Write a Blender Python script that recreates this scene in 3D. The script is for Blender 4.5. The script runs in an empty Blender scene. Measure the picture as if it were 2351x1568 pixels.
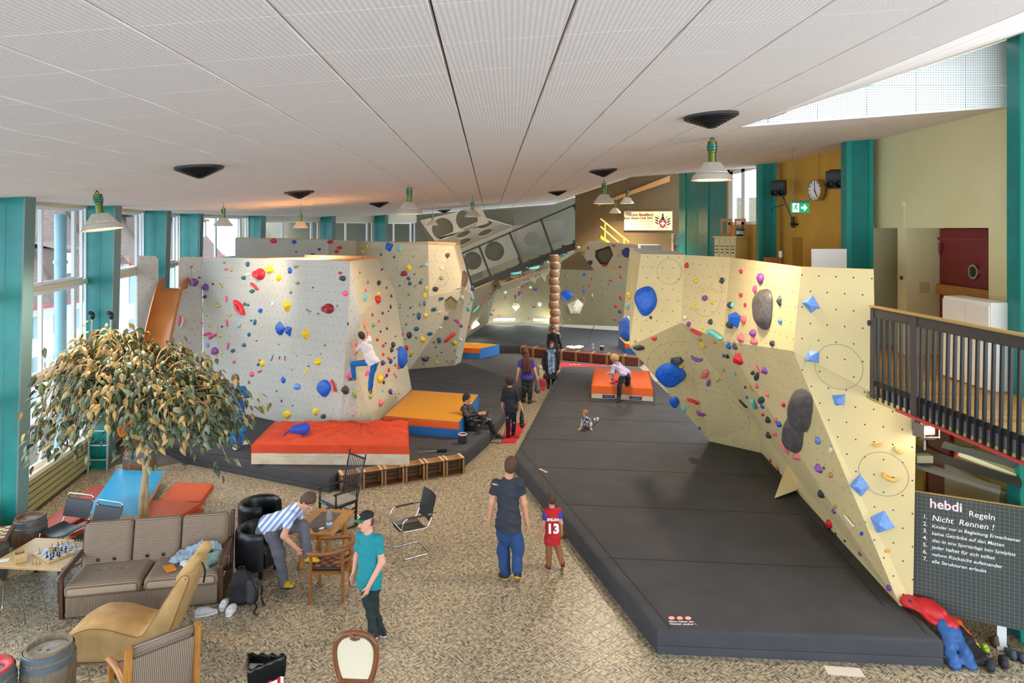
import bpy, bmesh, math, random
import numpy as np
from mathutils import Vector, Matrix, Euler
random.seed(7)
np.random.seed(7)
SC = bpy.context.scene
COL = SC.collection
# ---------------------------------------------------------------- camera, sky, exposure
F, CX, HY, H = 1600.0, 1175.5, 525.0, 5.3      # focal length and horizon in pixels of the 2351x1568 frame, eye height
cd = bpy.data.cameras.new('camera'); cam = bpy.data.objects.new('camera', cd); COL.objects.link(cam)
cam.location = (0, 0, H); cam.rotation_euler = (math.pi / 2, 0, 0)
cd.sensor_width = 36; cd.lens = 36 * F / 2351; cd.shift_y = -(784 - HY) / 2351
cd.clip_start = 0.1; cd.clip_end = 400
SC.camera = cam
wd = bpy.data.worlds.new('sky'); SC.world = wd; wd.use_nodes = True
bg = wd.node_tree.nodes['Background']; bg.inputs[0].default_value = (0.80, 0.90, 1.0, 1); bg.inputs[1].default_value = 2.9
sd = bpy.data.lights.new('sun', 'SUN'); sd.energy = 1.2; sd.angle = 0.6; sd.color = (1, .96, .9)
sun = bpy.data.objects.new('sun', sd); COL.objects.link(sun); sun.rotation_euler = (math.radians(38), math.radians(-8), 0)
SC.view_settings.view_transform = 'Standard'; SC.view_settings.look = 'None'
SC.view_settings.exposure = 0.95; SC.view_settings.gamma = 1; SC.view_settings.use_curve_mapping = False
SC.cycles.use_denoising = True
SC.cycles.use_adaptive_sampling = True; SC.cycles.adaptive_threshold = .02
SC.cycles.max_bounces = 7; SC.cycles.diffuse_bounces = 4; SC.cycles.glossy_bounces = 3
SC.cycles.transmission_bounces = 6; SC.cycles.transparent_max_bounces = 16
SC.cycles.caustics_reflective = False; SC.cycles.caustics_refractive = False
SC.cycles.sample_clamp_indirect = 6
# ---------------------------------------------------------------- helpers
def W(px, py, Y):
    return Vector(((px - CX) / F * Y, Y, H - (py - HY) / F * Y))
def G(px, py, z=0.0):
    Y = F * (H - z) / (py - HY); return Vector(((px - CX) / F * Y, Y, z))
def lin(c):
    if isinstance(c, str):
        c = c.lstrip('#'); c = [int(c[i:i + 2], 16) / 255 for i in (0, 2, 4)]
    return tuple(((x / 12.92) if x <= .04045 else ((x + .055) / 1.055) ** 2.4) for x in c[:3]) + (1,)
MATS = {}
def mat(name, col='#888888', rough=.6, metal=0, col2=None, scale=8.0, detail=3, bump=0, bscale=40, coat=0, emit=None, estr=0, stretch=None, spec=.5, lo=.35, hi=.65):
    """plain procedural material: colour (mixed with a second one by noise), roughness, noise bump"""
    if name in MATS: return MATS[name]
    m = bpy.data.materials.new(name); m.use_nodes = True; nt = m.node_tree; N = nt.nodes; L = nt.links
    b = N['Principled BSDF']; b.inputs['Base Color'].default_value = lin(col); b.inputs['Roughness'].default_value = rough
    b.inputs['Metallic'].default_value = metal; b.inputs['Coat Weight'].default_value = coat
    b.inputs['Specular IOR Level'].default_value = spec
    if emit: b.inputs['Emission Color'].default_value = lin(emit); b.inputs['Emission Strength'].default_value = estr
    if col2 or bump:
        tc = N.new('ShaderNodeTexCoord'); mp = N.new('ShaderNodeMapping'); L.new(tc.outputs['Object'], mp.inputs[0])
        if stretch: mp.inputs['Scale'].default_value = stretch
    if col2:
        n = N.new('ShaderNodeTexNoise'); n.inputs['Scale'].default_value = scale; n.inputs['Detail'].default_value = detail
        L.new(mp.outputs[0], n.inputs['Vector'])
        r = N.new('ShaderNodeValToRGB'); r.color_ramp.elements[0].color = lin(col); r.color_ramp.elements[1].color = lin(col2)
        r.color_ramp.elements[0].position = lo; r.color_ramp.elements[1].position = hi
        L.new(n.outputs['Fac'], r.inputs[0]); L.new(r.outputs[0], b.inputs['Base Color'])
    if bump:
        n2 = N.new('ShaderNodeTexNoise'); n2.inputs['Scale'].default_value = bscale; n2.inputs['Detail'].default_value = 4
        L.new(mp.outputs[0], n2.inputs['Vector'])
        bp = N.new('ShaderNodeBump'); bp.inputs['Strength'].default_value = bump; bp.inputs['Distance'].default_value = .01
        L.new(n2.outputs['Fac'], bp.inputs['Height']); L.new(bp.outputs[0], b.inputs['Normal'])
    MATS[name] = m; return m
def nodes_of(m): return m.node_tree.nodes, m.node_tree.links, m.node_tree.nodes['Principled BSDF']

def mesh_obj(name, me, material=None, parent=None, smooth=False):
    o = bpy.data.objects.new(name, me); COL.objects.link(o)
    if material is not None:
        for mm in (material if isinstance(material, (list, tuple)) else [material]): me.materials.append(mm)
    if smooth: me.polygons.foreach_set('use_smooth', [True] * len(me.polygons))
    if parent is not None: o.parent = parent
    return o
def tag(o, label=None, cat=None, group=None, kind=None):
    if label: o['label'] = label
    if cat: o['category'] = cat
    if group: o['group'] = group
    if kind: o['kind'] = kind
    return o
def thing(name, label, cat, loc=(0, 0, 0), rz=0, group=None, kind=None):
    o = bpy.data.objects.new(name, None); COL.objects.link(o); o.empty_display_size = .1
    o.location = loc; o.rotation_euler = (0, 0, rz)
    return tag(o, label, cat, group, kind)
def inv_of(root):
    return (Matrix.Translation(root.location) @ root.rotation_euler.to_matrix().to_4x4() @ Matrix.Diagonal((*root.scale, 1))).inverted()
def dup(root, loc=None, rz=None, label=None, group=None, parent=None):
    r = root.copy(); COL.objects.link(r)
    if parent is not None: r.parent = parent
    if loc is not None: r.location = loc
    if rz is not None: r.rotation_euler = (r.rotation_euler[0], r.rotation_euler[1], rz)
    if label: r['label'] = label
    if group: r['group'] = group
    for ch in list(root.children): dup(ch, parent=r)
    return r

def frame(d, side=None):
    """orthonormal frame whose z is d and whose x is close to side"""
    z = Vector(d).normalized()
    s = Vector(side) if side is not None else (Vector((1, 0, 0)) if abs(z.x) < .9 else Vector((0, 1, 0)))
    y = z.cross(s)
    if y.length < 1e-6: y = z.cross(Vector((0, 1, .01)))
    y.normalize(); x = y.cross(z)
    return x, y, z
class MB:
    def __init__(s): s.v = []; s.f = []; s.m = []
    def add(s, vs, fs, mi=0):
        n = len(s.v); s.v += [Vector(v) for v in vs]; s.f += [tuple(n + i for i in f) for f in fs]; s.m += [mi] * len(fs); return s
    def box(s, c, size, rot=None, mi=0, bevel=0):
        c = Vector(c); hx, hy, hz = (x / 2 for x in size)
        R = rot if rot is not None else Matrix.Identity(3)
        if bevel:
            b = min(bevel, hx * .9, hy * .9, hz * .9)
            bm = bmesh.new(); bmesh.ops.create_cube(bm, size=1, matrix=Matrix.Diagonal((2 * hx, 2 * hy, 2 * hz, 1)))
            bmesh.ops.bevel(bm, geom=bm.edges[:], offset=b, segments=2, affect='EDGES', profile=.5)
            bm.verts.index_update()
            s.add([c + R @ v.co for v in bm.verts], [[v.index for v in f.verts] for f in bm.faces], mi); bm.free(); return s
        vs = [c + R @ Vector((x, y, z)) for x in (-hx, hx) for y in (-hy, hy) for z in (-hz, hz)]
        return s.add(vs, [(0, 1, 3, 2), (4, 6, 7, 5), (0, 4, 5, 1), (2, 3, 7, 6), (0, 2, 6, 4), (1, 5, 7, 3)], mi)
    def bar(s, a, b, w, h=None, side=None, mi=0, bevel=0):
        a = Vector(a); b = Vector(b); x, y, z = frame(b - a, side); h = w if h is None else h
        R = Matrix((x, y, z)).transposed()
        return s.box((a + b) / 2, (w, h, (b - a).length), R, mi, bevel)
    def tube(s, pts, r, n=10, mi=0, closed=False, cap=True, side=None, flat=1.0):
        pts = [Vector(p) for p in pts]; k = len(pts); rs = r if isinstance(r, (list, tuple)) else [r] * k
        base = len(s.v); px = None
        for i, p in enumerate(pts):
            if closed: d = pts[(i + 1) % k] - pts[i - 1]
            else: d = pts[min(i + 1, k - 1)] - pts[max(i - 1, 0)]
            x, y, z = frame(d, px if px is not None else side); px = x
            for j in range(n):
                a = 2 * math.pi * j / n; s.v.append(p + (x * math.cos(a) + y * math.sin(a) * flat) * rs[i])
        for i in range(k if closed else k - 1):
            i2 = (i + 1) % k
            for j in range(n):
                j2 = (j + 1) % n
                s.f.append((base + i * n + j, base + i * n + j2, base + i2 * n + j2, base + i2 * n + j)); s.m.append(mi)
        if cap and not closed:
            s.f.append(tuple(base + j for j in reversed(range(n)))); s.m.append(mi)
            s.f.append(tuple(base + (k - 1) * n + j for j in range(n))); s.m.append(mi)
        return s
    def cyl(s, a, b, r, r2=None, n=16, mi=0): return s.tube([a, b], [r, r if r2 is None else r2], n, mi)
    def lathe(s, prof, n=24, c=(0, 0, 0), mi=0, axis=None, a0=0, a1=None):
        """prof: list of (radius, height)"""
        c = Vector(c); R = Matrix(frame(axis)).transposed() if axis is not None else Matrix.Identity(3)
        base = len(s.v); full = a1 is None; m = n if full else n + 1; a1 = a0 + 2 * math.pi if full else a1
        for r, h in prof:
            for j in range(m):
                a = a0 + (a1 - a0) * j / n; s.v.append(c + R @ Vector((r * math.cos(a), r * math.sin(a), h)))
        for i in range(len(prof) - 1):
            for j in range(n):
                j2 = (j + 1) % m
                s.f.append((base + i * m + j, base + i * m + j2, base + (i + 1) * m + j2, base + (i + 1) * m + j)); s.m.append(mi)
        return s
    def prism(s, poly, d, mi=0, side_mi=None):
        """poly: 3D loop, extruded by vector d"""
        n = len(poly); b = len(s.v); d = Vector(d); poly = [Vector(p) for p in poly]
        s.v += poly + [p + d for p in poly]
        s.f.append(tuple(b + i for i in range(n))); s.m.append(mi)
        s.f.append(tuple(b + n + i for i in reversed(range(n)))); s.m.append(mi)
        for i in range(n):
            j = (i + 1) % n; s.f.append((b + j, b + i, b + n + i, b + n + j)); s.m.append(mi if side_mi is None else side_mi)
        return s
    def ell(s, c, r, R=None, n=12, mi=0):
        c = Vector(c); R = R or Matrix.Identity(3); base = len(s.v); st = n // 2
        for i in range(st + 1):
            t = math.pi * i / st
            for j in range(n):
                a = 2 * math.pi * j / n
                s.v.append(c + R @ Vector((r[0] * math.sin(t) * math.cos(a), r[1] * math.sin(t) * math.sin(a), r[2] * math.cos(t))))
        for i in range(st):
            for j in range(n):
                j2 = (j + 1) % n; s.f.append((base + i * n + j, base + (i + 1) * n + j, base + (i + 1) * n + j2, base + i * n + j2)); s.m.append(mi)
        return s
    def grid(s, fn, nu, nv, mi=0, flip=False):
        b = len(s.v)
        for i in range(nu + 1):
            for j in range(nv + 1): s.v.append(Vector(fn(i / nu, j / nv)))
        for i in range(nu):
            for j in range(nv):
                q = (b + i * (nv + 1) + j, b + (i + 1) * (nv + 1) + j, b + (i + 1) * (nv + 1) + j + 1, b + i * (nv + 1) + j + 1)
                s.f.append(q[::-1] if flip else q); s.m.append(mi)
        return s
    def xf(s, M): s.v = [M @ v for v in s.v]; return s
    def build(s, name, material, parent=None, smooth=False, world=False, fix=True, angle=None):
        vs = s.v
        if world and parent is not None:
            M = inv_of(parent); vs = [M @ v for v in vs]
        me = bpy.data.meshes.new(name); me.from_pydata([tuple(v) for v in vs], [], s.f)
        o = mesh_obj(name, me, material, parent, smooth)
        if len(set(s.m)) > 1: me.polygons.foreach_set('material_index', s.m)
        if fix:
            bm = bmesh.new(); bm.from_mesh(me); bmesh.ops.remove_doubles(bm, verts=bm.verts, dist=1e-5)
            bmesh.ops.recalc_face_normals(bm, faces=bm.faces); bm.to_mesh(me); bm.free()
        if angle: me.polygons.foreach_set('use_smooth', [True] * len(me.polygons)); me.set_sharp_from_angle(angle=math.radians(angle))
        return o
def part(root, name, mb, material, smooth=False, world=False, label=None, angle=None):
    o = mb.build(name, material, root, smooth, world, angle=angle)
    if label: o['label'] = label
    return o
def put(name, mb, material, label, cat, loc=(0, 0, 0), rz=0, group=None, smooth=False, kind=None, angle=None):
    """a thing that is one mesh, built around its own base point"""
    o = mb.build(name, material, None, smooth, angle=angle); o.location = loc; o.rotation_euler = (0, 0, rz)
    return tag(o, label, cat, group, kind)
def struct(name, mb, material, label=None, parent=None, smooth=False, angle=None):
    o = mb.build(name, material, parent, smooth, angle=angle)
    if parent is None: o['kind'] = 'structure'
    if label: o['label'] = label
    return o
def smoothpath(pts, sub=6, closed=False):
    """Catmull-Rom through the points"""
    P = [Vector(p) for p in pts]; n = len(P); out = []
    for i in range(n if closed else n - 1):
        p0 = P[i - 1] if (i > 0 or closed) else P[0]; p1 = P[i]; p2 = P[(i + 1) % n]
        p3 = P[(i + 2) % n] if (i + 2 < n or closed) else P[-1]
        for k in range(sub):
            t = k / sub
            out.append(.5 * ((2 * p1) + (p2 - p0) * t + (2 * p0 - 5 * p1 + 4 * p2 - p3) * t * t + (3 * p1 - p0 - 3 * p2 + p3) * t ** 3))
    if not closed: out.append(P[-1])
    return out
def bend(pts, r, n=5):
    """polyline with rounded corners"""
    P = [Vector(p) for p in pts]; out = [P[0]]
    for i in range(1, len(P) - 1):
        a = (P[i - 1] - P[i]); b = (P[i + 1] - P[i]); q = min(r, a.length * .45, b.length * .45)
        A = P[i] + a.normalized() * q; B = P[i] + b.normalized() * q
        for k in range(n + 1):
            t = k / n; out.append((1 - t) ** 2 * A + 2 * t * (1 - t) * P[i] + t * t * B)
    out.append(P[-1]); return out
FONT = None
def text_mesh(txt, size, depth=.002, align='LEFT', font_shear=0, bold=0):
    cu = bpy.data.curves.new('lettering', 'FONT'); cu.body = txt; cu.size = size; cu.extrude = depth; cu.align_x = align; cu.shear = font_shear
    cu.offset = bold; cu.resolution_u = 3
    o = bpy.data.objects.new('lettering', cu); COL.objects.link(o)
    dg = bpy.context.evaluated_depsgraph_get(); dg.update()
    me = bpy.data.meshes.new_from_object(o.evaluated_get(dg)); bpy.data.objects.remove(o); bpy.data.curves.remove(cu)
    return me
def text_part(root, name, txt, size, M, material, align='LEFT', depth=.002, shear=0, bold=0, label=None):
    """lettering lying in the plane given by matrix M (x right, y up, z out), root local"""
    me = text_mesh(txt, size, depth, align, shear, bold); me.transform(M); o = mesh_obj(name, me, material, root)
    if label: o['label'] = label
    return o
def planeM(o, x, y):
    x = Vector(x).normalized(); y = Vector(y); z = x.cross(y).normalized(); y = z.cross(x)
    M = Matrix((x, y, z)).transposed().to_4x4(); M.translation = Vector(o); return M

# ---- signed-distance modelling: smooth unions meshed with surface nets
class SDF:
    def __init__(s, k=.03): s.p = []; s.k = k; s.noise = None
    def cone(s, a, b, ra, rb=None, side=None, flat=1.0, k=None, cut=0):
        """round cone; flat<1 squeezes it across the frame's y axis (x follows side); cut=1/2/3 slices it flat at a / b / both"""
        a = np.array(a, float); b = np.array(b, float); s.p.append(('c', a, b, ra, ra if rb is None else rb, side, flat, s.k if k is None else k, cut)); return s
    def ell(s, c, r, R=None, k=None):
        s.p.append(('e', np.array(c, float), np.array(r, float), np.array(R, float) if R is not None else np.eye(3), s.k if k is None else k)); return s
    def rbox(s, c, hs, R=None, rr=.02, k=None):
        s.p.append(('b', np.array(c, float), np.array(hs, float), np.array(R, float) if R is not None else np.eye(3), rr, s.k if k is None else k)); return s
    def sub(s, c, r, R=None, k=.02):
        s.p.append(('s', np.array(c, float), np.array(r, float), np.array(R, float) if R is not None else np.eye(3), k)); return s
    def halfspace(s, p, n):
        s.p.append(('h', np.array(p, float), np.array(n, float) / np.linalg.norm(n))); return s
    def mesh(s, name, res):
        lo = np.full(3, 1e9); hi = -lo
        for q in s.p:
            if q[0] == 'c': m = max(q[3], q[4]); a = np.minimum(q[1], q[2]) - m; b = np.maximum(q[1], q[2]) + m
            elif q[0] == 'e': m = np.abs(q[3]) @ q[2]; a, b = q[1] - m, q[1] + m
            elif q[0] == 'b': m = np.abs(q[3]) @ q[2]; a, b = q[1] - m, q[1] + m
            else: continue
            lo = np.minimum(lo, a); hi = np.maximum(hi, b)
        lo -= 3 * res; hi += 3 * res; n = np.ceil((hi - lo) / res).astype(int) + 1
        ax = [lo[i] + res * np.arange(n[i]) for i in range(3)]
        D = np.full(n, .5, np.float32)
        for q in s.p:
            if q[0] == 'h':
                P = np.stack(np.meshgrid(*ax, indexing='ij'), -1); D = np.maximum(D, (P - q[1]) @ q[2]).astype(np.float32); continue
            if q[0] == 'c': m = max(q[3], q[4]); a = np.minimum(q[1], q[2]) - m; b = np.maximum(q[1], q[2]) + m; k = q[7]
            else:
                m = np.abs(q[3]) @ q[2]; a, b = q[1] - m, q[1] + m; k = q[5] if q[0] == 'b' else q[4]
            pad = k + 2.5 * res
            i0 = np.maximum(np.floor((a - pad - lo) / res).astype(int), 0); i1 = np.minimum(np.ceil((b + pad - lo) / res).astype(int) + 1, n)
            X, Y, Z = np.meshgrid(*[ax[i][i0[i]:i1[i]] for i in range(3)], indexing='ij')
            P = np.stack([X, Y, Z], -1)
            if q[0] == 'c':
                A, B = q[1], q[2]; d = B - A; L2 = max(d @ d, 1e-9); L = math.sqrt(L2)
                fx, fy, fz = frame(Vector(d) if L > 1e-4 else Vector((0, 0, 1)), q[5]); fx, fy, fz = map(np.array, (fx, fy, fz))
                v = P - A; h = np.clip((v @ d) / L2, 0, 1); w = v - h[..., None] * d
                ca, cb, cc = w @ fx, w @ fy, w @ fz; fl = q[6]
                r = q[3] + (q[4] - q[3]) * h
                dd = np.sqrt(ca ** 2 + (cb / fl) ** 2 + cc ** 2) - r
                if fl < 1: dd = dd * (fl * .5 + .5)
                if q[8] & 1: dd = np.maximum(dd, -(v @ fz))
                if q[8] & 2: dd = np.maximum(dd, (P - B) @ fz)
            elif q[0] in 'es':
                v = (P - q[1]) @ q[3]; u = v / q[2]; l = np.linalg.norm(u, axis=-1)
                g = np.linalg.norm(u / q[2], axis=-1); dd = l * (l - 1) / np.maximum(g, 1e-6)
            else:
                v = np.abs((P - q[1]) @ q[3]) - (q[2] - q[4])
                dd = np.linalg.norm(np.maximum(v, 0), axis=-1) + np.minimum(v.max(-1), 0) - q[4]
            S = D[i0[0]:i1[0], i0[1]:i1[1], i0[2]:i1[2]]
            if q[0] == 's':
                dd = -dd; h = np.maximum(k - np.abs(S - dd), 0) / k; S[...] = np.maximum(S, dd) + h * h * k / 4
            elif k > 1e-4:
                h = np.maximum(k - np.abs(S - dd), 0) / k; S[...] = np.minimum(S, dd) - h * h * k / 4
            else: S[...] = np.minimum(S, dd)
        if s.noise is not None:
            P = np.stack(np.meshgrid(*ax, indexing='ij'), -1); near = np.abs(D) < .08
            D[near] += s.noise(P[near]).astype(np.float32)
        ins = D < 0
        c = [ins[i:n[0] - 1 + i, j:n[1] - 1 + j, k:n[2] - 1 + k] for i in (0, 1) for j in (0, 1) for k in (0, 1)]
        tot = sum(x.astype(np.int8) for x in c); act = (tot > 0) & (tot < 8)
        idx = np.argwhere(act); ids = np.full(act.shape, -1, np.int32); ids[act] = np.arange(len(idx))
        acc = np.zeros((len(idx), 3)); cnt = np.zeros(len(idx))
        cor = [(i, j, k) for i in (0, 1) for j in (0, 1) for k in (0, 1)]
        val = [D[idx[:, 0] + a, idx[:, 1] + b, idx[:, 2] + e] for a, b, e in cor]
        for p in range(8):
            for q2 in range(p + 1, 8):
                A, B = np.array(cor[p]), np.array(cor[q2])
                if np.abs(A - B).sum() != 1: continue
                x, y = val[p], val[q2]; mk = (x < 0) != (y < 0)
                t = np.where(mk, x / np.where(np.abs(x - y) < 1e-9, 1, x - y), 0)
                acc[mk] += (A + t[:, None] * (B - A))[mk]; cnt[mk] += 1
        V = lo + res * (idx + acc / np.maximum(cnt, 1)[:, None])
        Q = []
        for axn in range(3):
            u, w = (axn + 1) % 3, (axn + 2) % 3
            s0 = [slice(None)] * 3; s1 = [slice(None)] * 3; s0[axn] = slice(0, -1); s1[axn] = slice(1, None)
            a = ins[tuple(s0)]; b = ins[tuple(s1)]; E = np.argwhere(a != b)
            E = E[(E[:, u] > 0) & (E[:, w] > 0) & (E[:, u] < n[u] - 1) & (E[:, w] < n[w] - 1)]
            fl = a[E[:, 0], E[:, 1], E[:, 2]]
            du = np.zeros(3, int); du[u] = 1; dw = np.zeros(3, int); dw[w] = 1
            g = lambda T: ids[T[:, 0], T[:, 1], T[:, 2]]
            q = np.stack([g(E - du - dw), g(E - dw), g(E), g(E - du)], 1)
            q[~fl] = q[~fl][:, ::-1]; Q.append(q)
        Q = np.concatenate(Q); Q = Q[(Q >= 0).all(1)]
        me = bpy.data.meshes.new(name)
        me.vertices.add(len(V)); me.vertices.foreach_set('co', V.astype(np.float32).ravel())
        me.loops.add(Q.size); me.loops.foreach_set('vertex_index', Q.astype(np.int32).ravel())
        me.polygons.add(len(Q)); me.polygons.foreach_set('loop_start', np.arange(0, Q.size, 4, dtype=np.int32))
        me.update(calc_edges=True); me.polygons.foreach_set('use_smooth', [True] * len(Q))
        return me
def sdf_part(root, name, sdf, res, material, world=False, label=None):
    me = sdf.mesh(name, res)
    if world and root is not None: me.transform(inv_of(root))
    o = mesh_obj(name, me, material, root)
    if label: o['label'] = label
    return o
def folds(amp, freq, seed=0, dirs=None):
    rg = np.random.RandomState(seed); ks = []
    for i in range(5):
        d = rg.normal(size=3) if dirs is None else np.array(dirs, float) + rg.normal(size=3) * .35
        ks.append((d / np.linalg.norm(d) * freq * (0.6 + .9 * rg.rand()), rg.rand() * 6.28))
    def fn(P):
        w = np.sin(P @ ks[0][0] + ks[0][1] + 1.3 * np.sin(P @ ks[1][0] + ks[1][1])) + .7 * np.sin(P @ ks[2][0] + ks[2][1] + 1.1 * np.sin(P @ ks[3][0] + ks[3][1]))
        return amp * w / 1.7
    return fn
# ---------------------------------------------------------------- room shell
def floor_material():
    m = bpy.data.materials.new('marbled floor tile'); m.use_nodes = True; N, L, b = nodes_of(m)
    g = N.new('ShaderNodeNewGeometry'); mp = N.new('ShaderNodeMapping'); mp.inputs['Rotation'].default_value = (0, 0, -math.atan2(1, 1.25))
    L.new(g.outputs['Position'], mp.inputs[0])
    ck = N.new('ShaderNodeTexChecker'); ck.inputs['Scale'].default_value = 4.0; L.new(mp.outputs[0], ck.inputs['Vector'])
    def streak(sc):
        q = N.new('ShaderNodeMapping'); q.inputs['Scale'].default_value = sc; L.new(mp.outputs[0], q.inputs[0])
        n = N.new('ShaderNodeTexNoise'); n.inputs['Scale'].default_value = 1; n.inputs['Detail'].default_value = 5; n.inputs['Roughness'].default_value = .62; n.inputs['Distortion'].default_value = .5
        L.new(q.outputs[0], n.inputs['Vector']); return n
    a = streak((13, 46, 1)); c = streak((42, 14, 1))
    mx = N.new('ShaderNodeMix'); mx.data_type = 'FLOAT'
    L.new(ck.outputs['Fac'], mx.inputs['Factor']); L.new(a.outputs['Fac'], mx.inputs[2]); L.new(c.outputs['Fac'], mx.inputs[3])
    r = N.new('ShaderNodeValToRGB'); e = r.color_ramp.elements
    e[0].position = .40; e[0].color = lin('#4a4f4d'); e[1].position = .60; e[1].color = lin('#c8b798')
    e2 = e.new(.49); e2.color = lin('#9a8d76')
    L.new(mx.outputs[0], r.inputs[0]); L.new(r.outputs[0], b.inputs['Base Color'])
    b.inputs['Roughness'].default_value = .34
    return m
M_floor = floor_material()
M_joint = mat('dark floor joint', '#5a5347', .8)
fl = MB().box((0, 14, -.052), (26, 44, .1)); floor = struct('floor', fl, M_joint, 'beige and grey marbled tile floor of the hall')
# tiles of the floor: a grid turned against the room; the nearest single, the rest joined
TA = math.atan2(1, 1.25); tx = Vector((math.cos(TA), math.sin(TA), 0)); ty = Vector((-math.sin(TA), math.cos(TA), 0)); TS = .25
def tile_mesh():
    b = MB(); h = TS / 2 - .0015; t = TS / 2 - .0035
    b.add([(-h, -h, 0), (h, -h, 0), (h, h, 0), (-h, h, 0), (-t, -t, .004), (t, -t, .004), (t, t, .004), (-t, t, .004)],
          [(4, 5, 6, 7), (0, 1, 5, 4), (1, 2, 6, 5), (2, 3, 7, 6), (3, 0, 4, 7)]); return b
tiles = []
for i in range(-90, 140):
    for j in range(-60, 150):
        c = tx * ((i + .5) * TS) + ty * ((j + .5) * TS)
        if not (7.6 < c.y < 27 and -10.5 < c.x < 7): continue
        px = CX + F * c.x / c.y; py = HY + F * H / c.y
        if px < -60 or px > 2420 or py > 1600: continue
        if c.x > 1.95 and 9 < c.y < 25 and c.x < 5: continue
        if c.y > 15.6 and c.x < -1.2: continue
        tiles.append((c.y, c))
tiles.sort(key=lambda t: t[0])
big = [t[1] for t in tiles if t[1].x > -8.2][:300]; bs = set(id(x) for x in big); proto = None
for c in big:
    if proto is None: proto = tile_mesh().build('tile', M_floor, floor, fix=False); o = proto
    else: o = proto.copy(); COL.objects.link(o)
    o.location = (c.x, c.y, -.002); o.rotation_euler = (0, 0, TA)
rest = MB(); tm = tile_mesh()
for y, c in tiles:
    if id(c) in bs: continue
    rest.add([c + tx * v.x + ty * v.y + Vector((0, 0, v.z - .002)) for v in tm.v], tm.f)
o = rest.build('tile_field', M_floor, floor, fix=False); o['kind'] = 'stuff'

# ceiling: square acoustic boards in strips running away from the viewer
def ceil_material():
    m = bpy.data.materials.new('fluted acoustic board'); m.use_nodes = True; N, L, b = nodes_of(m)
    g = N.new('ShaderNodeNewGeometry'); sx = N.new('ShaderNodeSeparateXYZ'); L.new(g.outputs['Position'], sx.inputs[0])
    w = N.new('ShaderNodeTexWave'); w.inputs['Scale'].default_value = 9.5; w.inputs['Distortion'].default_value = 0
    L.new(g.outputs['Position'], w.inputs['Vector'])
    v = N.new('ShaderNodeTexVoronoi'); v.inputs['Scale'].default_value = 55; L.new(g.outputs['Position'], v.inputs['Vector'])
    mm = N.new('ShaderNodeMath'); mm.operation = 'MULTIPLY'; L.new(w.outputs['Fac'], mm.inputs[0]); L.new(v.outputs['Distance'], mm.inputs[1])
    r = N.new('ShaderNodeValToRGB'); r.color_ramp.elements[0].color = lin('#e2d6d0'); r.color_ramp.elements[1].color = lin('#f6ebe5')
    r.color_ramp.elements[0].position = .0; r.color_ramp.elements[1].position = .45
    L.new(mm.outputs[0], r.inputs[0]); L.new(r.outputs[0], b.inputs['Base Color']); b.inputs['Roughness'].default_value = .85
    return m
M_ceil = ceil_material(); M_gap = mat('ceiling gap', '#4f4944', .9)
HINGE = 3.405; EDGE1, EDGE2 = 9.45, 18.6
def CZ(X, Y):
    s = X + .032 * Y; z = H + 1.14 + .075 * max(X, -8.5)
    if s > HINGE and (Y < EDGE1 or Y > EDGE2):
        Xh = HINGE - .032 * Y; z = H + 1.14 + .075 * Xh + .33 * (X - Xh)
    return z
def ceil_at(px, py):
    """point of the ceiling seen at a pixel"""
    lo, hi = 2.5, 60.0
    for _ in range(60):
        Y = (lo + hi) / 2; X = (px - CX) / F * Y
        if H - (py - HY) / F * Y > CZ(X, Y): hi = Y
        else: lo = Y
    return Vector(((px - CX) / F * Y, Y, CZ((px - CX) / F * Y, Y)))
WL = [(-8.1, 7.8), (-8.75, 11.6), (-9.38, 15.35), (-10.3, 19.5), (-11.16, 23.4), (-10.3, 27.24), (-8.47, 30.74), (-6.8, 34.3), (-5.2, 37.8)]
def wall_x(Y):
    for (x0, y0), (x1, y1) in zip(WL, WL[1:]):
        if y0 <= Y <= y1: return x0 + (x1 - x0) * (Y - y0) / (y1 - y0)
    return WL[0][0] if Y < 10 else WL[-1][0]
ceiling = MB(); PT = .74
def ceil_slab(mb, X0, X1, Y0, Y1, off):
    mb.add([(X0 - .032 * Y0, Y0, CZ(X0 - .032 * Y0 + 1e-4, Y0 + 1e-3) + off), (X1 - .032 * Y0, Y0, CZ(X1 - .032 * Y0 - 1e-4, Y0 + 1e-3) + off),
            (X1 - .032 * Y1, Y1, CZ(X1 - .032 * Y1 - 1e-4, Y1 - 1e-3) + off), (X0 - .032 * Y1, Y1, CZ(X0 - .032 * Y1 + 1e-4, Y1 - 1e-3) + off)], [(0, 1, 2, 3)])
segX = [-11.0, -8.0, -3, HINGE, 8.6]
for a, b_ in zip(segX, segX[1:]):
    for y0, y1 in ((-6, EDGE1), (EDGE1, EDGE2), (EDGE2, 38)):
        for q in (.03, .16): ceil_slab(ceiling, a, b_, y0, y1, q)
ceiling = struct('ceiling', ceiling, M_gap, 'pale sloping ceiling of fluted acoustic boards')
pan = []
for k in range(-16, 11):
    s0 = -.295 + PT * k; s1 = s0 + PT
    if s0 > 7.2: continue
    ys = [3.45 - PT + PT * j for j in range(50)]
    cuts = sorted(set(ys + [EDGE1, EDGE2])) if s0 >= HINGE - .05 else ys
    for y0, y1 in zip(cuts, cuts[1:]):
        if y1 - y0 < .15: continue
        xm = (s0 + s1) / 2 - .032 * (y0 + y1) / 2
        if xm < wall_x((y0 + y1) / 2) - .1 or xm > 7.1 or y1 > 38: continue
        pan.append((s0, s1, y0, y1))
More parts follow.
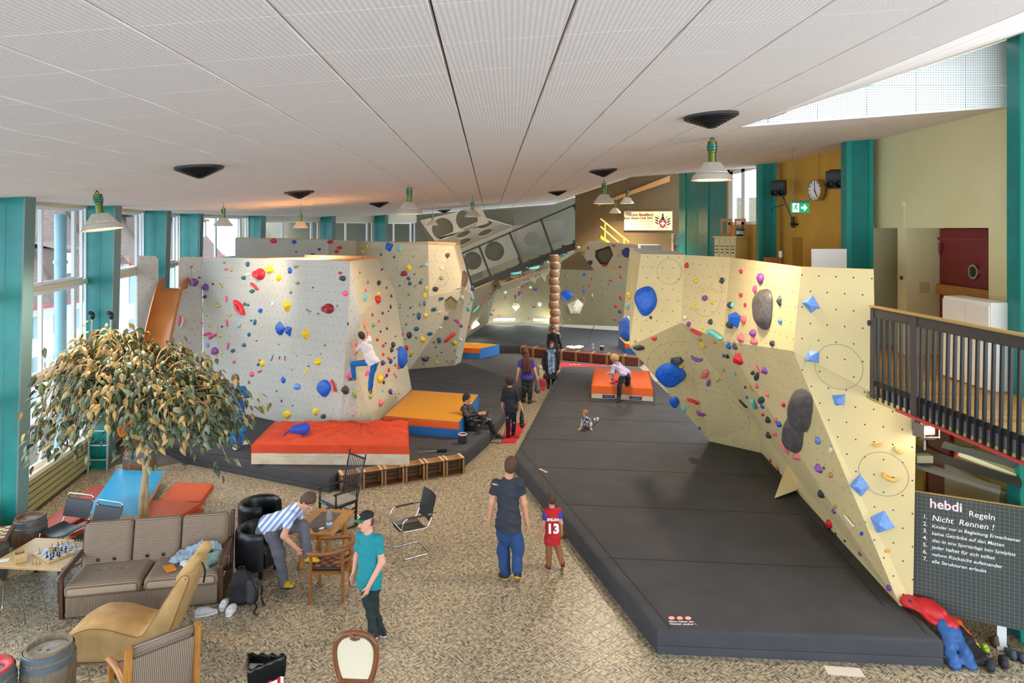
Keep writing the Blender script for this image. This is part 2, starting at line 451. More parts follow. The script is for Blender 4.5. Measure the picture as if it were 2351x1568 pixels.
def one_board(mb, s0, s1, y0, y1):
    g = .004; gy = .0012; s0 += g; s1 -= g; y0 += gy; y1 -= gy; e = .007
    lowr, up = [], []
    for (s, y, ds, dy) in ((s0, y0, 1, 1), (s1, y0, -1, 1), (s1, y1, -1, -1), (s0, y1, 1, -1)):
        x = s - .032 * y; z = CZ(x, y); up.append((x, y, z + .028)); x += ds * e; lowr.append((x, y + dy * .001, CZ(x, y + dy * .001)))
    mb.add(lowr + up, [(3, 2, 1, 0), (0, 1, 5, 4), (1, 2, 6, 5), (2, 3, 7, 6), (3, 0, 4, 7)])
def seen_area(p):
    s0, s1, y0, y1 = p; xm = (s0 + s1) / 2 - .032 * y0; px = CX + F * xm / y0; py = HY - F * (CZ(xm, y0) - H) / y0
    return -1 if (px < -250 or px > 2600 or py < -150) else F * F / y0 ** 3 * 1.2
pan.sort(key=lambda p: -seen_area(p))
for p in pan[:300]:
    b = MB(); one_board(b, *p); b.build('ceiling_board', M_ceil, ceiling, fix=False)
b = MB()
for p in pan[300:]: one_board(b, *p)
o = b.build('ceiling_board_field', M_ceil, ceiling, fix=False); o['kind'] = 'stuff'
# white perforated gable boards above the step in the ceiling
def perf_material():
    m = mat('white perforated board', '#eef1f2', .7); N, L, b = nodes_of(m)
    g = N.new('ShaderNodeNewGeometry'); sp = N.new('ShaderNodeSeparateXYZ'); L.new(g.outputs['Position'], sp.inputs[0])
    def cell(o):
        a = N.new('ShaderNodeMath'); a.operation = 'MULTIPLY'; a.inputs[1].default_value = 30; L.new(o, a.inputs[0])
        f = N.new('ShaderNodeMath'); f.operation = 'FRACT'; L.new(a.outputs[0], f.inputs[0])
        d = N.new('ShaderNodeMath'); d.operation = 'SUBTRACT'; d.inputs[1].default_value = .5; L.new(f.outputs[0], d.inputs[0])
        q = N.new('ShaderNodeMath'); q.operation = 'POWER'; q.inputs[1].default_value = 2; L.new(d.outputs[0], q.inputs[0]); return q
    ad = N.new('ShaderNodeMath'); L.new(cell(sp.outputs['X']).outputs[0], ad.inputs[0]); L.new(cell(sp.outputs['Z']).outputs[0], ad.inputs[1])
    lt = N.new('ShaderNodeMath'); lt.operation = 'LESS_THAN'; lt.inputs[1].default_value = .035; L.new(ad.outputs[0], lt.inputs[0])
    mx = N.new('ShaderNodeMix'); mx.data_type = 'RGBA'; mx.inputs[6].default_value = lin('#f2f5f6'); mx.inputs[7].default_value = lin('#8d9698')
    L.new(lt.outputs[0], mx.inputs[0]); L.new(mx.outputs[2], b.inputs['Base Color']); return m
M_perf = perf_material()
gable = thing('wall_gable', None, None, kind='structure'); gable['label'] = 'white perforated gable boards above the ceiling step'
xs = [3.1, 3.47, 4.14, 4.81, 5.48, 6.15, 6.82, 7.5]
for a, c in zip(xs, xs[1:]):
    loa, loc_ = (H + 1.14 + .075 * a, H + 1.14 + .075 * c); Xh = HINGE - .032 * EDGE1
    upa, upc = (H + 1.14 + .075 * Xh + .33 * (q - Xh) for q in (a, c))
    split = H + 1.14 + .075 * 3 + .58
    for lo_, hi_ in ((0, split), (split, 99)):
        P = []
        za0, zc0 = max(loa, lo_), max(loc_, lo_); za1, zc1 = min(upa, hi_), min(upc, hi_)
        if zc1 - zc0 < .03: continue
        if za1 > za0 + .01: P = [(a + .004, za0 + .004), (c - .004, zc0 + .004), (c - .004, zc1 - .004), (a + .004, za1 - .004)]
        else:
            t = (c - a) * (1 - (zc1 - zc0) / max((zc1 - zc0) + abs(za0 - za1), 1e-3)); P = [(a + t, zc0), (c - .004, zc0 + .004), (c - .004, zc1 - .004)]
        MB().prism([(x, EDGE1, z) for x, z in P], (0, .03, 0)).build('gable_board', M_perf, gable)
b = MB().prism([(2.9, EDGE2, CZ(2.9, EDGE2 - .1)), (7.5, EDGE2, H + 1.14 + .075 * 7.5), (7.5, EDGE2, H + 1.14 + .075 * 2.8 + .33 * 4.7)], (0, -.04, 0))
b.build('gable_board', M_perf, gable)
b = MB().prism([(3.1, EDGE1 - .03, CZ(3.1, 12) - .0), (7.5, EDGE1 - .03, H + 1.14 + .075 * 7.5 - .0), (7.5, EDGE1 - .03, H + 1.14 + .075 * 7.5 + .035), (3.1, EDGE1 - .03, CZ(3.1, 12) + .03)], (0, .05, 0))
b.build('gable_trim', mat('white paint', '#eceae4', .5), gable)

# window wall
M_teal = mat('teal painted steel', '#067f7c', .38, col2='#0a7470', scale=3); M_tealg = mat('grey green flange', '#5d7a78', .4)
M_wframe = mat('white window frame', '#e6e8ea', .4); M_cream = mat('cream painted sill', '#cfc9ae', .5)
def glass_material():
    m = bpy.data.materials.new('window glass'); m.use_nodes = True; N = m.node_tree.nodes; L = m.node_tree.links
    N.remove(N['Principled BSDF']); t = N.new('ShaderNodeBsdfTransparent'); t.inputs[0].default_value = (.96, .985, 1, 1)
    g = N.new('ShaderNodeBsdfGlossy'); g.inputs['Roughness'].default_value = .03; lw = N.new('ShaderNodeLayerWeight'); lw.inputs[0].default_value = .12
    f = N.new('ShaderNodeMath'); f.operation = 'MULTIPLY'; f.inputs[1].default_value = .35; L.new(lw.outputs['Facing'], f.inputs[0])
    x = N.new('ShaderNodeMixShader'); L.new(f.outputs[0], x.inputs[0]); L.new(t.outputs[0], x.inputs[1]); L.new(g.outputs[0], x.inputs[2])
    L.new(x.outputs[0], N['Material Output'].inputs[0]); return m
M_glass = glass_material()
ZS, ZR2, ZR1, ZT = .74, 2.44, 4.15, 5.78
wn = 0
for bi, ((x0, y0), (x1, y1)) in enumerate(zip(WL, WL[1:])):
    A = Vector((x0, y0, 0)); B = Vector((x1, y1, 0)); d = (B - A); Lb = d.length; d.normalize(); nrm = Vector((-d.y, d.x, 0))  # outward (left)
    if nrm.x > 0: nrm = -nrm
    zt = ZT if bi < 5 else ZT - .12
    wn += 1
    root = thing('window_%d' % wn, None, None, kind='structure'); root['label'] = 'tall white framed window bay of the hall'
    fr = MB(); R = Matrix((d, -nrm, Vector((0, 0, 1)))).transposed()
    def at(s, z, o=0): return A + d * s + nrm * o + Vector((0, 0, z))
    def rb(s0, s1, z0, z1, o0, o1, mb): mb.box(at((s0 + s1) / 2, (z0 + z1) / 2, (o0 + o1) / 2), (abs(s1 - s0), abs(o1 - o0), abs(z1 - z0)), R)
    rails = MB()
    for z in (ZR1, ZR2): rb(0, Lb, z - .05, z + .05, -.04, .12, rails)
    rb(0, Lb, ZS - .06, ZS + .02, -.12, .12, rails); rb(0, Lb, zt - .04, zt + .5, -.03, .1, rails)
    part(root, 'transom', rails, M_cream)
    for z0, z1 in ((ZS + .02, ZR2 - .05), (ZR2 + .05, ZR1 - .05), (ZR1 + .05, zt - .04)):
        sp = [.05, Lb * .5, Lb - .42, Lb - .06] if bi < 5 else [.05, Lb * .46, Lb - .45, Lb - .06]
        for s0, s1 in zip(sp, sp[1:]):
            f = MB(); w = .07 if s1 - s0 > .6 else .035; o = .0 if s0 < .1 else .04
            rb(s0, s0 + w, z0, z1, o, o + .06, f); rb(s1 - w, s1, z0, z1, o, o + .06, f)
            rb(s0 + w, s1 - w, z0, z0 + w, o, o + .06, f); rb(s0 + w, s1 - w, z1 - w, z1, o, o + .06, f)
            sash = part(root, 'sash', f, M_wframe)
            g = MB(); rb(s0 + w, s1 - w, z0 + w, z1 - w, o + .025, o + .035, g); part(sash, 'pane', g, M_glass)
    # wall and heating pipes under the sill
    b = MB(); rb(0, Lb, -.1, ZS - .06, .02, .14, b); part(root, 'parapet', b, mat('parapet paint', '#8d8a6c', .7))
    if bi in (0, 1, 2):
        for q in range(5):
            z = .12 + q * .115; b = MB(); rb(.1, Lb - .1, z, z + .085, -.1 - .02 * (4 - q) * .6, .0, b); part(root, 'radiator_pipe', b, mat('cream radiator', '#98956c', .45), label='cream horizontal radiator tube')
    # steel fin column at the start of the bay
    if bi >= 1:
        inw = -nrm; cw = .62
        if bi in (1, 2, 3, 4): inw = Vector((1, 0, 0))
        b = MB(); topz = 6.2
        c = MB(); P = [A + inw * .0, A + inw * (cw - .09), A + inw * cw]
        t = d * .24
        for (a_, e_, mi) in ((0, cw, 0),):
            for z0, z1, w0, w1 in ((-.05, topz, .5, .66),):
                b.add([A + Vector((0, 0, z0)), A + inw * w0 + Vector((0, 0, z0)), A + inw * w0 + t + Vector((0, 0, z0)), A + t + Vector((0, 0, z0)),
                       A + Vector((0, 0, z1)), A + inw * w1 + Vector((0, 0, z1)), A + inw * w1 + t + Vector((0, 0, z1)), A + t + Vector((0, 0, z1))],
                      [(0, 1, 5, 4), (1, 2, 6, 5), (2, 3, 7, 6), (3, 0, 4, 7), (0, 3, 2, 1), (4, 5, 6, 7)])
        col = tag(b.build('steel_column', M_teal), None, None, kind='structure'); col['label'] = 'teal painted tapering steel column of the window wall'
        e = MB(); e.bar(A + inw * .5 + t * .5 + Vector((.012, 0, -.05)), A + inw * .66 + t * .5 + Vector((.012, 0, topz)), .03, .26, side=inw); e.build('flange', M_tealg, col)
        e = MB(); e.bar(A + inw * .24 - t * .012 + Vector((0, 0, 0)), A + inw * .33 - t * .012 + Vector((0, 0, topz)), .008, .006, side=inw); e.build('weld_seam', M_tealg, col)

# outside: street, houses
M_pave = mat('street paving', '#9aa0a3', .8, col2='#8a9196', scale=.6)
b = MB().box((-40, 35, -3.0), (60, 110, .1)); struct('street', b, M_pave, 'grey street outside the windows')
M_plast = mat('white house plaster', '#e9ecee', .8, col2='#dde1e4', scale=.7); M_shut = mat('grey green shutter', '#8aa0a0', .6); M_pane = mat('house window pane', '#b9c6d0', .15)
def roof_material():
    m = mat('weathered roof tile', '#8b7468', .85); N, L, b = nodes_of(m)
    g = N.new('ShaderNodeNewGeometry'); mp = N.new('ShaderNodeMapping'); mp.inputs['Rotation'].default_value = (0, math.radians(-52), 0); L.new(g.outputs['Position'], mp.inputs[0])
    mp2 = N.new('ShaderNodeMapping'); mp2.inputs['Rotation'].default_value = (0, 0, math.pi / 2); L.new(mp.outputs[0], mp2.inputs[0])
    br = N.new('ShaderNodeTexBrick'); br.inputs['Scale'].default_value = 3.2; br.inputs['Color1'].default_value = lin('#8a6656'); br.inputs['Color2'].default_value = lin('#5e5856'); br.inputs['Mortar'].default_value = lin('#38322f'); br.inputs['Mortar Size'].default_value = .05
    L.new(mp2.outputs[0], br.inputs['Vector']); L.new(br.outputs[0], b.inputs['Base Color']); return m
M_roof = roof_material()
def house(loc, ln, ht, label, rz=0, ridge=6.0, storeys=2, wins=5, roofm=None):
    r = thing('house', label, 'house', loc, rz)
    part(r, 'wall', MB().box((-3, ln / 2, ht / 2), (6, ln, ht)), M_plast)
    rb_ = MB().add([(.5, -.3, ht - .1), (.5, ln + .3, ht - .1), (-3.2, ln + .3, ht + ridge), (-3.2, -.3, ht + ridge), (-6.5, -.3, ht - .1), (-6.5, ln + .3, ht - .1)], [(0, 1, 2, 3), (3, 2, 5, 4), (0, 3, 4), (1, 5, 2)])
    part(r, 'roof', rb_, roofm or M_roof)
    part(r, 'gutter', MB().box((.55, ln / 2, ht - .12), (.16, ln + .6, .16)), mat('red brown gutter', '#8b3b33', .5))
    for s in range(storeys):
        for k in range(wins):
            y = (k + .5) * ln / wins; z = .7 + s * (ht - .4) / storeys; hh = (ht - .4) / storeys - .95
            w = part(r, 'window', MB().box((.02, y, z + hh / 2), (.06, 1.0, hh)), M_wframe)
            for q in (-1, 1):
                for zz in (0, 1, 2): part(w, 'pane', MB().box((.06, y + q * .23, z + hh * (zz + .5) / 3), (.02, .4, hh / 3 - .06)), M_pane)
                part(r, 'shutter', MB().box((.06, y + q * .8, z + hh / 2), (.06, .52, hh)), M_shut)
    for k in range(wins // 2):
        y = (k + .6) * ln / (wins // 2); dz = ht + 1.2; dx = -.75
        dm = part(r, 'dormer', MB().box((dx, y, dz + .7), (1.6, 1.7, 1.7)), mat('dormer wood', '#6a5a52', .8))
        part(dm, 'dormer_roof', MB().add([(.2, y - 1.05, dz + 1.5), (.2, y + 1.05, dz + 1.5), (-3, y + 1.05, dz + 2.3), (-3, y - 1.05, dz + 2.3), (.2, y - 1.05, dz + 1.35), (.2, y + 1.05, dz + 1.35)], [(0, 1, 2, 3), (4, 5, 1, 0)]), roofm or M_roof)
        part(dm, 'dormer_window', MB().box((.08, y, dz + .75), (.05, .95, 1.1)), M_wframe)
        for q in (-1, 1):
            for zz in (-1, 0, 1): part(dm, 'pane', MB().box((.12, y + q * .22, dz + .75 + zz * .34), (.02, .36, .28)), M_pane)
    return r
house((-24, 24, -2.9), 17, 4.4, 'white plastered old house with steep tiled roof and dormers across the street')
house((-23.4, 42, -2.9), 13, 6.2, 'taller white plastered house with shutters beyond the steep roofed one', ridge=4.2, wins=4)
M_modern = mat('bright white facade', '#f2f4f5', .7)
def block(loc, w, ht, label, rz, cols, rows, extra=None):
    r = thing('apartment_block', label, 'building', loc, rz)
    part(r, 'wall', MB().box((0, 3, ht / 2), (w, 6, ht)), M_modern)
    for i in range(cols):
        for j in range(rows):
            x = -w / 2 + (i + .5) * w / cols; z = 1 + j * (ht - 1) / rows
            f = part(r, 'window', MB().box((x, -.02, z + .9), (1.7, .08, 1.7)), M_wframe)
            part(f, 'pane', MB().box((x - .4, -.07, z + .9), (.7, .02, 1.5)), M_pane); part(f, 'pane', MB().box((x + .4, -.07, z + .9), (.7, .02, 1.5)), M_pane)
    part(r, 'cornice', MB().box((0, 2.9, ht + .1), (w + .6, 6.4, .2)), mat('pale cornice', '#d8d4cc', .7))
    return r
block((-22.5, 62, -2.9), 15, 13, 'bright white apartment block beyond the bend of the window wall', 0, 6, 4)
block((-7.5, 66, -2.9), 12, 12, 'pale apartment block behind the far windows', 0, 5, 4)
b = MB(); b.cyl((0, 0, 0), (0, 0, 8.6), .13, n=20)
for z in (2.4, 5.2, 7.4): b.cyl((0, 0, z), (0, 0, z + .08), .155, n=20)
put('drain_pipe', b, mat('pale blue pipe', '#8fb7c4', .5), 'pale blue round pipe standing outside the window', 'pipe', (-10.95, 16.9, -2.95), angle=40)

# right-hand building wall along the gallery
M_wcream = mat('pale cream wall paint', '#d9d0a0', .75, col2='#d3ca98', scale=1.2); M_yel = mat('ochre yellow wall paint', '#cfa13e', .75, col2='#c4973a', scale=1.5)
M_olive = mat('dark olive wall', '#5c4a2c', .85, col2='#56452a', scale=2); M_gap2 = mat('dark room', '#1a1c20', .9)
GZ = 3.14; XR = 6.75
wr = thing('wall_right', None, None, kind='structure'); wr['label'] = 'cream and ochre side wall along the gallery'
def wbox(nm, y0, y1, z0, z1, m, x0=XR, x1=XR + .12): part(wr, nm, MB().box(((x0 + x1) / 2, (y0 + y1) / 2, (z0 + z1) / 2), (x1 - x0, y1 - y0, z1 - z0)), m)
wbox('upper_wall', 8.2, 13.3, 5.31, 8.6, M_wcream); wbox('pier', 8.2, 9.87, GZ, 5.31, M_wcream); wbox('pier', 11.92, 12.2, GZ, 5.31, M_wcream)
wbox('reveal', 11.92, 12.0, GZ, 5.31, M_wcream, XR + .12, 7.45); wbox('reveal', 13.0, 13.1, GZ, 5.31, M_wcream, XR + .12, 7.45); wbox('reveal', 12.15, 12.2, GZ, 5.31, M_wcream, XR + .12, 7.3)
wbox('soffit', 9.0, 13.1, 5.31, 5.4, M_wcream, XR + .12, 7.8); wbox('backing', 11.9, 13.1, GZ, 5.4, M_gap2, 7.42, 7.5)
wbox('upper_wall', 13.3, 17.9, GZ - .5, 8, M_yel); wbox('lower_wall', 18, 22.6, GZ - .5, 5.42, M_yel); wbox('pier', 21.6, 22.6, 5.42, 8, M_yel)
wbox('upper_wall', 17.9, 22.6, 7.0, 8.2, M_wcream)
wbox('lower_wall', 8.2, 14, -.1, GZ - .3, mat('pale lower wall', '#b5a75e', .75))
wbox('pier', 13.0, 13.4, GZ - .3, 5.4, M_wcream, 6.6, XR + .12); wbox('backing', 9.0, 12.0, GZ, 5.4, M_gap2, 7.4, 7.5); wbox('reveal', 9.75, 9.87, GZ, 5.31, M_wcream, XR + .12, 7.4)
# jamb of the ochre doorway
wbox('door_recess', 16.2, 16.75, GZ - .5, 5.1, mat('dark ochre', '#a67d22', .8), XR - .01, XR + .02); 
# red door in the recess
M_red = mat('dark red door paint', '#7d0f22', .35, coat=.2); M_wood = mat('light pine board', '#b8843f', .5, col2='#a67434', scale=6, stretch=(1, 1, 8))
dr = thing('door_1', None, None, kind='structure'); dr['label'] = 'dark red gallery door with porthole and timber bar'
part(dr, 'leaf', MB().box((7.33, 10.75, 4.2), (.06, 2.3, 2.2), bevel=.01), M_red)
part(dr, 'transom', MB().box((7.29, 10.75, 5.13), (.05, 2.3, .05)), mat('red trim', '#8d1f30', .35))
b = MB().lathe([(.085, 0), (.115, 0), (.115, .03), (.085, .03), (.085, 0)], 28, (7.3, 11.0, 4.62), axis=(-1, 0, 0)); part(dr, 'porthole_ring', b, mat('brushed steel', '#c9c3ae', .3, 1), angle=40)
part(dr, 'porthole_pane', MB().lathe([(0, .012), (.09, .012)], 28, (7.3, 11.0, 4.62), axis=(-1, 0, 0)), mat('dark pane', '#3a3c3e', .1))
part(dr, 'timber_bar', MB().box((7.24, 10.8, 4.28), (.06, 2.1, .17), bevel=.005), M_wood)
part(dr, 'hinge', MB().box((7.28, 11.83, 5.0), (.03, .05, .12)).cyl((7.28, 11.86, 4.86), (7.28, 11.86, 5.06), .018, n=8), M_red)
for y in (10.35, 10.15): part(dr, 'steel_strip', MB().box((7.27, y, 3.72), (.03, .13, .9)), mat('grey steel', '#a9a39a', .35, .8))
for (y, z, nm) in ((12.06, 4.45, 'light_switch'),):
    part(wr, nm, MB().box((XR - .012, y, z), (.024, .06, .06), bevel=.004), mat('switch grey', '#4a463e', .4))
part(wr, 'cover_plate', MB().box((7.05, 11.905, 4.3), (.16, .015, .18)), mat('plate beige', '#c0ad72', .5))
part(wr, 'thermostat', MB().box((XR - .015, 11.99, 5.72), (.03, .08, .08), bevel=.005).box((XR - .004, 11.99, 5.5), (.008, .012, .36)), mat('ivory', '#e4dcc0', .5))
# teal columns of the right wall
def fin(px0, px1, X0, label='teal steel column standing along the ochre gallery wall'):
    Y = X0 * F / (px0 + 12 - CX); X1 = (px1 - CX) / F * Y
    b = MB().box(((X0 + X1) / 2, Y + .14, 3.5), (X1 - X0, .28, 9))
    o = b.build('steel_column', M_teal); o['kind'] = 'structure'; o['label'] = label
    e = MB().box((X0 + .01, Y - .012, 3.5), (.09, .03, 9)); e.build('flange', mat('teal flange', '#1b8f86', .35), o)
    e = MB().box((X1 - .05, Y - .012, 3.5), (.07, .03, 9)); e.build('flange', MATS['teal flange'], o)
    return Y
fin(1935, 2005, 6.16); fin(1733, 1783, 6.16); fin(2335, 2430, 6.55)
# window high in the ochre wall
w = thing('window_20', None, None, kind='structure'); w['label'] = 'small high window above the ochre wall'
b = MB()
for y0, y1, z0, z1 in ((18.0, 21.6, 5.42, 5.5), (18.0, 21.6, 6.95, 7.05), (18.0, 18.1, 5.42, 7.05), (20.1, 20.4, 5.42, 7.05), (21.2, 21.6, 5.42, 7.05)): b.box((XR + .02, (y0 + y1) / 2, (z0 + z1) / 2), (.12, y1 - y0, z1 - z0))
part(w, 'window_frame', b, M_wframe); part(w, 'pane', MB().box((XR + .03, 19.1, 6.2), (.01, 2.0, 1.45)), M_glass); part(w, 'pane', MB().box((XR + .03, 20.8, 6.2), (.01, .8, 1.45)), M_glass)
block((20, 34, -2.9), 16, 12, 'pale blue grey house seen through the high window', math.radians(-60), 5, 5)
# teal cladding and dark end wall with the lit club sign
pts = [(6.75, 21.9), (6.52, 23.2), (6.5, 24.3), (6.32, 25.4), (6.28, 26.2)]
for i, ((a, y0), (c, y1)) in enumerate(zip(pts, pts[1:])):
    b = MB().prism([(a, y0, 2.0), (c, y1, 2.0), (c, y1, 8.6), (a, y0, 8.6)], (.1, .02, 0)); o = b.build('steel_column', M_teal); o['kind'] = 'structure'; o['label'] = 'teal steel cladding beside the dark end wall'
    if i % 2 == 0: MB().bar((c, y1 - .03, 2), (c, y1 - .03, 8.6), .05, .06).build('flange', MATS['teal flange'], o)
we = struct('wall_end', MB().prism([(6.9, 27.9, 4.3), (2.6, 28.6, 4.3), (2.6, 28.6, 6.9), (6.9, 27.9, 8.4)], (0, .12, 0)), M_olive, 'dark olive end wall behind the gallery')
struct('trim_1', MB().prism([(6.3, 27.8, 7.18), (3.5, 28.35, 6.22), (3.5, 28.35, 6.32), (6.3, 27.8, 7.42)], (0, .1, 0)), mat('timber trim', '#a87a48', .6), 'timber trim along the top of the end wall')
struct('wall_back', MB().box((0, 38.2, 3), (30, .2, 8)), mat('dim back wall', '#6f6a58', .85), 'dim back wall of the hall')
# ---------------------------------------------------------------- climbing walls
def ply_material(name, c, dot='#3a352c', step=.2):
    m = mat(name, c, .7); N, L, b = nodes_of(m)
    tc = N.new('ShaderNodeUVMap'); sp = N.new('ShaderNodeSeparateXYZ'); L.new(tc.outputs[0], sp.inputs[0])
    def mth(op, a, v=None):
        n = N.new('ShaderNodeMath'); n.operation = op; L.new(a, n.inputs[0])
        if v is not None:
            if hasattr(v, 'links'): L.new(v, n.inputs[1])
            else: n.inputs[1].default_value = v
        return n.outputs[0]
    u = mth('DIVIDE', sp.outputs[0], step); v = mth('DIVIDE', sp.outputs[1], step)
    odd = mth('MULTIPLY', mth('MODULO', mth('FLOOR', v), 2.0), .5)
    fu = mth('SUBTRACT', mth('FRACT', mth('ADD', u, odd)), .5); fv = mth('SUBTRACT', mth('FRACT', v), .5)
    r = mth('ADD', mth('POWER', mth('MULTIPLY', fu, step), 2.0), mth('POWER', mth('MULTIPLY', fv, step), 2.0))
    lt = mth('LESS_THAN', r, .0105 ** 2)
    nz = N.new('ShaderNodeTexNoise'); nz.inputs['Scale'].default_value = 1.6; nz.inputs['Detail'].default_value = 5; L.new(tc.outputs[0], nz.inputs['Vector'])
    rp = N.new('ShaderNodeValToRGB'); cc = lin(c); rp.color_ramp.elements[0].color = tuple(x * .93 for x in cc[:3]) + (1,); rp.color_ramp.elements[1].color = cc
    rp.color_ramp.elements[0].position = .3; rp.color_ramp.elements[1].position = .6; L.new(nz.outputs['Fac'], rp.inputs[0])
    mx = N.new('ShaderNodeMix'); mx.data_type = 'RGBA'; L.new(lt, mx.inputs[0]); L.new(rp.outputs[0], mx.inputs[6]); mx.inputs[7].default_value = lin(dot)
    L.new(mx.outputs[2], b.inputs['Base Color']); return m
PLY_L = ply_material('pale grey climbing board', '#bdb9ae'); PLY_M = ply_material('warm sand climbing board', '#cdbf9f'); PLY_R = ply_material('cream climbing board', '#dcc690', step=.22)
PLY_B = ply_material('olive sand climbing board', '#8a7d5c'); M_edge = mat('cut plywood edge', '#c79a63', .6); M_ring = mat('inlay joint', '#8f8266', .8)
FACETS = {}
def facet(root, pts, ply, key, name='climbing_panel', thick=.035, away=None):
    """one plywood board: planar-ish loop of world points, thickened away from the viewer"""
    P = [Vector(p) for p in pts]; c = sum(P, Vector()) / len(P)
    n = Vector()
    for i in range(len(P)): n += (P[i] - c).cross(P[(i + 1) % len(P)] - c)
    n.normalize(); view = (Vector((0, 0, H)) - c)
    if n.dot(view) < 0: P = P[::-1]; n = -n
    me = bpy.data.meshes.new(name); k = len(P)
    vs = P + [p - n * thick for p in P]
    flat = max(abs((p - c).dot(n)) for p in P) < .012
    front = [tuple(range(k))] if flat else [(0, i, i + 1) for i in range(1, k - 1)]
    fs = front + [tuple(reversed([q + k for q in f])) for f in front] + [(j, i, k + i, k + j) for i, j in ((i, (i + 1) % k) for i in range(k))]
    me.from_pydata([tuple(v) for v in vs], [], fs)
    o = mesh_obj(name, me, [ply, M_edge], root)
    me.polygons.foreach_set('material_index', [0] * (2 * len(front)) + [1] * k)
    ux = Vector((0, 0, 1)).cross(n)
    ux = ux.normalized() if ux.length > .05 else Vector((1, 0, 0)); uy = n.cross(ux)
    uv = me.uv_layers.new()
    for lp in me.loops:
        p = me.vertices[lp.vertex_index].co; uv.data[lp.index].uv = (p.dot(ux), p.dot(uy))
    FACETS.setdefault(key, []).append((P, n, c, o)); return o
def ray_hit(px, py, key):
    d = Vector(((px - CX) / F, 1, -(py - HY) / F)); o = Vector((0, 0, H)); best = None
    for P, n, c, ob in FACETS[key]:
        for i in range(1, len(P) - 1):
            a, b, e = P[0], P[i], P[i + 1]; nn = (b - a).cross(e - a)
            if nn.length < 1e-9: continue
            dn = nn.dot(d)
            if abs(dn) < 1e-9: continue
            t = nn.dot(a - o) / dn; q = o + d * t
            ins = all(nn.dot((y - x).cross(q - x)) > -1e-4 * nn.length for x, y in ((a, b), (b, e), (e, a)))
            if t > 0 and ins and (best is None or t < best[0]): best = (t, q, nn.normalized() if nn.dot(d) < 0 else -nn.normalized(), ob)
    if best: return best[1:]
    bd = None   # off the boards: take the plane of the nearest one
    for P, n, c, ob in FACETS[key]:
        dn = n.dot(d)
        if abs(dn) < 1e-6: continue
        t = n.dot(c - o) / dn; q = o + d * t; cc = (CX + F * c.x / c.y - px) ** 2 + (HY - F * (c.z - H) / c.y - py) ** 2
        if t > 0 and (bd is None or cc < bd[0]): bd = (cc, q, n, ob)
    return bd[1:]
def proj(p): return CX + F * p.x / p.y, HY - F * (p.z - H) / p.y
def plane_frame(q, n, ang=0):
    x = Vector((1, 0, 0)) - n * n.x
    if x.length < .2: x = Vector((0, 1, 0)) - n * n.y
    x.normalize(); y = n.cross(x)
    a, b = proj(q), proj(q + x * .01); s = math.hypot(b[0] - a[0], b[1] - a[1]) / .01
    c2 = proj(q + y * .01); t = math.hypot(c2[0] - a[0], c2[1] - a[1]) / .01
    return x, y, s, t
HC = {'r': '#c8202c', 'R': '#8e1a26', 'k': '#e0457c', 'K': '#f0468c', 'y': '#e0b818', 'b': '#1552b0', 'B': '#5f86c4', 't': '#24566a', 'g': '#6f8a68', 'G': '#7d9a52', 'p': '#4d2a78', 'P': '#7b3f8c', 'n': '#33353a', 'N': '#4d4846', 'w': '#c9ccca', 'W': '#8fb0ba',
      'c': '#5fb8b4', 'o': '#b08438', 'O': '#c99a48', 'e': '#cfc3a4', 'l': '#b8aa52', 's': '#d9646c', 'd': '#2a3470', 'm': '#5a4636'}
HM = {k: mat('hold ' + v, v, .45, col2=tuple(min(1, x * 1.12 + .05) for x in [int(v[i:i + 2], 16) / 255 for i in (1, 3, 5)]), scale=14, bump=.15, bscale=60) for k, v in HC.items()}
for k in 'bB': pass
HCN = {'r': 'red', 'R': 'dark red', 'k': 'pink', 'K': 'hot pink', 'y': 'yellow', 'b': 'blue', 'B': 'chalky pale blue', 't': 'dark petrol blue', 'g': 'grey green', 'G': 'mottled green', 'p': 'dark purple', 'P': 'purple', 'n': 'charcoal black', 'N': 'dark grey', 'w': 'whitish grey',
       'W': 'pale petrol', 'c': 'aqua', 'o': 'ochre', 'O': 'orange brown', 'e': 'cream', 'l': 'olive yellow', 's': 'chalky red', 'd': 'navy blue', 'm': 'brown'}
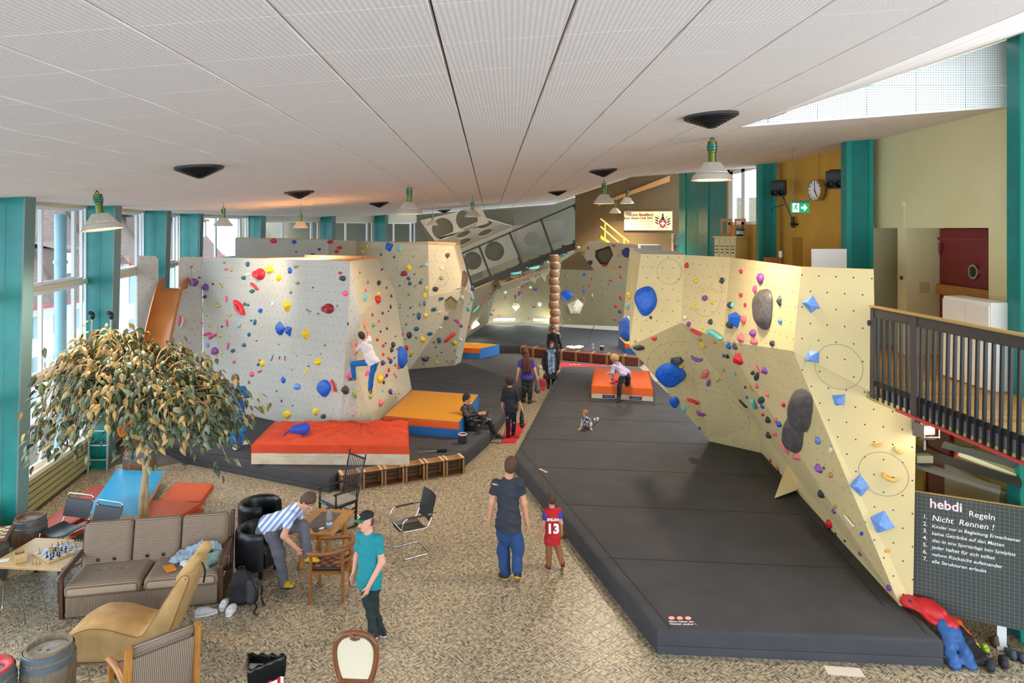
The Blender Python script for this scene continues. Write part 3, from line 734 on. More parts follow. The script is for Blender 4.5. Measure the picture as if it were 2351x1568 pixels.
def hold_mesh(kind, seed):
    rg = random.Random(seed); b = MB()
    if kind in 'BTL':
        bm = bmesh.new(); bmesh.ops.create_icosphere(bm, subdivisions=2 if kind != 'T' else 2, radius=.5)
        amp = {'B': .16, 'T': .3, 'L': .03}[kind]; fr = {'B': 3.1, 'T': 6.0, 'L': 3}[kind]; ph = [rg.random() * 6 for _ in range(6)]
        lean = (rg.uniform(-.25, .25), rg.uniform(-.1, .35))
        for v in bm.verts:
            c = v.co; nn = 1 + amp * (math.sin(c.x * fr * 2 + ph[0]) + math.sin(c.y * fr * 2 + ph[1]) + math.sin((c.x + c.y + c.z) * fr + ph[2])) / 1.6
            c *= nn; c.z = c.z * .85
            if c.z < -.02: c.z = -.02
            else: c.x += lean[0] * c.z; c.y += lean[1] * c.z
        bm.verts.index_update(); b.add([v.co for v in bm.verts], [[v.index for v in f.verts] for f in bm.faces]); bm.free()
        if kind == 'B': b.cyl((0.02, .02, .28), (.03, .03, .455), .045, n=8)
    elif kind in 'PQ':      # angular volume
        k = 5 if kind == 'P' else 4; base = []
        for i in range(k):
            a = 2 * math.pi * (i + rg.uniform(-.22, .22)) / k + .5; base.append(Vector((.56 * math.cos(a), .56 * math.sin(a), 0)))
        ap = [Vector((p.x * .35 + rg.uniform(-.1, .1), p.y * .35 + .1, .42 + rg.uniform(-.08, .08))) for p in base[:2]] + [Vector((rg.uniform(-.15, .1), -.12, .5))]
        bm = bmesh.new(); [bm.verts.new(v) for v in base + [v - Vector((0, 0, .03)) for v in base] + ap]
        bmesh.ops.convex_hull(bm, input=bm.verts); bmesh.ops.bevel(bm, geom=bm.edges[:], offset=.03, segments=1, affect='EDGES')
        bm.verts.index_update(); b.add([v.co for v in bm.verts], [[v.index for v in f.verts] for f in bm.faces]); bm.free()
    elif kind == 'D':     # big rounded pad: soft polygon outline, flat edge rim and low dome
        k = 40; sh = [rg.random() * 6.28, rg.uniform(.05, .14), rg.random() * 6.28, rg.uniform(.02, .06)]
        rr = lambda a: .5 * (abs(math.cos(a - .5 - sh[3])) ** 2.7 + abs(math.sin(a - .5 - sh[3])) ** 2.7) ** (-1 / 2.7) * (1 + sh[1] * .7 * math.cos(a + sh[0]) + sh[3] * math.cos(3 * a + sh[2])) * .95
        rings = [(1, -.01), (1.0, .05), (.96, .09), (.86, .17), (.68, .27), (.45, .34), (.22, .36), (0, .35)]
        b.grid(lambda u, v: (lambda q, a: (rr(a) * q[0] * math.cos(a), rr(a) * q[0] * math.sin(a), q[1] * .8 - (.06 * math.exp(-((q[0] - .2) / .25) ** 2) if q[0] < .6 else 0)))(rings[round(u * 7)], v * 2 * math.pi), 7, k)
    elif kind == 'S':     # curved bar
        pts = [(-.5, .0, .06), (-.36, .03, .16), (-.1, .07, .2), (.15, .03, .2), (.36, -.04, .16), (.5, -.02, .05)]
        b.tube(smoothpath(pts, 3), [.05, .09, .13, .15, .15, .15, .14, .14, .14, .14, .15, .15, .14, .12, .09, .05], 8)
    elif kind == 'W':     # crescent
        pts = [(-.5, .2, .05), (-.3, -.05, .2), (0, -.15, .26), (.3, -.05, .2), (.5, .2, .05)]
        b.tube(smoothpath(pts, 3), [.04, .1, .15, .18, .2, .21, .22, .21, .2, .18, .15, .1, .04], 8)
    elif kind == 'F':     # funnel: round foot, narrow dished spout
        b.lathe([(.5, -.01), (.5, .05), (.44, .12), (.34, .24), (.29, .4), (.31, .5), (.27, .52), (.2, .44), (.0, .4)], 28)
    elif kind == 'H':     # long pointed jug with an eye
        o_ = [Vector((.5 * math.cos(a) * (1 if math.cos(a) > 0 else 1.0), .17 * math.sin(a) * (1.25 - .5 * abs(math.cos(a))), 0)) for a in [2 * math.pi * i / 32 for i in range(32)]]
        b.grid(lambda u, v: (lambda p, q: ((p.x) * q[0] + .02 * (1 - q[0]), p.y * q[0], q[1]))(o_[round(v * 32) % 32], [(1, 0), (1, .1), (.9, .22), (.65, .28), (.4, .22), (.38, .02)][round(u * 5)]), 5, 32)
    return b
HMESH = {}
def hold(key, px, py, w, h, col, kind='B', ang=None, tall=1.0):
    q, n, panel = ray_hit(px, py, key); x, y, s, t = plane_frame(q, n)
    j0 = proj(q); jx, jy = proj(q + x * .01), proj(q + y * .01); Jm = np.array([[jx[0] - j0[0], jy[0] - j0[0]], [jx[1] - j0[1], jy[1] - j0[1]]]) / .01
    Ji = np.linalg.inv(Jm); Um, Sm, Vm = np.linalg.svd(Ji @ np.diag((w, h))); lim = max(w, h) * q.y / F * (2.5 if kind == 'D' else 1.7); mx, my = min(Sm[0], lim), min(Sm[1], lim)
    def inplane(a_, L_): v_ = Ji @ np.array((math.cos(a_), math.sin(a_))); return math.atan2(v_[1], v_[0]), min(np.linalg.norm(v_) * L_, L_ * q.y / F * 1.7)
    if ang is None and kind in 'SWH': ang = 0 if w >= h else 75
    random.random(); a = math.atan2(Um[1, 0], Um[0, 0])
    if kind not in 'SWH' and (w >= h) and a > math.pi / 2: a -= math.pi
    if kind in 'SWH': a, ln = inplane(math.radians(ang or 0), math.hypot(w, h))
    if kind in 'SWH':
        sx, sy, sz = ln, ln * (.75 if kind != 'H' else 1.0), ln * .7
    else:
        sx, sy = mx, my; sz = min(max(mx, my) * .75, min(mx, my) * 1.15) * tall
    var = (kind, random.randrange(5) if kind not in 'FHSW' else 0)
    if var not in HMESH:
        o = hold_mesh(kind, hash(var[0]) % 97 * 0 + ord(kind) * 11 + var[1]).build('climbing_hold', HM['r'])
        me = o.data; bpy.data.objects.remove(o)
        if kind not in 'PQ': me.polygons.foreach_set('use_smooth', [True] * len(me.polygons))
        HMESH[var] = me
    o = bpy.data.objects.new('climbing_hold', HMESH[var]); COL.objects.link(o)
    o.material_slots[0].link = 'OBJECT'; o.material_slots[0].material = HM[col]
    R = Matrix((x * math.cos(a) + y * math.sin(a), -x * math.sin(a) + y * math.cos(a), n)).transposed()
    o.matrix_world = Matrix.LocRotScale(q, R, Vector((sx, sy, sz)))
    root = panel.parent; o.parent = root
    nm = {'B': 'climbing hold', 'T': 'knobbly climbing hold', 'L': 'ball hold', 'P': 'faceted climbing hold', 'Q': 'faceted climbing hold', 'D': 'large smooth pad hold', 'S': 'bar shaped hold', 'W': 'crescent hold', 'F': 'funnel shaped hold', 'H': 'pointed jug hold with an eye'}[kind]
    o['label'] = HCN[col] + ' ' + nm
    return o
def holds(key, ox, oy, sc, rows):
    for r in rows:
        x, y, w, h, c = r[:5]; kind = r[5] if len(r) > 5 else ('B' if min(w, h) > 0 else 'B')
        hold(key, ox + x / sc, oy + y / sc, w / sc, h / sc, c, kind, r[6] if len(r) > 6 else None)
def ring(key, px, py, w, h):
    """round inlay joint let into a board"""
    q, n, panel = ray_hit(px, py, key); x, y, s, t = plane_frame(q, n); r = (w / s + h / t) / 4
    b = MB(); k = 48
    for i in range(k):
        a0, a1 = 2 * math.pi * i / k, 2 * math.pi * (i + 1) / k
        P = [q + n * .002 + (x * math.cos(a) + y * math.sin(a)) * rr for rr in (r, r + .007) for a in (a0, a1)]; b.add(P, [(0, 1, 3, 2)])
    b.build('round_inlay', M_ring, panel.parent)
def V3(*a): return Vector(a)
# --- right-hand wall
rw = thing('climbing_wall', 'long cream overhanging climbing wall with blue pads beside the gallery railing', 'climbing wall')
T1, T2, T3, T4 = V3(2.70, 14.6, 4.77), V3(3.49, 14.1, 4.77), V3(4.03, 12.85, 4.77), V3(4.03, 9.7, 4.77)
T5 = V3(4.72, 9.1, 4.77); P1, P2, P3, P4 = W(1445, 795, 14.6), W(1563, 741, 14.1), W(1660, 783, 12.85), W(1821, 806, 9.76)
Qp, Rp, Sp = W(1737, 977, 15.0), G(1629, 1013, .33), G(1749, 1040, .33)
B1, B2 = G(2066, 1391, .33), G(2096, 1394, .33)
facet(rw, [T1, T2, P2, P1], PLY_R, 'R'); facet(rw, [T2, T3, P3, P2], PLY_R, 'R'); facet(rw, [T3, T4, P4, P3], PLY_R, 'R')
facet(rw, [P1, P2, Rp], PLY_R, 'R'); facet(rw, [P2, P3, Qp], PLY_R, 'R'); facet(rw, [P2, Qp, Rp], PLY_R, 'R'); facet(rw, [Rp, Qp, Sp], PLY_R, 'R')
facet(rw, [P3, P4, B1], PLY_R, 'R'); facet(rw, [P3, B1, Sp, Qp], PLY_R, 'R')
E1 = W(2010, 905, 9.1); E2 = W(2103, 945, 9.02)
facet(rw, [T4, T5, E1, E2, B2, B1, P4], PLY_R, 'E', name='end_panel')
A1 = W(1446, 569, 15.6); A2 = W(1443, 700, 15.2)
facet(rw, [T1, P1, W(1452, 760, 15.1), W(1430, 745, 16.0), A1], PLY_R, 'X', name='edge_panel')
part(rw, 'top_board', MB().add([A1, T1, T2, V3(3.7, 15.2, 4.8)], [(0, 1, 2, 3)]).add([A1 - V3(0, 0, .04), T1 - V3(0, 0, .04), T2 - V3(0, 0, .04), V3(3.7, 15.2, 4.76)], [(3, 2, 1, 0)]), mat('white topped board', '#dfe3e2', .6))
part(rw, 'back_board', MB().prism([V3(3.5, 15.4, .33), V3(5.55, 15.9, .33), V3(5.6, 9.3, .33), V3(5.6, 9.3, 3.0), V3(5.2, 15.6, 3.0), V3(3.7, 15.4, 3.0)], (0, 0, .02)), M_edge) if False else None
# pyramid volume on the lower board
q = [W(1806, 1066, 11.3), W(1823, 1094, 10.7), W(1833, 1130, 10.4), W(1779, 1143, 10.6)]
a0 = G(1830, 1134, .9); q = [ray_hit(1806, 1066, 'R')[0], ray_hit(1832, 1124, 'R')[0], ray_hit(1790, 1128, 'R')[0]]
ap = W(1778, 1144, (q[0].y + q[1].y) / 2 - .35)
vol = MB().add([q[0], q[1], q[2], ap], [(0, 1, 3), (0, 3, 2), (1, 2, 3), (0, 2, 1)]); part(rw, 'pyramid_volume', vol, PLY_R, label='white pyramid shaped volume')
holds('R', 1400, 540, 3.918, [(332, 588, 198, 264, 'b', 'D'), (368, 740, 28, 36, 'n'), (695, 274, 32, 62, 'r'), (777, 408, 38, 42, 'y', 'T'), (1010, 408, 46, 58, 'n', 'P'), (858, 566, 54, 56, 'P'), (762, 635, 34, 40, 'y', 'W'),
  (922, 608, 30, 32, 'y', 'T'), (680, 738, 38, 46, 'e', 'L'), (712, 800, 40, 48, 'P'), (908, 780, 36, 62, 'n'), (837, 826, 24, 34, 'y'), (782, 862, 80, 46, 'r', 'S', 25), (957, 895, 118, 80, 'c', 'S', 25), (810, 932, 46, 40, 'o'), (840, 988, 56, 46, 'y', 'T'), (944, 956, 40, 42, 'o'),
  (1185, 323, 24, 48, 'r'), (1363, 388, 50, 104, 'P'), (1312, 486, 26, 70, 'k'), (1183, 537, 24, 44, 'r'), (1090, 630, 34, 64, 'n'), (1106, 630, 18, 50, 'c'), (1222, 628, 22, 34, 'r'), (1140, 762, 84, 142, 'b', 'Q'), (1090, 806, 38, 80, 'n'), (1210, 758, 40, 80, 's'),
  (1390, 672, 150, 384, 'N', 'D'), (1533, 592, 26, 104, 'n', 'P'), (1537, 770, 30, 52, 'B'), (1188, 928, 54, 88, 's', 'P'), (1298, 882, 42, 76, 'P'), (1308, 955, 54, 74, 's'), (1466, 975, 62, 58, 'n', 'P'), (1075, 998, 36, 76, 'b', 'P'), (1130, 1002, 62, 66, 'n', 'P'), (1167, 1112, 90, 122, 'r', 'P'),
  (1027, 1080, 34, 44, 'b', 'P'), (1062, 1090, 38, 52, 'n'), (258, 1012, 108, 44, 'n', 'D'), (398, 930, 60, 34, 'r', 'P'), (605, 1130, 116, 78, 'n', 'P'), (785, 1102, 90, 50, 'P', 'W', 15), (640, 1180, 62, 28, 'o'), (549, 1255, 268, 206, 'b', 'D'), (858, 1240, 70, 70, 's'), (888, 1325, 42, 52, 'P'),
  (966, 1297, 50, 34, 'l'), (748, 1485, 108, 50, 'r', 'S', 20), (585, 1500, 90, 100, 'b', 'D'), (1023, 1210, 28, 50, 'l'), (1333, 1195, 50, 78, 's', 'S', 60), (1397, 1218, 66, 76, 'P', 'P'), (1290, 1234, 34, 50, 'n'), (1327, 1264, 38, 86, 'n'), (1223, 1363, 30, 42, 'n'), (1280, 1380, 40, 66, 'o', 'W', 60),
  (1325, 1357, 40, 56, 's'), (1420, 1430, 38, 50, 's'), (1238, 1455, 30, 40, 'b'), (1370, 1478, 60, 80, 'n'), (1375, 1535, 56, 60, 'b'), (1312, 1515, 40, 100, 'c', 'S', 70), (1205, 1510, 70, 70, 'n', 'S', 45), (1570, 1525, 26, 50, 'r'), (1125, 1245, 30, 50, 'c'), (228, 956, 24, 26, 'o')])
holds('R', 1500, 900, 3.137, [(1070, 140, 165, 320, 'N', 'D'), (1018, 295, 145, 280, 'N', 'D'), (1188, 350, 44, 62, 'B'), (955, 395, 60, 100, 's', 'S', 60), (1040, 460, 66, 78, 's', 'P'), (838, 308, 46, 66, 'n'), (882, 296, 54, 54, 's', 'P'), (792, 160, 26, 36, 'r'), (832, 195, 46, 74, 'n'), (912, 232, 44, 48, 'b'),
  (886, 205, 20, 50, 's'), (940, 90, 24, 40, 'r'), (650, 80, 60, 56, 'n', 'S', 45), (848, 492, 14, 36, 'r'), (893, 535, 28, 34, 'o'), (902, 568, 22, 34, 'n'), (1195, 552, 74, 76, 'P', 'P'), (1230, 547, 18, 24, 'n'), (1279, 597, 34, 48, 'o'), (1282, 415, 36, 54, 'e'), (1217, 732, 54, 84, 'n'), (1119, 733, 20, 20, 'o'),
  (1313, 825, 30, 36, 'o'), (1302, 857, 36, 56, 'P'), (1420, 920, 66, 84, 'e', 'S', 50), (1270, 948, 54, 84, 'r'), (1502, 1016, 26, 36, 'b'), (1314, 1020, 22, 28, 'n'), (1380, 1072, 18, 26, 'n'), (1492, 1164, 32, 40, 'P'), (1700, 1410, 40, 50, 'P'), (342, 148, 56, 40, 'P', 'W', 20), (222, 120, 32, 44, 'c', 'L'), (332, 260, 22, 24, 'b'), (418, 304, 16, 12, 'c')])
holds('E', 1400, 540, 3.918, [(1805, 622, 150, 150, 'B', 'Q'), (1832, 1095, 156, 120, 'B', 'Q'), (2063, 1475, 142, 116, 'B', 'Q'), (2330, 790, 36, 60, 'n', 'P')])
holds('E', 1500, 900, 3.137, [(1615, 377, 56, 42, 'O', 'W'), (1766, 420, 58, 48, 'O', 'W', 35), (1705, 612, 100, 66, 'O', 'W', 20), (1480, 676, 140, 150, 'B', 'Q'), (1650, 938, 178, 160, 'B', 'Q'), (1684, 1144, 46, 34, 'O'), (1838, 1472, 38, 34, 'b')])
holds('X', 1400, 540, 3.918, [(162, 840, 84, 230, 'b', 'D'), (222, 295, 16, 34, 'y'), (182, 548, 40, 50, 'y', 'T'), (166, 640, 18, 60, 'c'), (136, 745, 30, 40, 'O')])
ring('R', 1400 + 535 / 3.918, 540 + 328 / 3.918, 52, 61); ring('R', 1400 + 860 / 3.918, 540 + 500 / 3.918, 66, 130); ring('R', 1554, 831, 121, 102); ring('E', 1925, 842, 110, 102); ring('E', 1500 + 1655 / 3.137, 900 + 590 / 3.137, 112, 101); ring('R', 1641, 948, 118, 112)
for (px, py) in ((1556, 640),): pass
hq, hn, hp = ray_hit(1620, 668, 'R'); x, y, s, t = plane_frame(hq, hn)
text_part(rw, 'embossed_lettering', 'hebdi', .26, planeM(hq - x * .32 + hn * .001 + y * -.02, x, y), PLY_R, depth=.012, label='wall name embossed in the board'); text_part(rw, 'embossed_lettering', 'rocks', .16, planeM(hq + x * .22 + hn * .001 - y * .08, x, y), PLY_R, depth=.012)

# --- near left boulder
lw_ = thing('climbing_boulder', 'pale grey climbing boulder with a boy climbing its arete behind the red crash pad', 'climbing wall')
La, Lb_ = V3(-10.1, 18.8, 4.57), V3(-8.79, 19.8, 4.5)
A2t, Am, A3t = Lb_, None, V3(-3.86, 16.6, 4.53)
Ct = V3(-3.71, 19.1, 4.5); C1, C2, C3 = W(905, 665, 19.8), W(915, 722, 20.2), G(945, 893, .33)
M1, M2, N1 = W(802, 705, 16.6), W(826, 720, 16.8), W(819, 850, 16.8); Tb1, Tb2 = V3(-3.78, 16.95, .33), V3(-3.42, 17.3, .33)
Bl, Bl2 = V3(-8.72, 19.7, .33), V3(-4.15, 16.72, .33); Bla = V3(-10.1, 18.8, .33)
# side panels with the opening for the slide
dL = (Lb_ - La)
def Lp(s, z): p = La + dL * s; return V3(p.x, p.y, z)
facet(lw_, [Lp(0, .33), Lp(.31, .33), Lp(.31, 4.45), Lp(.27, 4.55), Lp(0, 4.57)], PLY_L, 'L'); facet(lw_, [Lp(.62, .33), Lp(1, .33), Lp(1, 4.5), Lp(.68, 4.52), Lp(.62, 4.42)], PLY_L, 'L'); facet(lw_, [Lp(.31, .33), Lp(.62, .33), Lp(.62, 3.55), Lp(.31, 3.55)], PLY_L, 'L')
Ab = V3(-4.0, 16.55, 1.0)
facet(lw_, [Lb_, A3t, M1, Bl2, Bl], PLY_L, 'A'); facet(lw_, [A3t, M2, M1], PLY_L, 'A'); facet(lw_, [M1, M2, N1, Bl2], PLY_L, 'A'); facet(lw_, [N1, Tb1, Bl2], PLY_L, 'A')
facet(lw_, [A3t, Ct, C1, C2, M2], PLY_M, 'C'); facet(lw_, [M2, C2, C3, N1], PLY_M, 'C'); facet(lw_, [N1, C3, Tb2], PLY_M, 'C'); facet(lw_, [N1, Tb2, Tb1], PLY_M, 'C')
part(lw_, 'top_board', MB().prism([Lb_ - V3(0, 0, .06), A3t - V3(0, 0, .06), Ct - V3(0, 0, .06), V3(-6, 20.4, 4.44)], (0, 0, .03)), M_edge)
part(lw_, 'timber_edge', MB().bar(V3(-6.0, 20.3, 4.5), Ct, .12, .08), mat('raw pine', '#c39a63', .6)); part(lw_, 'timber_edge', MB().bar(V3(-5.4, 19.6, 4.52), Ct - V3(.3, .4, -.02), .1, .04), MATS['raw pine'])
part(lw_, 'back_board', MB().prism([Ct, V3(-6, 20.4, 4.5), V3(-6, 20.6, .33), C3], (0, .04, 0)), M_edge)
A_ROWS = [(248, 167, 28, 26, 'l', 'T'), (270, 230, 34, 22, 'k'), (318, 232, 26, 34, 'l', 'T'), (467, 182, 40, 42, 't'), (428, 307, 36, 44, 't'), (470, 276, 46, 30, 'w'), (577, 272, 94, 106, 'r', 'F'), (668, 232, 76, 74, 'y', 'P'), (746, 304, 52, 66, 'y', 'P'), (845, 240, 42, 64, 'b', 'P'),
  (897, 208, 34, 28, 'g'), (913, 354, 34, 30, 'g'), (853, 435, 30, 32, 'g'), (1054, 393, 16, 16, 'p'), (1298, 262, 38, 28, 'r'), (1318, 312, 50, 58, 'n'), (88, 390, 50, 62, 'P'), (152, 362, 26, 20, 'n', 'P'), (80, 475, 36, 34, 'n', 'P'), (225, 372, 36, 40, 'l', 'W', 50), (200, 545, 34, 36, 'l', 'W', 40),
  (532, 380, 62, 54, 'r', 'S', 40), (506, 425, 52, 36, 't'), (277, 497, 22, 52, 'k', 'S', 85), (398, 570, 92, 130, 'r', 'H', 55), (440, 542, 30, 30, 't'), (470, 550, 24, 26, 't'), (582, 600, 52, 44, 'b', 'Q'), (690, 540, 24, 40, 'w'), (823, 560, 68, 104, 'y', 'P'), (1000, 592, 30, 24, 'g', 'P'), (1025, 606, 44, 22, 'g', 'P'), (1101, 629, 18, 20, 'p'),
  (1195, 582, 98, 94, 'R', 'F'), (1342, 446, 58, 50, 'K', 'D'), (1273, 557, 24, 22, 'g'), (95, 642, 26, 28, 'l', 'T'), (305, 640, 32, 26, 'y', 'T'), (122, 736, 34, 28, 'l', 'T'), (283, 712, 18, 60, 'k', 'S', 80), (235, 743, 20, 20, 'n', 'P'), (391, 725, 36, 58, 'W'), (498, 690, 20, 26, 't'), (531, 702, 32, 52, 't'), (595, 735, 22, 24, 'y', 'L'),
  (762, 758, 88, 122, 'b', 'P'), (840, 782, 54, 106, 'b', 'Q'), (993, 812, 66, 104, 'y', 'P'), (808, 720, 14, 14, 'g'), (107, 810, 56, 34, 'k', 'S', -25), (154, 831, 60, 42, 'k', 'S', -35), (222, 826, 36, 34, 'l', 'P'), (480, 815, 34, 34, 't'), (545, 871, 30, 14, 'r'), (924, 828, 14, 18, 'g'), (109, 910, 30, 38, 'B'), (291, 918, 24, 56, 'k', 'S', 100),
  (434, 911, 36, 36, 't'), (334, 963, 36, 40, 't'), (172, 965, 60, 70, 'P'), (230, 983, 28, 28, 'l', 'T'), (745, 905, 18, 20, 'g'), (850, 936, 18, 22, 'y', 'L'), (686, 1020, 34, 56, 'W', 'S', 110), (755, 1018, 18, 22, 'p'), (753, 1032, 20, 20, 'r', 'Q'), (803, 1020, 18, 22, 'p'), (803, 1040, 18, 26, 'r', 'Q'), (600, 1075, 46, 74, 'y', 'P'), (575, 1046, 24, 18, 'r'), (562, 1086, 28, 32, 't'),
  (578, 1148, 32, 20, 'r', 'S', -30), (910, 1008, 18, 16, 'g'), (1020, 998, 16, 18, 'g'), (1122, 990, 18, 22, 'g'), (1162, 909, 28, 32, 'g', 'P'), (1099, 1058, 76, 68, 'y', 'P'), (864, 1131, 16, 20, 'g'), (1014, 1101, 20, 18, 'p'), (1002, 1127, 24, 24, 'y', 'L'), (985, 1150, 22, 24, 'y', 'L'), (976, 1178, 22, 22, 'y', 'L'), (789, 1222, 46, 64, 'b', 'P'), (912, 1285, 60, 60, 'B'),
  (1160, 1298, 124, 152, 'b', 'D'), (1246, 1275, 50, 100, 'r', 'S', 65), (1342, 1315, 70, 76, 'n'), (1233, 1320, 16, 22, 'O', 'Q'), (545, 1393, 20, 26, 'y', 'L'), (771, 1413, 20, 24, 'p'), (727, 1325, 24, 14, 't'), (870, 1455, 24, 14, 't'), (584, 1495, 18, 16, 'k', 'L'), (503, 1485, 24, 12, 't'), (1077, 1505, 52, 76, 'y', 'P'), (824, 1535, 70, 76, 'y', 'D'), (1146, 1550, 46, 44, 'n', 'L'), (1413, 1542, 26, 18, 'k'),
  (1375, 1190, 36, 56, 'K', 'D'), (1427, 1355, 44, 64, 'G'), (1445, 910, 22, 30, 'K', 'L'), (1368, 720, 16, 30, 'p', 'T'), (345, 1062, 28, 32, 'k'), (505, 1175, 40, 44, 'k', 'T'), (310, 1280, 44, 36, 'b')]
holds('A', 450, 560, 3.92, A_ROWS)
holds('L', 300, 540, 5.11, [(742, 552, 110, 96, 'P'), (804, 498, 36, 22, 'n', 'P'), (570, 1000, 34, 110, 'k', 'S', 90), (598, 1015, 34, 120, 'e', 'S', 95), (836, 1030, 34, 24, 'k'), (712, 1104, 46, 28, 'l'), (695, 1262, 24, 26, 'k')])
holds('C', 700, 540, 4.9, [(615, 420, 26, 34, 'k'), (705, 528, 28, 34, 'k'), (683, 620, 26, 34, 'k'), (672, 700, 42, 80, 'c', 'D'), (826, 540, 38, 62, 'n'), (828, 655, 52, 52, 'y', 'P'), (812, 722, 84, 84, 'r'), (864, 388, 18, 34, 'p'), (918, 594, 20, 30, 'p'), (969, 685, 20, 40, 'p'), (757, 894, 18, 42, 'r'), (872, 877, 32, 40, 'p'), (962, 806, 16, 50, 'n'),
  (938, 857, 16, 26, 'p'), (829, 967, 28, 28, 'r'), (767, 1010, 26, 54, 'g', 'P'), (849, 1085, 24, 34, 'p'), (921, 1053, 24, 36, 'p'), (1017, 1137, 18, 24, 'p'), (809, 1176, 22, 40, 'r'), (906, 1217, 22, 30, 'p'), (985, 1230, 36, 64, 'n'), (968, 1290, 22, 70, 'n'), (878, 1247, 22, 46, 'r'), (1036, 1282, 14, 24, 'p'), (1083, 1365, 80, 260, 'b', 'D'),
  (877, 1342, 20, 46, 'r'), (936, 1383, 24, 36, 'r'), (1003, 1380, 16, 26, 'p'), (869, 1436, 36, 64, 'p'), (958, 1415, 26, 58, 'p'), (1014, 1460, 24, 46, 'g'), (1050, 1487, 18, 46, 'r'), (939, 1515, 18, 50, 'r'), (678, 1010, 26, 70, 's')])
holds('C', 760, 740, 7.125, [(783, 918, 84, 140, 'y'), (857, 984, 60, 70, 'n'), (865, 900, 30, 50, 'k'), (904, 866, 40, 60, 'p'), (1030, 850, 36, 46, 'k'), (1060, 886, 36, 44, 'k'), (840, 1116, 28, 50, 'c'), (960, 1130, 56, 80, 'p', 'T'), (975, 1095, 36, 30, 'k'), (1006, 1166, 24, 40, 'c'), (1104, 1165, 30, 32, 'k'), (1055, 1228, 28, 34, 'k'), (795, 1320, 46, 120, 's'), (640, 1220, 80, 90, 'G'), (580, 840, 40, 100, 'K')])
for x, y, w, h in ((297, 405, 117, 208), (718, 660, 315, 440), (1065, 643, 165, 225), (680, 1155, 305, 435), (322, 797, 285, 420), (1110, 1060, 330, 440), (1145, 1480, 170, 240)): ring('A', 450 + x / 3.92, 560 + y / 3.92, w / 3.92, h / 3.92)
ring('C', 876, 893, 26, 60)

# --- middle boulder
mw = thing('climbing_boulder', 'sand coloured climbing boulder with a lamplit upper face behind the near boulder', 'climbing wall')
D0, D1, D2 = W(540, 547, 24.4), W(754, 551, 25.6), W(819, 553, 27.3); F2 = W(983, 557, 24.4); G2 = W(1043, 560, 24.3); G3 = W(1054, 556, 25.4)
Fm = W(985, 681, 24.1); Gm = W(1069, 663, 23.6); Gn = W(1088, 682, 24.6)
Fb = G(941, 848, .33); Hb = G(1044, 839, .33); Hc = V3(-1.9, 26.0, .33)
facet(mw, [D0, D1, V3(D1.x, D1.y, .33), V3(D0.x, D0.y, .33)], PLY_L, 'D'); facet(mw, [D1, D2, V3(D2.x, D2.y, .33), V3(D1.x, D1.y, .33)], PLY_L, 'D')
facet(mw, [D2, F2, Fm, Fb, V3(D2.x, D2.y, .33)], PLY_M, 'F'); facet(mw, [F2, G2, Gm, Fm], PLY_M, 'Gf'); facet(mw, [G2, G3, Gn, Gm], PLY_M, 'Gf')
facet(mw, [Fm, Gm, Hb, Fb], PLY_M, 'Hf'); facet(mw, [Gm, Gn, Hc, Hb], PLY_M, 'H2')
part(mw, 'top_board', MB().prism([D2 - V3(0, 0, .03), F2 - V3(0, 0, .03), G2 - V3(0, 0, .03), G3 - V3(0, 0, .03)], (0, 0, .02)), M_edge)
part(mw, 'timber_edge', MB().bar(F2, G2, .1, .1).bar(G2, G3, .1, .1), MATS['raw pine']); part(mw, 'timber_edge', MB().bar(D0 + V3(0, .05, 0), D1 + V3(0, .05, 0), .08, .06), MATS['raw pine'])
holds('F', 700, 540, 4.9, [(953, 128, 86, 106, 'b', 'Q'), (704, 126, 36, 50, 'y', 'T'), (649, 190, 28, 44, 'y', 'T'), (860, 217, 22, 40, 't'), (1064, 150, 42, 76, 'c', 'D'), (1006, 246, 28, 26, 'p'), (1063, 362, 24, 50, 'W'), (1226, 236, 26, 28, 'g'), (1172, 367, 48, 84, 'y', 'P'), (1310, 348, 26, 34, 'g'), (1363, 330, 40, 60, 'W'), (1118, 432, 66, 62, 'R'), (1080, 448, 14, 22, 'c'),
  (1165, 488, 36, 52, 't'), (1183, 546, 34, 52, 't'), (1233, 439, 14, 24, 'n'), (1303, 532, 34, 44, 't'), (1316, 494, 24, 18, 'g'), (1068, 569, 20, 28, 't'), (1238, 570, 24, 22, 'g'), (1369, 598, 30, 62, 'y', 'P'), (1355, 682, 36, 62, 'y', 'P'), (1168, 668, 26, 36, 'g'), (1310, 660, 14, 18, 'g'), (1344, 765, 28, 50, 't'), (1074, 778, 18, 26, 'g'), (1293, 778, 22, 36, 'g'),
  (1222, 798, 16, 22, 'g'), (1070, 818, 14, 26, 't'), (1188, 817, 24, 28, 't'), (1224, 892, 28, 30, 'g'), (1158, 912, 18, 14, 't'), (1284, 908, 40, 84, 't'), (1142, 1000, 28, 52, 'g', 'P'), (1106, 1053, 26, 42, 'W'), (1257, 1056, 48, 58, 't'), (1177, 1122, 58, 70, 'n'), (1100, 1117, 16, 50, 'r'), (1255, 1152, 30, 36, 'g'), (1138, 1270, 44, 74, 'r'), (1200, 1320, 50, 34, 'y'),
  (1188, 1360, 20, 24, 'n'), (1150, 1415, 14, 24, 'n'), (1155, 1470, 20, 40, 'g'), (1128, 1172, 14, 14, 'n')])
holds('D', 700, 540, 4.9, [(285, 72, 62, 50, 'r'), (392, 136, 54, 44, 'r'), (356, 183, 48, 42, 'r'), (162, 158, 36, 32, 'p'), (85, 222, 72, 40, 'b', 'P')])
holds('D', 300, 540, 5.11, [(1672, 66, 80, 58, 'r', 'D'), (1915, 80, 68, 44, 'b'), (1942, 194, 26, 20, 'b')])
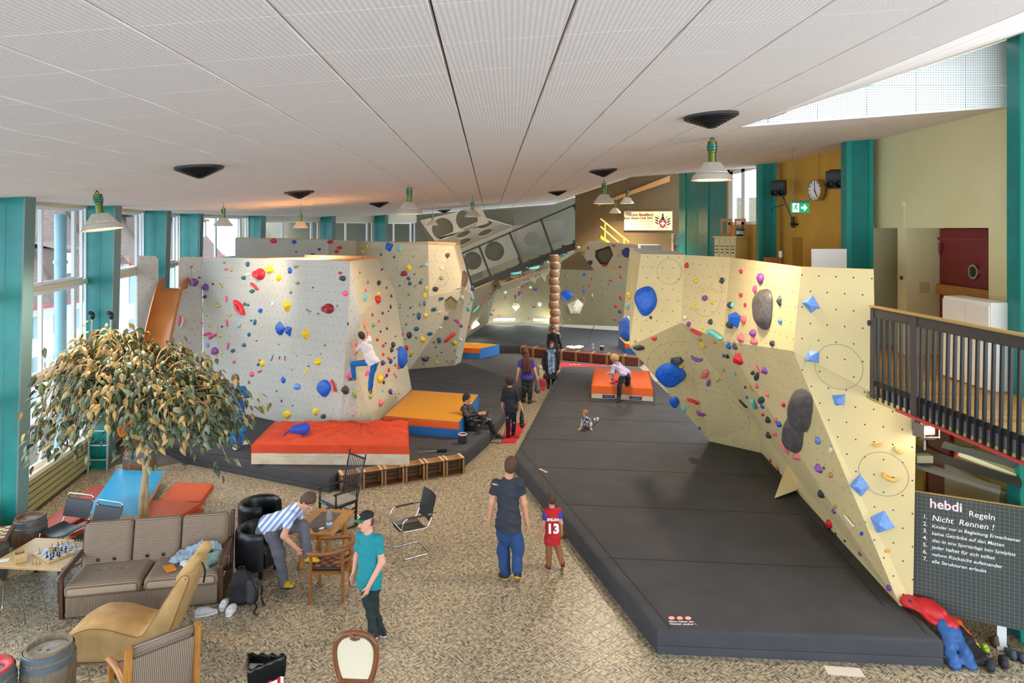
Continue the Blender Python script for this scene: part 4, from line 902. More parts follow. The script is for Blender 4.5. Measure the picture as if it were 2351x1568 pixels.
holds('Gf', 700, 540, 4.9, [(1607, 230, 56, 70, 'm', 'P'), (1543, 373, 58, 44, 'e'), (1533, 484, 40, 48, 'g'), (1470, 606, 64, 56, 'n'), (1722, 600, 50, 34, 'e', 'S', -20), (1790, 490, 50, 180, 'm', 'D')])
holds('Hf', 700, 540, 4.9, [(1533, 714, 56, 40, 't'), (1765, 700, 44, 54, 'e'), (1449, 836, 54, 54, 't'), (1518, 864, 26, 28, 'w', 'L'), (1362, 900, 50, 54, 'y', 'P'), (1590, 930, 56, 48, 'n', 'P'), (1527, 1040, 38, 24, 'w'), (1405, 1110, 62, 46, 't'), (1326, 1174, 62, 74, 'y', 'P'), (1514, 1180, 56, 56, 't'), (1628, 1140, 116, 110, 'r', 'S', -45), (1674, 1206, 54, 44, 'y', 'T'),
  (1705, 955, 50, 30, 'P'), (1730, 980, 40, 30, 'k'), (1472, 1257, 22, 20, 't'), (1354, 1390, 106, 54, 'n', 'P'), (1537, 1319, 20, 18, 'p'), (1494, 1358, 18, 14, 'p'), (1490, 1427, 30, 18, 'y'), (1596, 1415, 18, 14, 'b'), (1667, 1420, 20, 18, 'b'), (1632, 1442, 18, 14, 'r'), (1338, 1447, 18, 14, 't'), (1686, 1300, 16, 18, 'p'), (1450, 1205, 18, 20, 'n')])
holds('H2', 700, 540, 4.9, [(1882, 595, 30, 70, 'b'), (1880, 708, 30, 60, 'c'), (1830, 825, 26, 60, 'c'), (1838, 775, 14, 16, 'b'), (1757, 1020, 30, 50, 'P'), (1748, 1175, 28, 44, 'w'), (1710, 1370, 16, 40, 'c')])
for x, y, w, h in ((988, 295, 115, 190), (1230, 250, 125, 185)): ring('F', 700 + x / 4.9, 540 + y / 4.9, w / 4.9, h / 4.9)
for x, y, w, h in ((1555, 225, 185, 195), (1522, 490, 180, 190)): ring('Gf', 700 + x / 4.9, 540 + y / 4.9, w / 4.9, h / 4.9)
ring('Hf', 700 + 1480 / 4.9, 540 + 1060 / 4.9, 290 / 4.9, 350 / 4.9)
# five-sided pocket in the lower face
q, n, pn = ray_hit(1037, 696, 'Hf'); x, y, s, t = plane_frame(q, n); b = MB()
P5 = [q + n * .004 + (x * math.cos(a) + y * math.sin(a)) * .23 for a in [math.radians(18 + 72 * i) for i in range(5)]]; P5i = [p * .72 + (q + n * -.0) * .28 + n * .004 for p in P5]
Po = [q + (p - q) * 1.14 + n * .05 for p in P5]
for i in range(5): j = (i + 1) % 5; b.add([Po[i], Po[j], P5[j], P5[i]], [(0, 1, 2, 3)])
b.add([p for p in P5], [(0, 1, 2, 3, 4)]); part(mw, 'pentagon_pocket', b, PLY_B, label='five-sided pocket volume')

# ---------------------------------------------------------------- floor mats
def mat_cover():
    m = mat('dark grey mat cover', '#36363a', .8, col2='#3d3d41', scale=2.2, bump=.25, bscale=220); return m
M_mat = mat_cover(); M_seam = mat('mat seam', '#242323', .9)
def mat_block(root, loop, z0, z1, nm, r=.05):
    """slab with rounded upper rim"""
    b = MB(); n = len(loop); c = sum((Vector(p) for p in loop), Vector()) / n
    L_ = [Vector((p[0], p[1], 0)) for p in loop]
    def inset(d):
        out = []
        for i in range(n):
            a, p, e = L_[i - 1], L_[i], L_[(i + 1) % n]; u = (p - a).normalized(); v = (e - p).normalized()
            n1 = Vector((-u.y, u.x, 0)); n2 = Vector((-v.y, v.x, 0))
            if sum((L_[k].x * L_[(k + 1) % n].y - L_[(k + 1) % n].x * L_[k].y) for k in range(n)) < 0: n1, n2 = -n1, -n2
            h = (n1 + n2); h = h / max(h.length_squared * .5, .3) if h.length > 1e-6 else n1
            out.append(p + h * d)
        return out
    rings = [(0, z0), (0, z1 - r), (r * .3, z1 - r * .3), (r, z1)]
    for d, z in rings: b.v += [Vector((p.x, p.y, z)) for p in inset(d)]
    for i in range(3):
        for j in range(n): k = (j + 1) % n; b.f.append((i * n + j, i * n + k, (i + 1) * n + k, (i + 1) * n + j)); b.m.append(0)
    b.f.append(tuple(3 * n + j for j in range(n))); b.m.append(0)
    return part(root, nm, b, M_mat, angle=50)
def seam(root, a, b_, w=.018, h=.004):
    part(root, 'seam', MB().bar(a, b_, h, w, side=(0, 0, 1)), M_seam)
zt = .33
rm = thing('bouldering_mat', 'large dark grey bouldering mat below the cream overhanging wall', 'mat', (2.5, 14, 0))
rm.location = (0, 0, 0)
Lr = [G(1512, 1503), G(2166, 1531), G(2172, 1472), G(2100, 1390, .33)]
loopR = [G(1510, 1502), G(2166, 1531), V3(5.22, 9.35, 0), V3(5.75, 15.5, 0), V3(4.9, 16.6, 0), V3(4.6, 25.2, 0), G(1289, 841, .33), G(1180, 1046, .33)]
mat_block(rm, loopR, 0, .11, 'lower_mat', .015); mat_block(rm, [p for p in loopR], .115, zt, 'upper_mat', .05)
for (a, c) in (((1262, 857), (1478, 863)), ((1256, 884), (1500, 893)), ((1238, 917), (1545, 929)), ((1232, 957), (1590, 970)), ((1207, 1007), (1640, 1020)), ((1236, 1072), (1770, 1093)), ((1300, 1158), (1847, 1181)), ((1393, 1281), (1963, 1305))):
    seam(rm, G(*a, zt) + V3(0, 0, .001), G(*c, zt) + V3(0, 0, .001))
inn = [(1537, 1440), (1195, 1030), (1300, 846)]
for a, c in zip(inn, inn[1:]): seam(rm, G(*a, zt) + V3(0, 0, .001), G(*c, zt) + V3(0, 0, .001), .014)
seam(rm, G(1745, 1048, zt) + V3(0, 0, .001), G(2030, 1392, zt) + V3(0, 0, .001), .02); seam(rm, G(2080, 1398, zt) + V3(0, 0, .001), G(2128, 1456, zt) + V3(0, 0, .001), .012)
# printed notice on the mat
wpr = mat('white print', '#e8e4e0', .6); rpr = mat('red print', '#c9302c', .6)
def notice(px, py, ang, s, full=True):
    o = G(px, py, zt + .002); u = V3(math.cos(ang), math.sin(ang), 0); v = V3(-math.sin(ang), math.cos(ang), 0)
    b = MB(); r2 = MB()
    for k in range(3):
        c = o + u * (k * .105 - .1) * s + v * .05 * s
        b.add([c + (u * math.cos(t) + v * math.sin(t)) * rr * s for t in [2 * math.pi * i / 20 for i in range(20)] for rr in (.045,)], [tuple(range(20))])
        for i in range(20):
            t0, t1 = 2 * math.pi * i / 20, 2 * math.pi * (i + 1) / 20
            r2.add([c + V3(0, 0, .001) + (u * math.cos(t) + v * math.sin(t)) * rr * s for rr in (.036, .046) for t in (t0, t1)], [(0, 1, 3, 2)])
        r2.add([c + V3(0, 0, .001) + (u * a_ + v * b_) * s for a_, b_ in ((-.03, .022), (-.022, .03), (.03, -.022), (.022, -.03))], [(0, 1, 2, 3)])
    part(rm, 'notice_print', b, wpr); part(rm, 'notice_print', r2, rpr)
    if full:
        text_part(rm, 'notice_lettering', 'Bitte haltet die', .052 * s, planeM(o + u * -.15 * s + v * -.045 * s, u, v), wpr, depth=.0005, bold=.001); text_part(rm, 'notice_lettering', 'Matten sauber !', .052 * s, planeM(o + u * -.15 * s + v * -.1 * s, u, v), wpr, depth=.0005, bold=.001)
notice(1562, 1424, -.02, 1.0); notice(1243, 1081, math.radians(-58), .9, False); notice(1319, 838, 0, 1.4, False)
lm = thing('bouldering_mat', 'dark grey bouldering mat under the pale boulders by the window wall', 'mat')
loopL = [V3(-8.7, 16.9, 0), G(426, 1031, .33), V3(-3.66, 13.96, 0), V3(-3.5, 14.36, 0), V3(-1.08, 15.46, 0), G(1121, 992, .33), G(1158, 943, .33), G(1238, 840, .33), V3(.35, 27.6, 0), V3(-9.1, 27.2, 0), V3(-10.2, 23.2, 0), V3(-9.4, 19.4, 0)]
mat_block(lm, loopL, 0, .11, 'lower_mat', .015); mat_block(lm, loopL, .115, zt, 'upper_mat', .05)
for (a, c) in (((948, 848), (1180, 856)), ((945, 876), (1170, 887)), ((950, 905), (1190, 917)), ((1085, 932), (1150, 936)), ((950, 1028), (1095, 1040)), ((480, 985), (575, 992)), ((470, 1040), (700, 1072))):
    seam(lm, G(*a, zt) + V3(0, 0, .001), G(*c, zt) + V3(0, 0, .001))
fm = thing('bouldering_mat', 'far dark grey bouldering mat under the stairs behind the trunk bench', 'mat')
loopF = [V3(-5.5, 29.4, 0), V3(.3, 29.7, 0), V3(4.9, 27.4, 0), V3(5.9, 27.0, 0), V3(5.9, 33.7, 0), V3(1.8, 35.7, 0), V3(-5, 36.4, 0)]
mat_block(fm, loopF, 0, zt, 'upper_mat', .05)
for (a, c) in (((1060, 790), (1210, 738)), ((1230, 790), (1300, 740)), ((1345, 800), (1365, 745))): seam(fm, G(*a, zt) + V3(0, 0, .001), G(*c, zt) + V3(0, 0, .001), .03)
# red carpet pieces in the aisle
M_rug = mat('red carpet', '#b8202e', .9, bump=.3, bscale=150)
def rug(pts, label):
    c = sum((Vector(p) for p in pts), Vector()) / len(pts); b = MB().prism([p - c for p in pts], (0, 0, .008)); put('red_rug', b, M_rug, label, 'rug', c + V3(0, 0, .003))
rug([G(1150, 1018), G(1183, 1018), G(1210, 972), G(1163, 972)], 'red carpet piece under the woman carrying climbing shoes')
rug([G(1226, 897), G(1250, 897), G(1256, 871), G(1234, 871)], 'small red carpet piece between the scarf woman and the dreadlocked man')
rug([G(1283, 848), G(1425, 850), G(1400, 840), G(1283, 833)], 'red carpet strip in front of the trunk bench')
# ---------------------------------------------------------------- lamps and vents under the ceiling
M_alu = mat('spun aluminium shade', '#d8d3c6', .3, .55); M_brass = mat('green brass neck', '#5c6a2c', .3, .7); M_collar = mat('green glazed collar', '#0c6a58', .15, coat=.6); M_blackm = mat('black metal', '#1d1d1f', .45)
M_bulb = mat('glowing lamp glass', '#fff2d8', .3, emit='#ffdca0', estr=9)
def lamp(px, py_mount, dia_px, label, tilt=(0, 0), power=90, aim=None, Yl=None):
    Y = Yl or min(.62 * F / dia_px, 27.4 - (40 - dia_px) * .05); power *= 1.35; p = Vector(((px - CX) / F * Y, Y, H - (py_mount - HY) / F * Y)); zc = CZ(p.x, p.y)
    r = thing('pendant_lamp', label, 'lamp', p); r['group'] = 'pendant lamps under the ceiling'; r.rotation_euler = (tilt[0], tilt[1], 0); sl = dia_px * Y / F / .62; r.scale = (sl, sl, sl)
    part(r, 'hook', MB().cyl((0, 0, -.05), (0, 0, max(zc - p.z, .02) / sl + .02), .006, n=6).tube([(0, 0, -.02), (.03, 0, -.05), (0, 0, -.09), (-.03, 0, -.05)], .008, 6, closed=True), M_blackm)
    part(r, 'neck', MB().lathe([(0, -.08), (.068, -.08), (.068, -.13), (.05, -.135), (.05, -.215), (.066, -.22), (.066, -.25), (.055, -.255), (.055, -.4), (0, -.4)], 20), M_brass, angle=35)
    part(r, 'collar', MB().lathe([(.06, -.128), (.078, -.135), (.078, -.165), (.07, -.172), (.078, -.18), (.078, -.21), (.06, -.217)], 20), M_collar, angle=35)
    b = MB(); n = 72
    def rib(u, v):
        a = v * 2 * math.pi; rr = [.05, .118, .226, .232][round(u * 3)] * (1 + (.03 * (1 if round(v * n) % 2 else -1) if round(u * 3) in (1, 2) else 0)); return (rr * math.cos(a), rr * math.sin(a), [-.395, -.4, -.548, -.556][round(u * 3)])
    b.grid(rib, 3, n); part(r, 'ribbed_shade', b, M_alu)
    part(r, 'reflector', MB().lathe([(.225, -.55), (.262, -.575), (.285, -.6), (.292, -.64), (.31, -.662), (.306, -.666), (.285, -.645), (.25, -.58), (.2, -.53), (.05, -.45)], 40), M_alu, angle=50)
    part(r, 'lamp_glass', MB().lathe([(0, -.648), (.2, -.644), (.285, -.64)], 32), M_bulb)
    ld = bpy.data.lights.new('lamp_light', 'SPOT'); ld.energy = power; ld.color = (1, .84, .64); ld.spot_size = math.radians(150); ld.spot_blend = .8; ld.shadow_soft_size = .2
    lo = bpy.data.objects.new('lamp_light', ld); COL.objects.link(lo); lo.location = p + Vector((0, 0, -.72))
    if aim is not None: lo.rotation_euler = (Vector(aim) - lo.location).to_track_quat('-Z', 'Y').to_euler(); ld.spot_size = math.radians(80)
    return r
LAMPS = [(1635, 312, 95, 'ribbed pendant lamp hanging beside the ceiling step', (0, 0), 210, None), (222, 435, 87, 'tilted ribbed pendant lamp in front of the teal window columns', (0, math.radians(-8)), 300, None), (940, 424, 62, 'ribbed pendant lamp over the near climbing boulder', (0, 0), 110, None),
         (1387, 414, 50, 'ribbed pendant lamp before the stair landing', (0, 0), 420, None), (513, 473, 43, 'ribbed pendant lamp before the bright far window', (0, 0), 75, (-6.5, 18.3, 3.9)), (690, 485, 36, 'ribbed pendant lamp above the grey boulder top', (0, 0), 300, None), (1085, 458, 37, 'ribbed pendant lamp before the holed stair panel', (0, 0), 200, (-2.2, 24.4, 4.1)), (993, 489, 27, 'small ribbed pendant lamp before the stair wall holes', (0, 0), 250, None),
         (1440, 432, 33, 'ribbed pendant lamp above the lit club sign', (0, 0), 300, None), (1412, 460, 27, 'silver ribbed pendant lamp beside the lit club sign', (0, 0), 250, None), (1443, 470, 22, 'small pendant lamp overlapping the corner of the lit club sign', (0, 0), 150, None)]
for a in LAMPS: lamp(a[0], a[1], a[2], a[3], a[4], a[5], a[6], {513: 16.6, 690: 19.0, 1085: 21.6, 1387: 18.2}.get(a[0]))
def vent(px, py, label):
    p = ceil_at(px, py); r = thing('ceiling_vent', label, 'vent', p); r['group'] = 'black louvred ceiling vents'
    r.rotation_euler = (0, -math.atan(.075), 0)
    part(r, 'flange', MB().lathe([(.24, .0), (.31, -.005), (.31, -.03), (.28, -.045), (.24, -.04)], 36), M_blackm, angle=40)
    for i in range(7):
        q = .272 - i * .037; z = -.035 - i * .017
        part(r, 'louvre_ring', MB().lathe([(q, z), (q + .012, z - .012), (q - .035, z - .018), (q - .045, z - .009)] + [(q, z)], 32), M_blackm, angle=40)
    part(r, 'core', MB().lathe([(0, -.16), (.03, -.155), (.2, -.03), (0, -.03)], 20), M_blackm)
for px, py, l in ((1632, 264, 'black louvred vent beside the ceiling step'), (457, 383, 'black louvred vent nearest the tilted pendant lamp'), (687, 440, 'black louvred vent between two window pendant lamps'), (870, 465, 'small black louvred vent above the boulder top'), (1385, 390, 'black louvred vent before the stair landing lamp'), (1280, 439, 'black louvred vent above the stair glazing'), (1310, 466, 'small black louvred vent touching the stair landing'), (1020, 482, 'small black louvred vent before the holed stair panel')): vent(px, py, l)

# ---------------------------------------------------------------- plates with real holes
def plate(root, name, o, x, y, outer, holes, thick, material, label=None, uv=True):
    """flat plate in the frame (o,x,y) with holes cut out; loops are lists of (u,v)"""
    x = Vector(x).normalized(); y = Vector(y); n = x.cross(y).normalized(); y = n.cross(x); o = Vector(o)
    bm = bmesh.new()
    for lp in [outer] + holes:
        vs = [bm.verts.new(o + x * u + y * v) for u, v in lp]
        for i in range(len(vs)): bm.edges.new((vs[i], vs[(i + 1) % len(vs)]))
    bmesh.ops.triangle_fill(bm, use_beauty=True, edges=bm.edges[:])
    ret = bmesh.ops.extrude_face_region(bm, geom=bm.faces[:]); bmesh.ops.translate(bm, vec=n * -thick if n.dot(Vector((0, 0, H)) - o) > 0 else n * thick, verts=[g for g in ret['geom'] if isinstance(g, bmesh.types.BMVert)])
    bmesh.ops.recalc_face_normals(bm, faces=bm.faces)
    me = bpy.data.meshes.new(name); bm.to_mesh(me); bm.free(); ob = mesh_obj(name, me, material, root)
    ul = me.uv_layers.new()
    for lp in me.loops: p = me.vertices[lp.vertex_index].co - o; ul.data[lp.index].uv = (p.dot(x), p.dot(y))
    if label: ob['label'] = label
    return ob
def circ(u, v, r, n=24): return [(u + r * math.cos(2 * math.pi * i / n), v + r * math.sin(2 * math.pi * i / n)) for i in range(n)]

# ---------------------------------------------------------------- stair hall
M_steel = mat('dark stair steel', '#2e2b28', .5); M_ptread = mat('grey stair tread', '#6f6a60', .7); M_white_h = ply_material('pale holed board', '#cfc8b6', step=.16)
sg = thing('glazed_staircase', 'dark framed glazed staircase with round-holed pale screen above the far mats', 'staircase')
YS = 30.0
def S(px, py, dy=0): return W(px, py, YS + dy)
top = [(1060, 582), (1100, 565), (1170, 535), (1242, 504), (1318, 471)]; bot = [(1083, 652), (1127, 636), (1200, 608), (1270, 581), (1345, 549)]
part(sg, 'stringer', MB().bar(S(1060, 668), S(1378, 541), .14, .27, side=(0, 1, 0)), M_steel)
part(sg, 'handrail', MB().bar(S(1050, 586), S(1322, 469), .07, .07), M_steel)
for a, c in zip(top, bot): part(sg, 'mullion', MB().bar(S(*a), S(*c), .07, .09, side=(0, 1, 0)), M_steel)
for i in range(4): part(sg, 'pane', MB().prism([S(*top[i]), S(*top[i + 1]), S(*bot[i + 1]), S(*bot[i])], (0, .012, 0)), M_glass)
for i in range(12):
    t = i / 11; px = 1075 + (1360 - 1075) * t; py = 668 - (668 - 546) * t
    part(sg, 'tread', MB().box(S(px, py, .9), (.62, 1.5, .2)), M_ptread)
part(sg, 'landing_panel', MB().prism([S(1318, 468), S(1362, 466), S(1362, 546), S(1346, 550)], (0, .1, 0)), mat('charcoal panel', '#242427', .6))
for k in range(4): part(sg, 'fin', MB().prism([S(1362 + k * 5, 467 + k * 3), S(1365 + k * 5, 467 + k * 3), S(1365 + k * 5, 545 - k * 2), S(1362 + k * 5, 545 - k * 2)], (0, .3, 0)), M_blackm)
part(sg, 'inner_wall', MB().prism([S(1060, 700, 1.8), S(1400, 560, 1.8), S(1400, 530, 1.8), S(1060, 655, 1.8)], (0, .06, 0)), mat('pale stair wall', '#c9bf98', .7))
part(sg, 'diagonal_post', MB().bar(S(1172, 548, 1.2), S(1202, 620, 1.2), .1, .12), mat('timber post', '#8a6a40', .6))
hp = sg
def hole_plate(c, w, hls, dy=0):
    """c: four pixel corners (bottom left, bottom right, top right, top left) with depth; holes as (u,v,r) in metres from the first corner"""
    P = [W(a, b_, YS + d_) for a, b_, d_ in c]; o = P[0]; x = (P[1] - P[0]); y = P[3] - P[0]; xn = x.normalized(); n = xn.cross(y).normalized(); yn = n.cross(xn)
    plate(hp, 'screen_panel', o, xn, yn, [((p - o).dot(xn), (p - o).dot(yn)) for p in P], hls, .06, M_white_h)
hole_plate([(998, 553, -1), (1122, 512, -1), (1104, 474, -1), (964, 506, -1)], 0, [circ(.47, .38, .45), circ(1.55, .42, .46)])
hole_plate([(1050, 574, .7), (1176, 520, .7), (1122, 512, -1), (998, 553, -1)], 0, [circ(.45, .5, .33), circ(.6, 1.25, .33), circ(1.45, .5, .33), circ(1.6, 1.25, .33)])
hole_plate([(1062, 640, .7), (1190, 590, .7), (1176, 520, .7), (1050, 574, .7)], 0, [circ(.7, .58, .4), circ(1.75, .62, .43)])
hole_plate([(1190, 590, 1.2), (1300, 548, 1.2), (1290, 500, 1.2), (1176, 520, .7)], 0, [circ(.85, .55, .36)])
part(hp, 'dark_backing', MB().prism([S(960, 510, 1.6), S(1130, 482, 1.6), S(1180, 482, 1.6), S(1180, 590, 2.2), S(1040, 640, 2.2)], (0, .05, 0)), mat('dim stair room', '#8c8672', .8))
# ---------------------------------------------------------------- far climbing boards
bw = thing('climbing_wall', 'dim olive climbing wall at the back under the stairs with strip lights', 'climbing wall')
YB = 36.9
def BB(px, top_py, key, px2, top2, py=740):
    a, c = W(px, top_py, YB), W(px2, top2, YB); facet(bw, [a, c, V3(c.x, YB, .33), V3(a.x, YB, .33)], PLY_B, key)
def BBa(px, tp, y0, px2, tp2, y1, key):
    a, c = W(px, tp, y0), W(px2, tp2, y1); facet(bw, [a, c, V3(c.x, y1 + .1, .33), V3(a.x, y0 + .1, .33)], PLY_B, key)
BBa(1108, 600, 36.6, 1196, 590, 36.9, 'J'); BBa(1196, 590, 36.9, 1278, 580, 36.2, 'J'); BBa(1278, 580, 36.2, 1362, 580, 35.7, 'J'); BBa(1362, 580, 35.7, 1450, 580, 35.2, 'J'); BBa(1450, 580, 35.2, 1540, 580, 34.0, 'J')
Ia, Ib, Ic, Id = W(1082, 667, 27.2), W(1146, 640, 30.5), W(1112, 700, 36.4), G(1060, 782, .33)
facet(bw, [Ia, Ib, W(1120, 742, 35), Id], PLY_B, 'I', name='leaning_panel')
facet(bw, [W(1150, 655, 29.6), W(1290, 604, 29.6), W(1290, 618, 31.5), W(1150, 672, 31.5)], PLY_M, 'U', name='soffit_panel')
for a, c, e, d in ((1141, 641, 1166, 633, ), (1205, 622, 1228, 614), (1238, 620, 1256, 613)): pass
for t in (((1140, 642), (1166, 634), (1155, 662)), ((1200, 626), (1230, 612), (1228, 651)), ((1228, 640), (1242, 614), (1228, 651)), ((1239, 628), (1257, 614), (1252, 648)), ((1165, 634), (1200, 626), (1200, 650))):
    P = [W(*q, 30.3) for q in t]; c = sum(P, Vector()) / 3 + V3(0, .5, .1); part(bw, 'spike_volume', MB().add(P + [c], [(0, 1, 2), (0, 1, 3), (1, 2, 3), (2, 0, 3)]), PLY_M)
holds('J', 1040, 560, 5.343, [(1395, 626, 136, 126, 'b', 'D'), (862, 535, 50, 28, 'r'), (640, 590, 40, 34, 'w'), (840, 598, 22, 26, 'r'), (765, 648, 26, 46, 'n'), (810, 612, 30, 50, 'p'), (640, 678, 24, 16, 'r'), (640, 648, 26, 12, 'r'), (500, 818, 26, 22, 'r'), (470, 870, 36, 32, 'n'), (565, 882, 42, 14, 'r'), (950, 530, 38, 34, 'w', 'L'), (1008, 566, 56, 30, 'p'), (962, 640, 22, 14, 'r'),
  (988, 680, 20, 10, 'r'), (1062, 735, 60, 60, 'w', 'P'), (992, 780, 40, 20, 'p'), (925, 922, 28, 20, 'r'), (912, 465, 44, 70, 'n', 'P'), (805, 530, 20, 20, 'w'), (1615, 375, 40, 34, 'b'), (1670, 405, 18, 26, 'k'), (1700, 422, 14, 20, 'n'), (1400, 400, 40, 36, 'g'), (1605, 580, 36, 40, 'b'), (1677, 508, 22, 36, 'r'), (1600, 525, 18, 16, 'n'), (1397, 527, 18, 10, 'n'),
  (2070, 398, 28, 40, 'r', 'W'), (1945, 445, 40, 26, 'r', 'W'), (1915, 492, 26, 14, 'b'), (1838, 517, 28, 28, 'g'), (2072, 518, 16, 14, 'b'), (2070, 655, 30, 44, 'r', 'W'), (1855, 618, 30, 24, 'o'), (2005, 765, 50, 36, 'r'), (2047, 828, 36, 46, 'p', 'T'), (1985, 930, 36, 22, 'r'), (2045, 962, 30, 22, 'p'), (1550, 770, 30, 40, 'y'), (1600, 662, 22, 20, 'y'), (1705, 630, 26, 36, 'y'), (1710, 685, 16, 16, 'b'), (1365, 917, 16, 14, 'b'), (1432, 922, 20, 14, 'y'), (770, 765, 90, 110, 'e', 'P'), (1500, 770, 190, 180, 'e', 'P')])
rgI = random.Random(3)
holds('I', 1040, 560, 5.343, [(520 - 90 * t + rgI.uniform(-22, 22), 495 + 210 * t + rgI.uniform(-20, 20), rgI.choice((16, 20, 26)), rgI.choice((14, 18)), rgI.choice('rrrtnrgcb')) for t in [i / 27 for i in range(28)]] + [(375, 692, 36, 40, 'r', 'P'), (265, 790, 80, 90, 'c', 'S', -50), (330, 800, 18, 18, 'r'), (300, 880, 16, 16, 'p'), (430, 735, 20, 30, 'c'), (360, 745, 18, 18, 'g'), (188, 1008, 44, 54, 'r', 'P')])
holds('U', 1040, 560, 5.343, [(988, 275, 124, 46, 'c', 'S', -12), (770, 340, 124, 40, 'c', 'S', -12), (1160, 222, 44, 40, 'c'), (905, 290, 30, 26, 'c'), (1020, 332, 20, 18, 'P'), (1065, 322, 18, 18, 'P'), (880, 368, 30, 20, 'P'), (820, 400, 30, 30, 'R')])
M_tube = mat('strip light tube', '#ffffff', .4, emit='#f4ffe6', estr=14)
for k, (a, c, Y) in enumerate((((1133, 734), (1182, 733), 36.3), ((1225, 734), (1268, 735), 36.2), ((1083, 752), (1099, 742), 31.5))):
    p0, p1 = W(*a, Y), W(*c, Y); m_ = (p0 + p1) / 2; r = thing('strip_light', ('white strip light on the mat under the back wall corner', 'white strip light beside the barrel column', 'short strip light at the foot of the leaning board')[k], 'light', m_)
    part(r, 'diffuser', MB().bar(p0 - m_, p1 - m_, .14, .1, bevel=.02), M_tube); part(r, 'housing', MB().bar(p0 - m_ + V3(0, .08, 0), p1 - m_ + V3(0, .08, 0), .16, .05), M_wframe)
# beige board with the six-sided window, right of the barrel column
hb = thing('climbing_wall', 'beige climbing board with a six-sided opening left of the cream wall top', 'climbing wall')
YK = 25.6; P = [W(q[0], q[1], YK) for q in ((1364, 620), (1470, 626), (1472, 562), (1352, 553), (1341, 590))]; o = P[0]
hx = [(1367, 575), (1400, 564), (1408, 585), (1394, 609), (1378, 607), (1366, 590)]
loc2 = lambda p: ((p.x - o.x), (p.z - o.z))
plate(hb, 'climbing_panel', o, (1, 0, 0), (0, 0, 1), [loc2(p) for p in P], [[loc2(W(a, c, YK)) for a, c in hx]], .05, PLY_M)
b = MB()
hh = [W(a, c, YK) for a, c in hx]; hc = sum(hh, Vector()) / 6; hi = [hc + (p - hc) * .78 + V3(.1, .55, -.02) for p in hh]
for i in range(6): j = (i + 1) % 6; b.add([hh[i], hh[j], hi[j], hi[i]], [(0, 1, 2, 3)])
b.add(hi, [tuple(range(6))]); part(hb, 'hexagon_recess', b, PLY_B)
FACETS['K'] = [([W(1341, 620, YK), W(1480, 620, YK), W(1480, 553, YK), W(1341, 553, YK)], V3(0, -1, 0), W(1410, 590, YK), hb.children[0])]
holds('K', 1040, 560, 5.343, [(1860, 262, 80, 28, 'r'), (1965, 305, 56, 26, 'y'), (2050, 283, 34, 28, 'r'), (1973, 22, 46, 26, 'r'), (2030, 145, 30, 40, 'l'), (1695, 292, 30, 24, 'P'), (1685, 228, 60, 60, 'n'), (2125, 105, 110, 120, 'd', 'D'), (2170, 180, 36, 60, 'P'), (2185, 245, 40, 50, 'G')])
facet(hb, [W(1287, 618, 27.5), W(1364, 621, YK), W(1341, 590, YK), W(1330, 576, YK), W(1290, 600, 27.5)], PLY_B, 'K2', name='underside_panel')
facet(hb, [W(1285, 605, 27.8), W(1352, 553, YK), W(1341, 590, YK), W(1330, 577, 26)], PLY_M, 'K3', name='side_panel')
holds('K3', 1040, 560, 5.343, [(1410, 108, 24, 22, 'P'), (1362, 152, 80, 40, 'c', 'S', -25), (1475, 125, 30, 24, 'c'), (1545, 45, 50, 40, 'w'), (1622, 50, 30, 40, 'y'), (1662, 50, 22, 50, 'P'), (1405, 185, 24, 24, 'w')])
part(hb, 'top_shelf', MB().box(W(1490, 573, 25.4), (.75, .9, .35)), mat('pale box', '#c9cac0', .6))
# column of stacked barrels
M_stave = mat('old barrel stave', '#7a5334', .6, col2='#8d6a48', scale=9, stretch=(6, 6, 1)); M_hoop = mat('galvanised hoop', '#b9b4a8', .35, .7)
bc = thing('barrel_column', 'tall column of small stacked wooden barrels with pale hoops', 'column', (1.77, 29.0, zt + .0))
nb = 12; bh = 3.9 / nb
for i in range(nb):
    z = i * bh; dx = .03 * math.sin(i * 2.1)
    o = part(bc, 'barrel', MB().lathe([(0, z), (.18, z), (.215, z + bh * .3), (.225, z + bh * .5), (.215, z + bh * .7), (.18, z + bh), (0, z + bh)], 20, (dx, 0, 0)), M_stave, angle=40)
    for q, rr in ((.07, .185), (.9, .188)): part(o, 'hoop', MB().lathe([(rr, z + bh * q - .022), (rr + .008, z + bh * q), (rr, z + bh * q + .022)], 20, (dx, 0, 0)), M_hoop, angle=40)
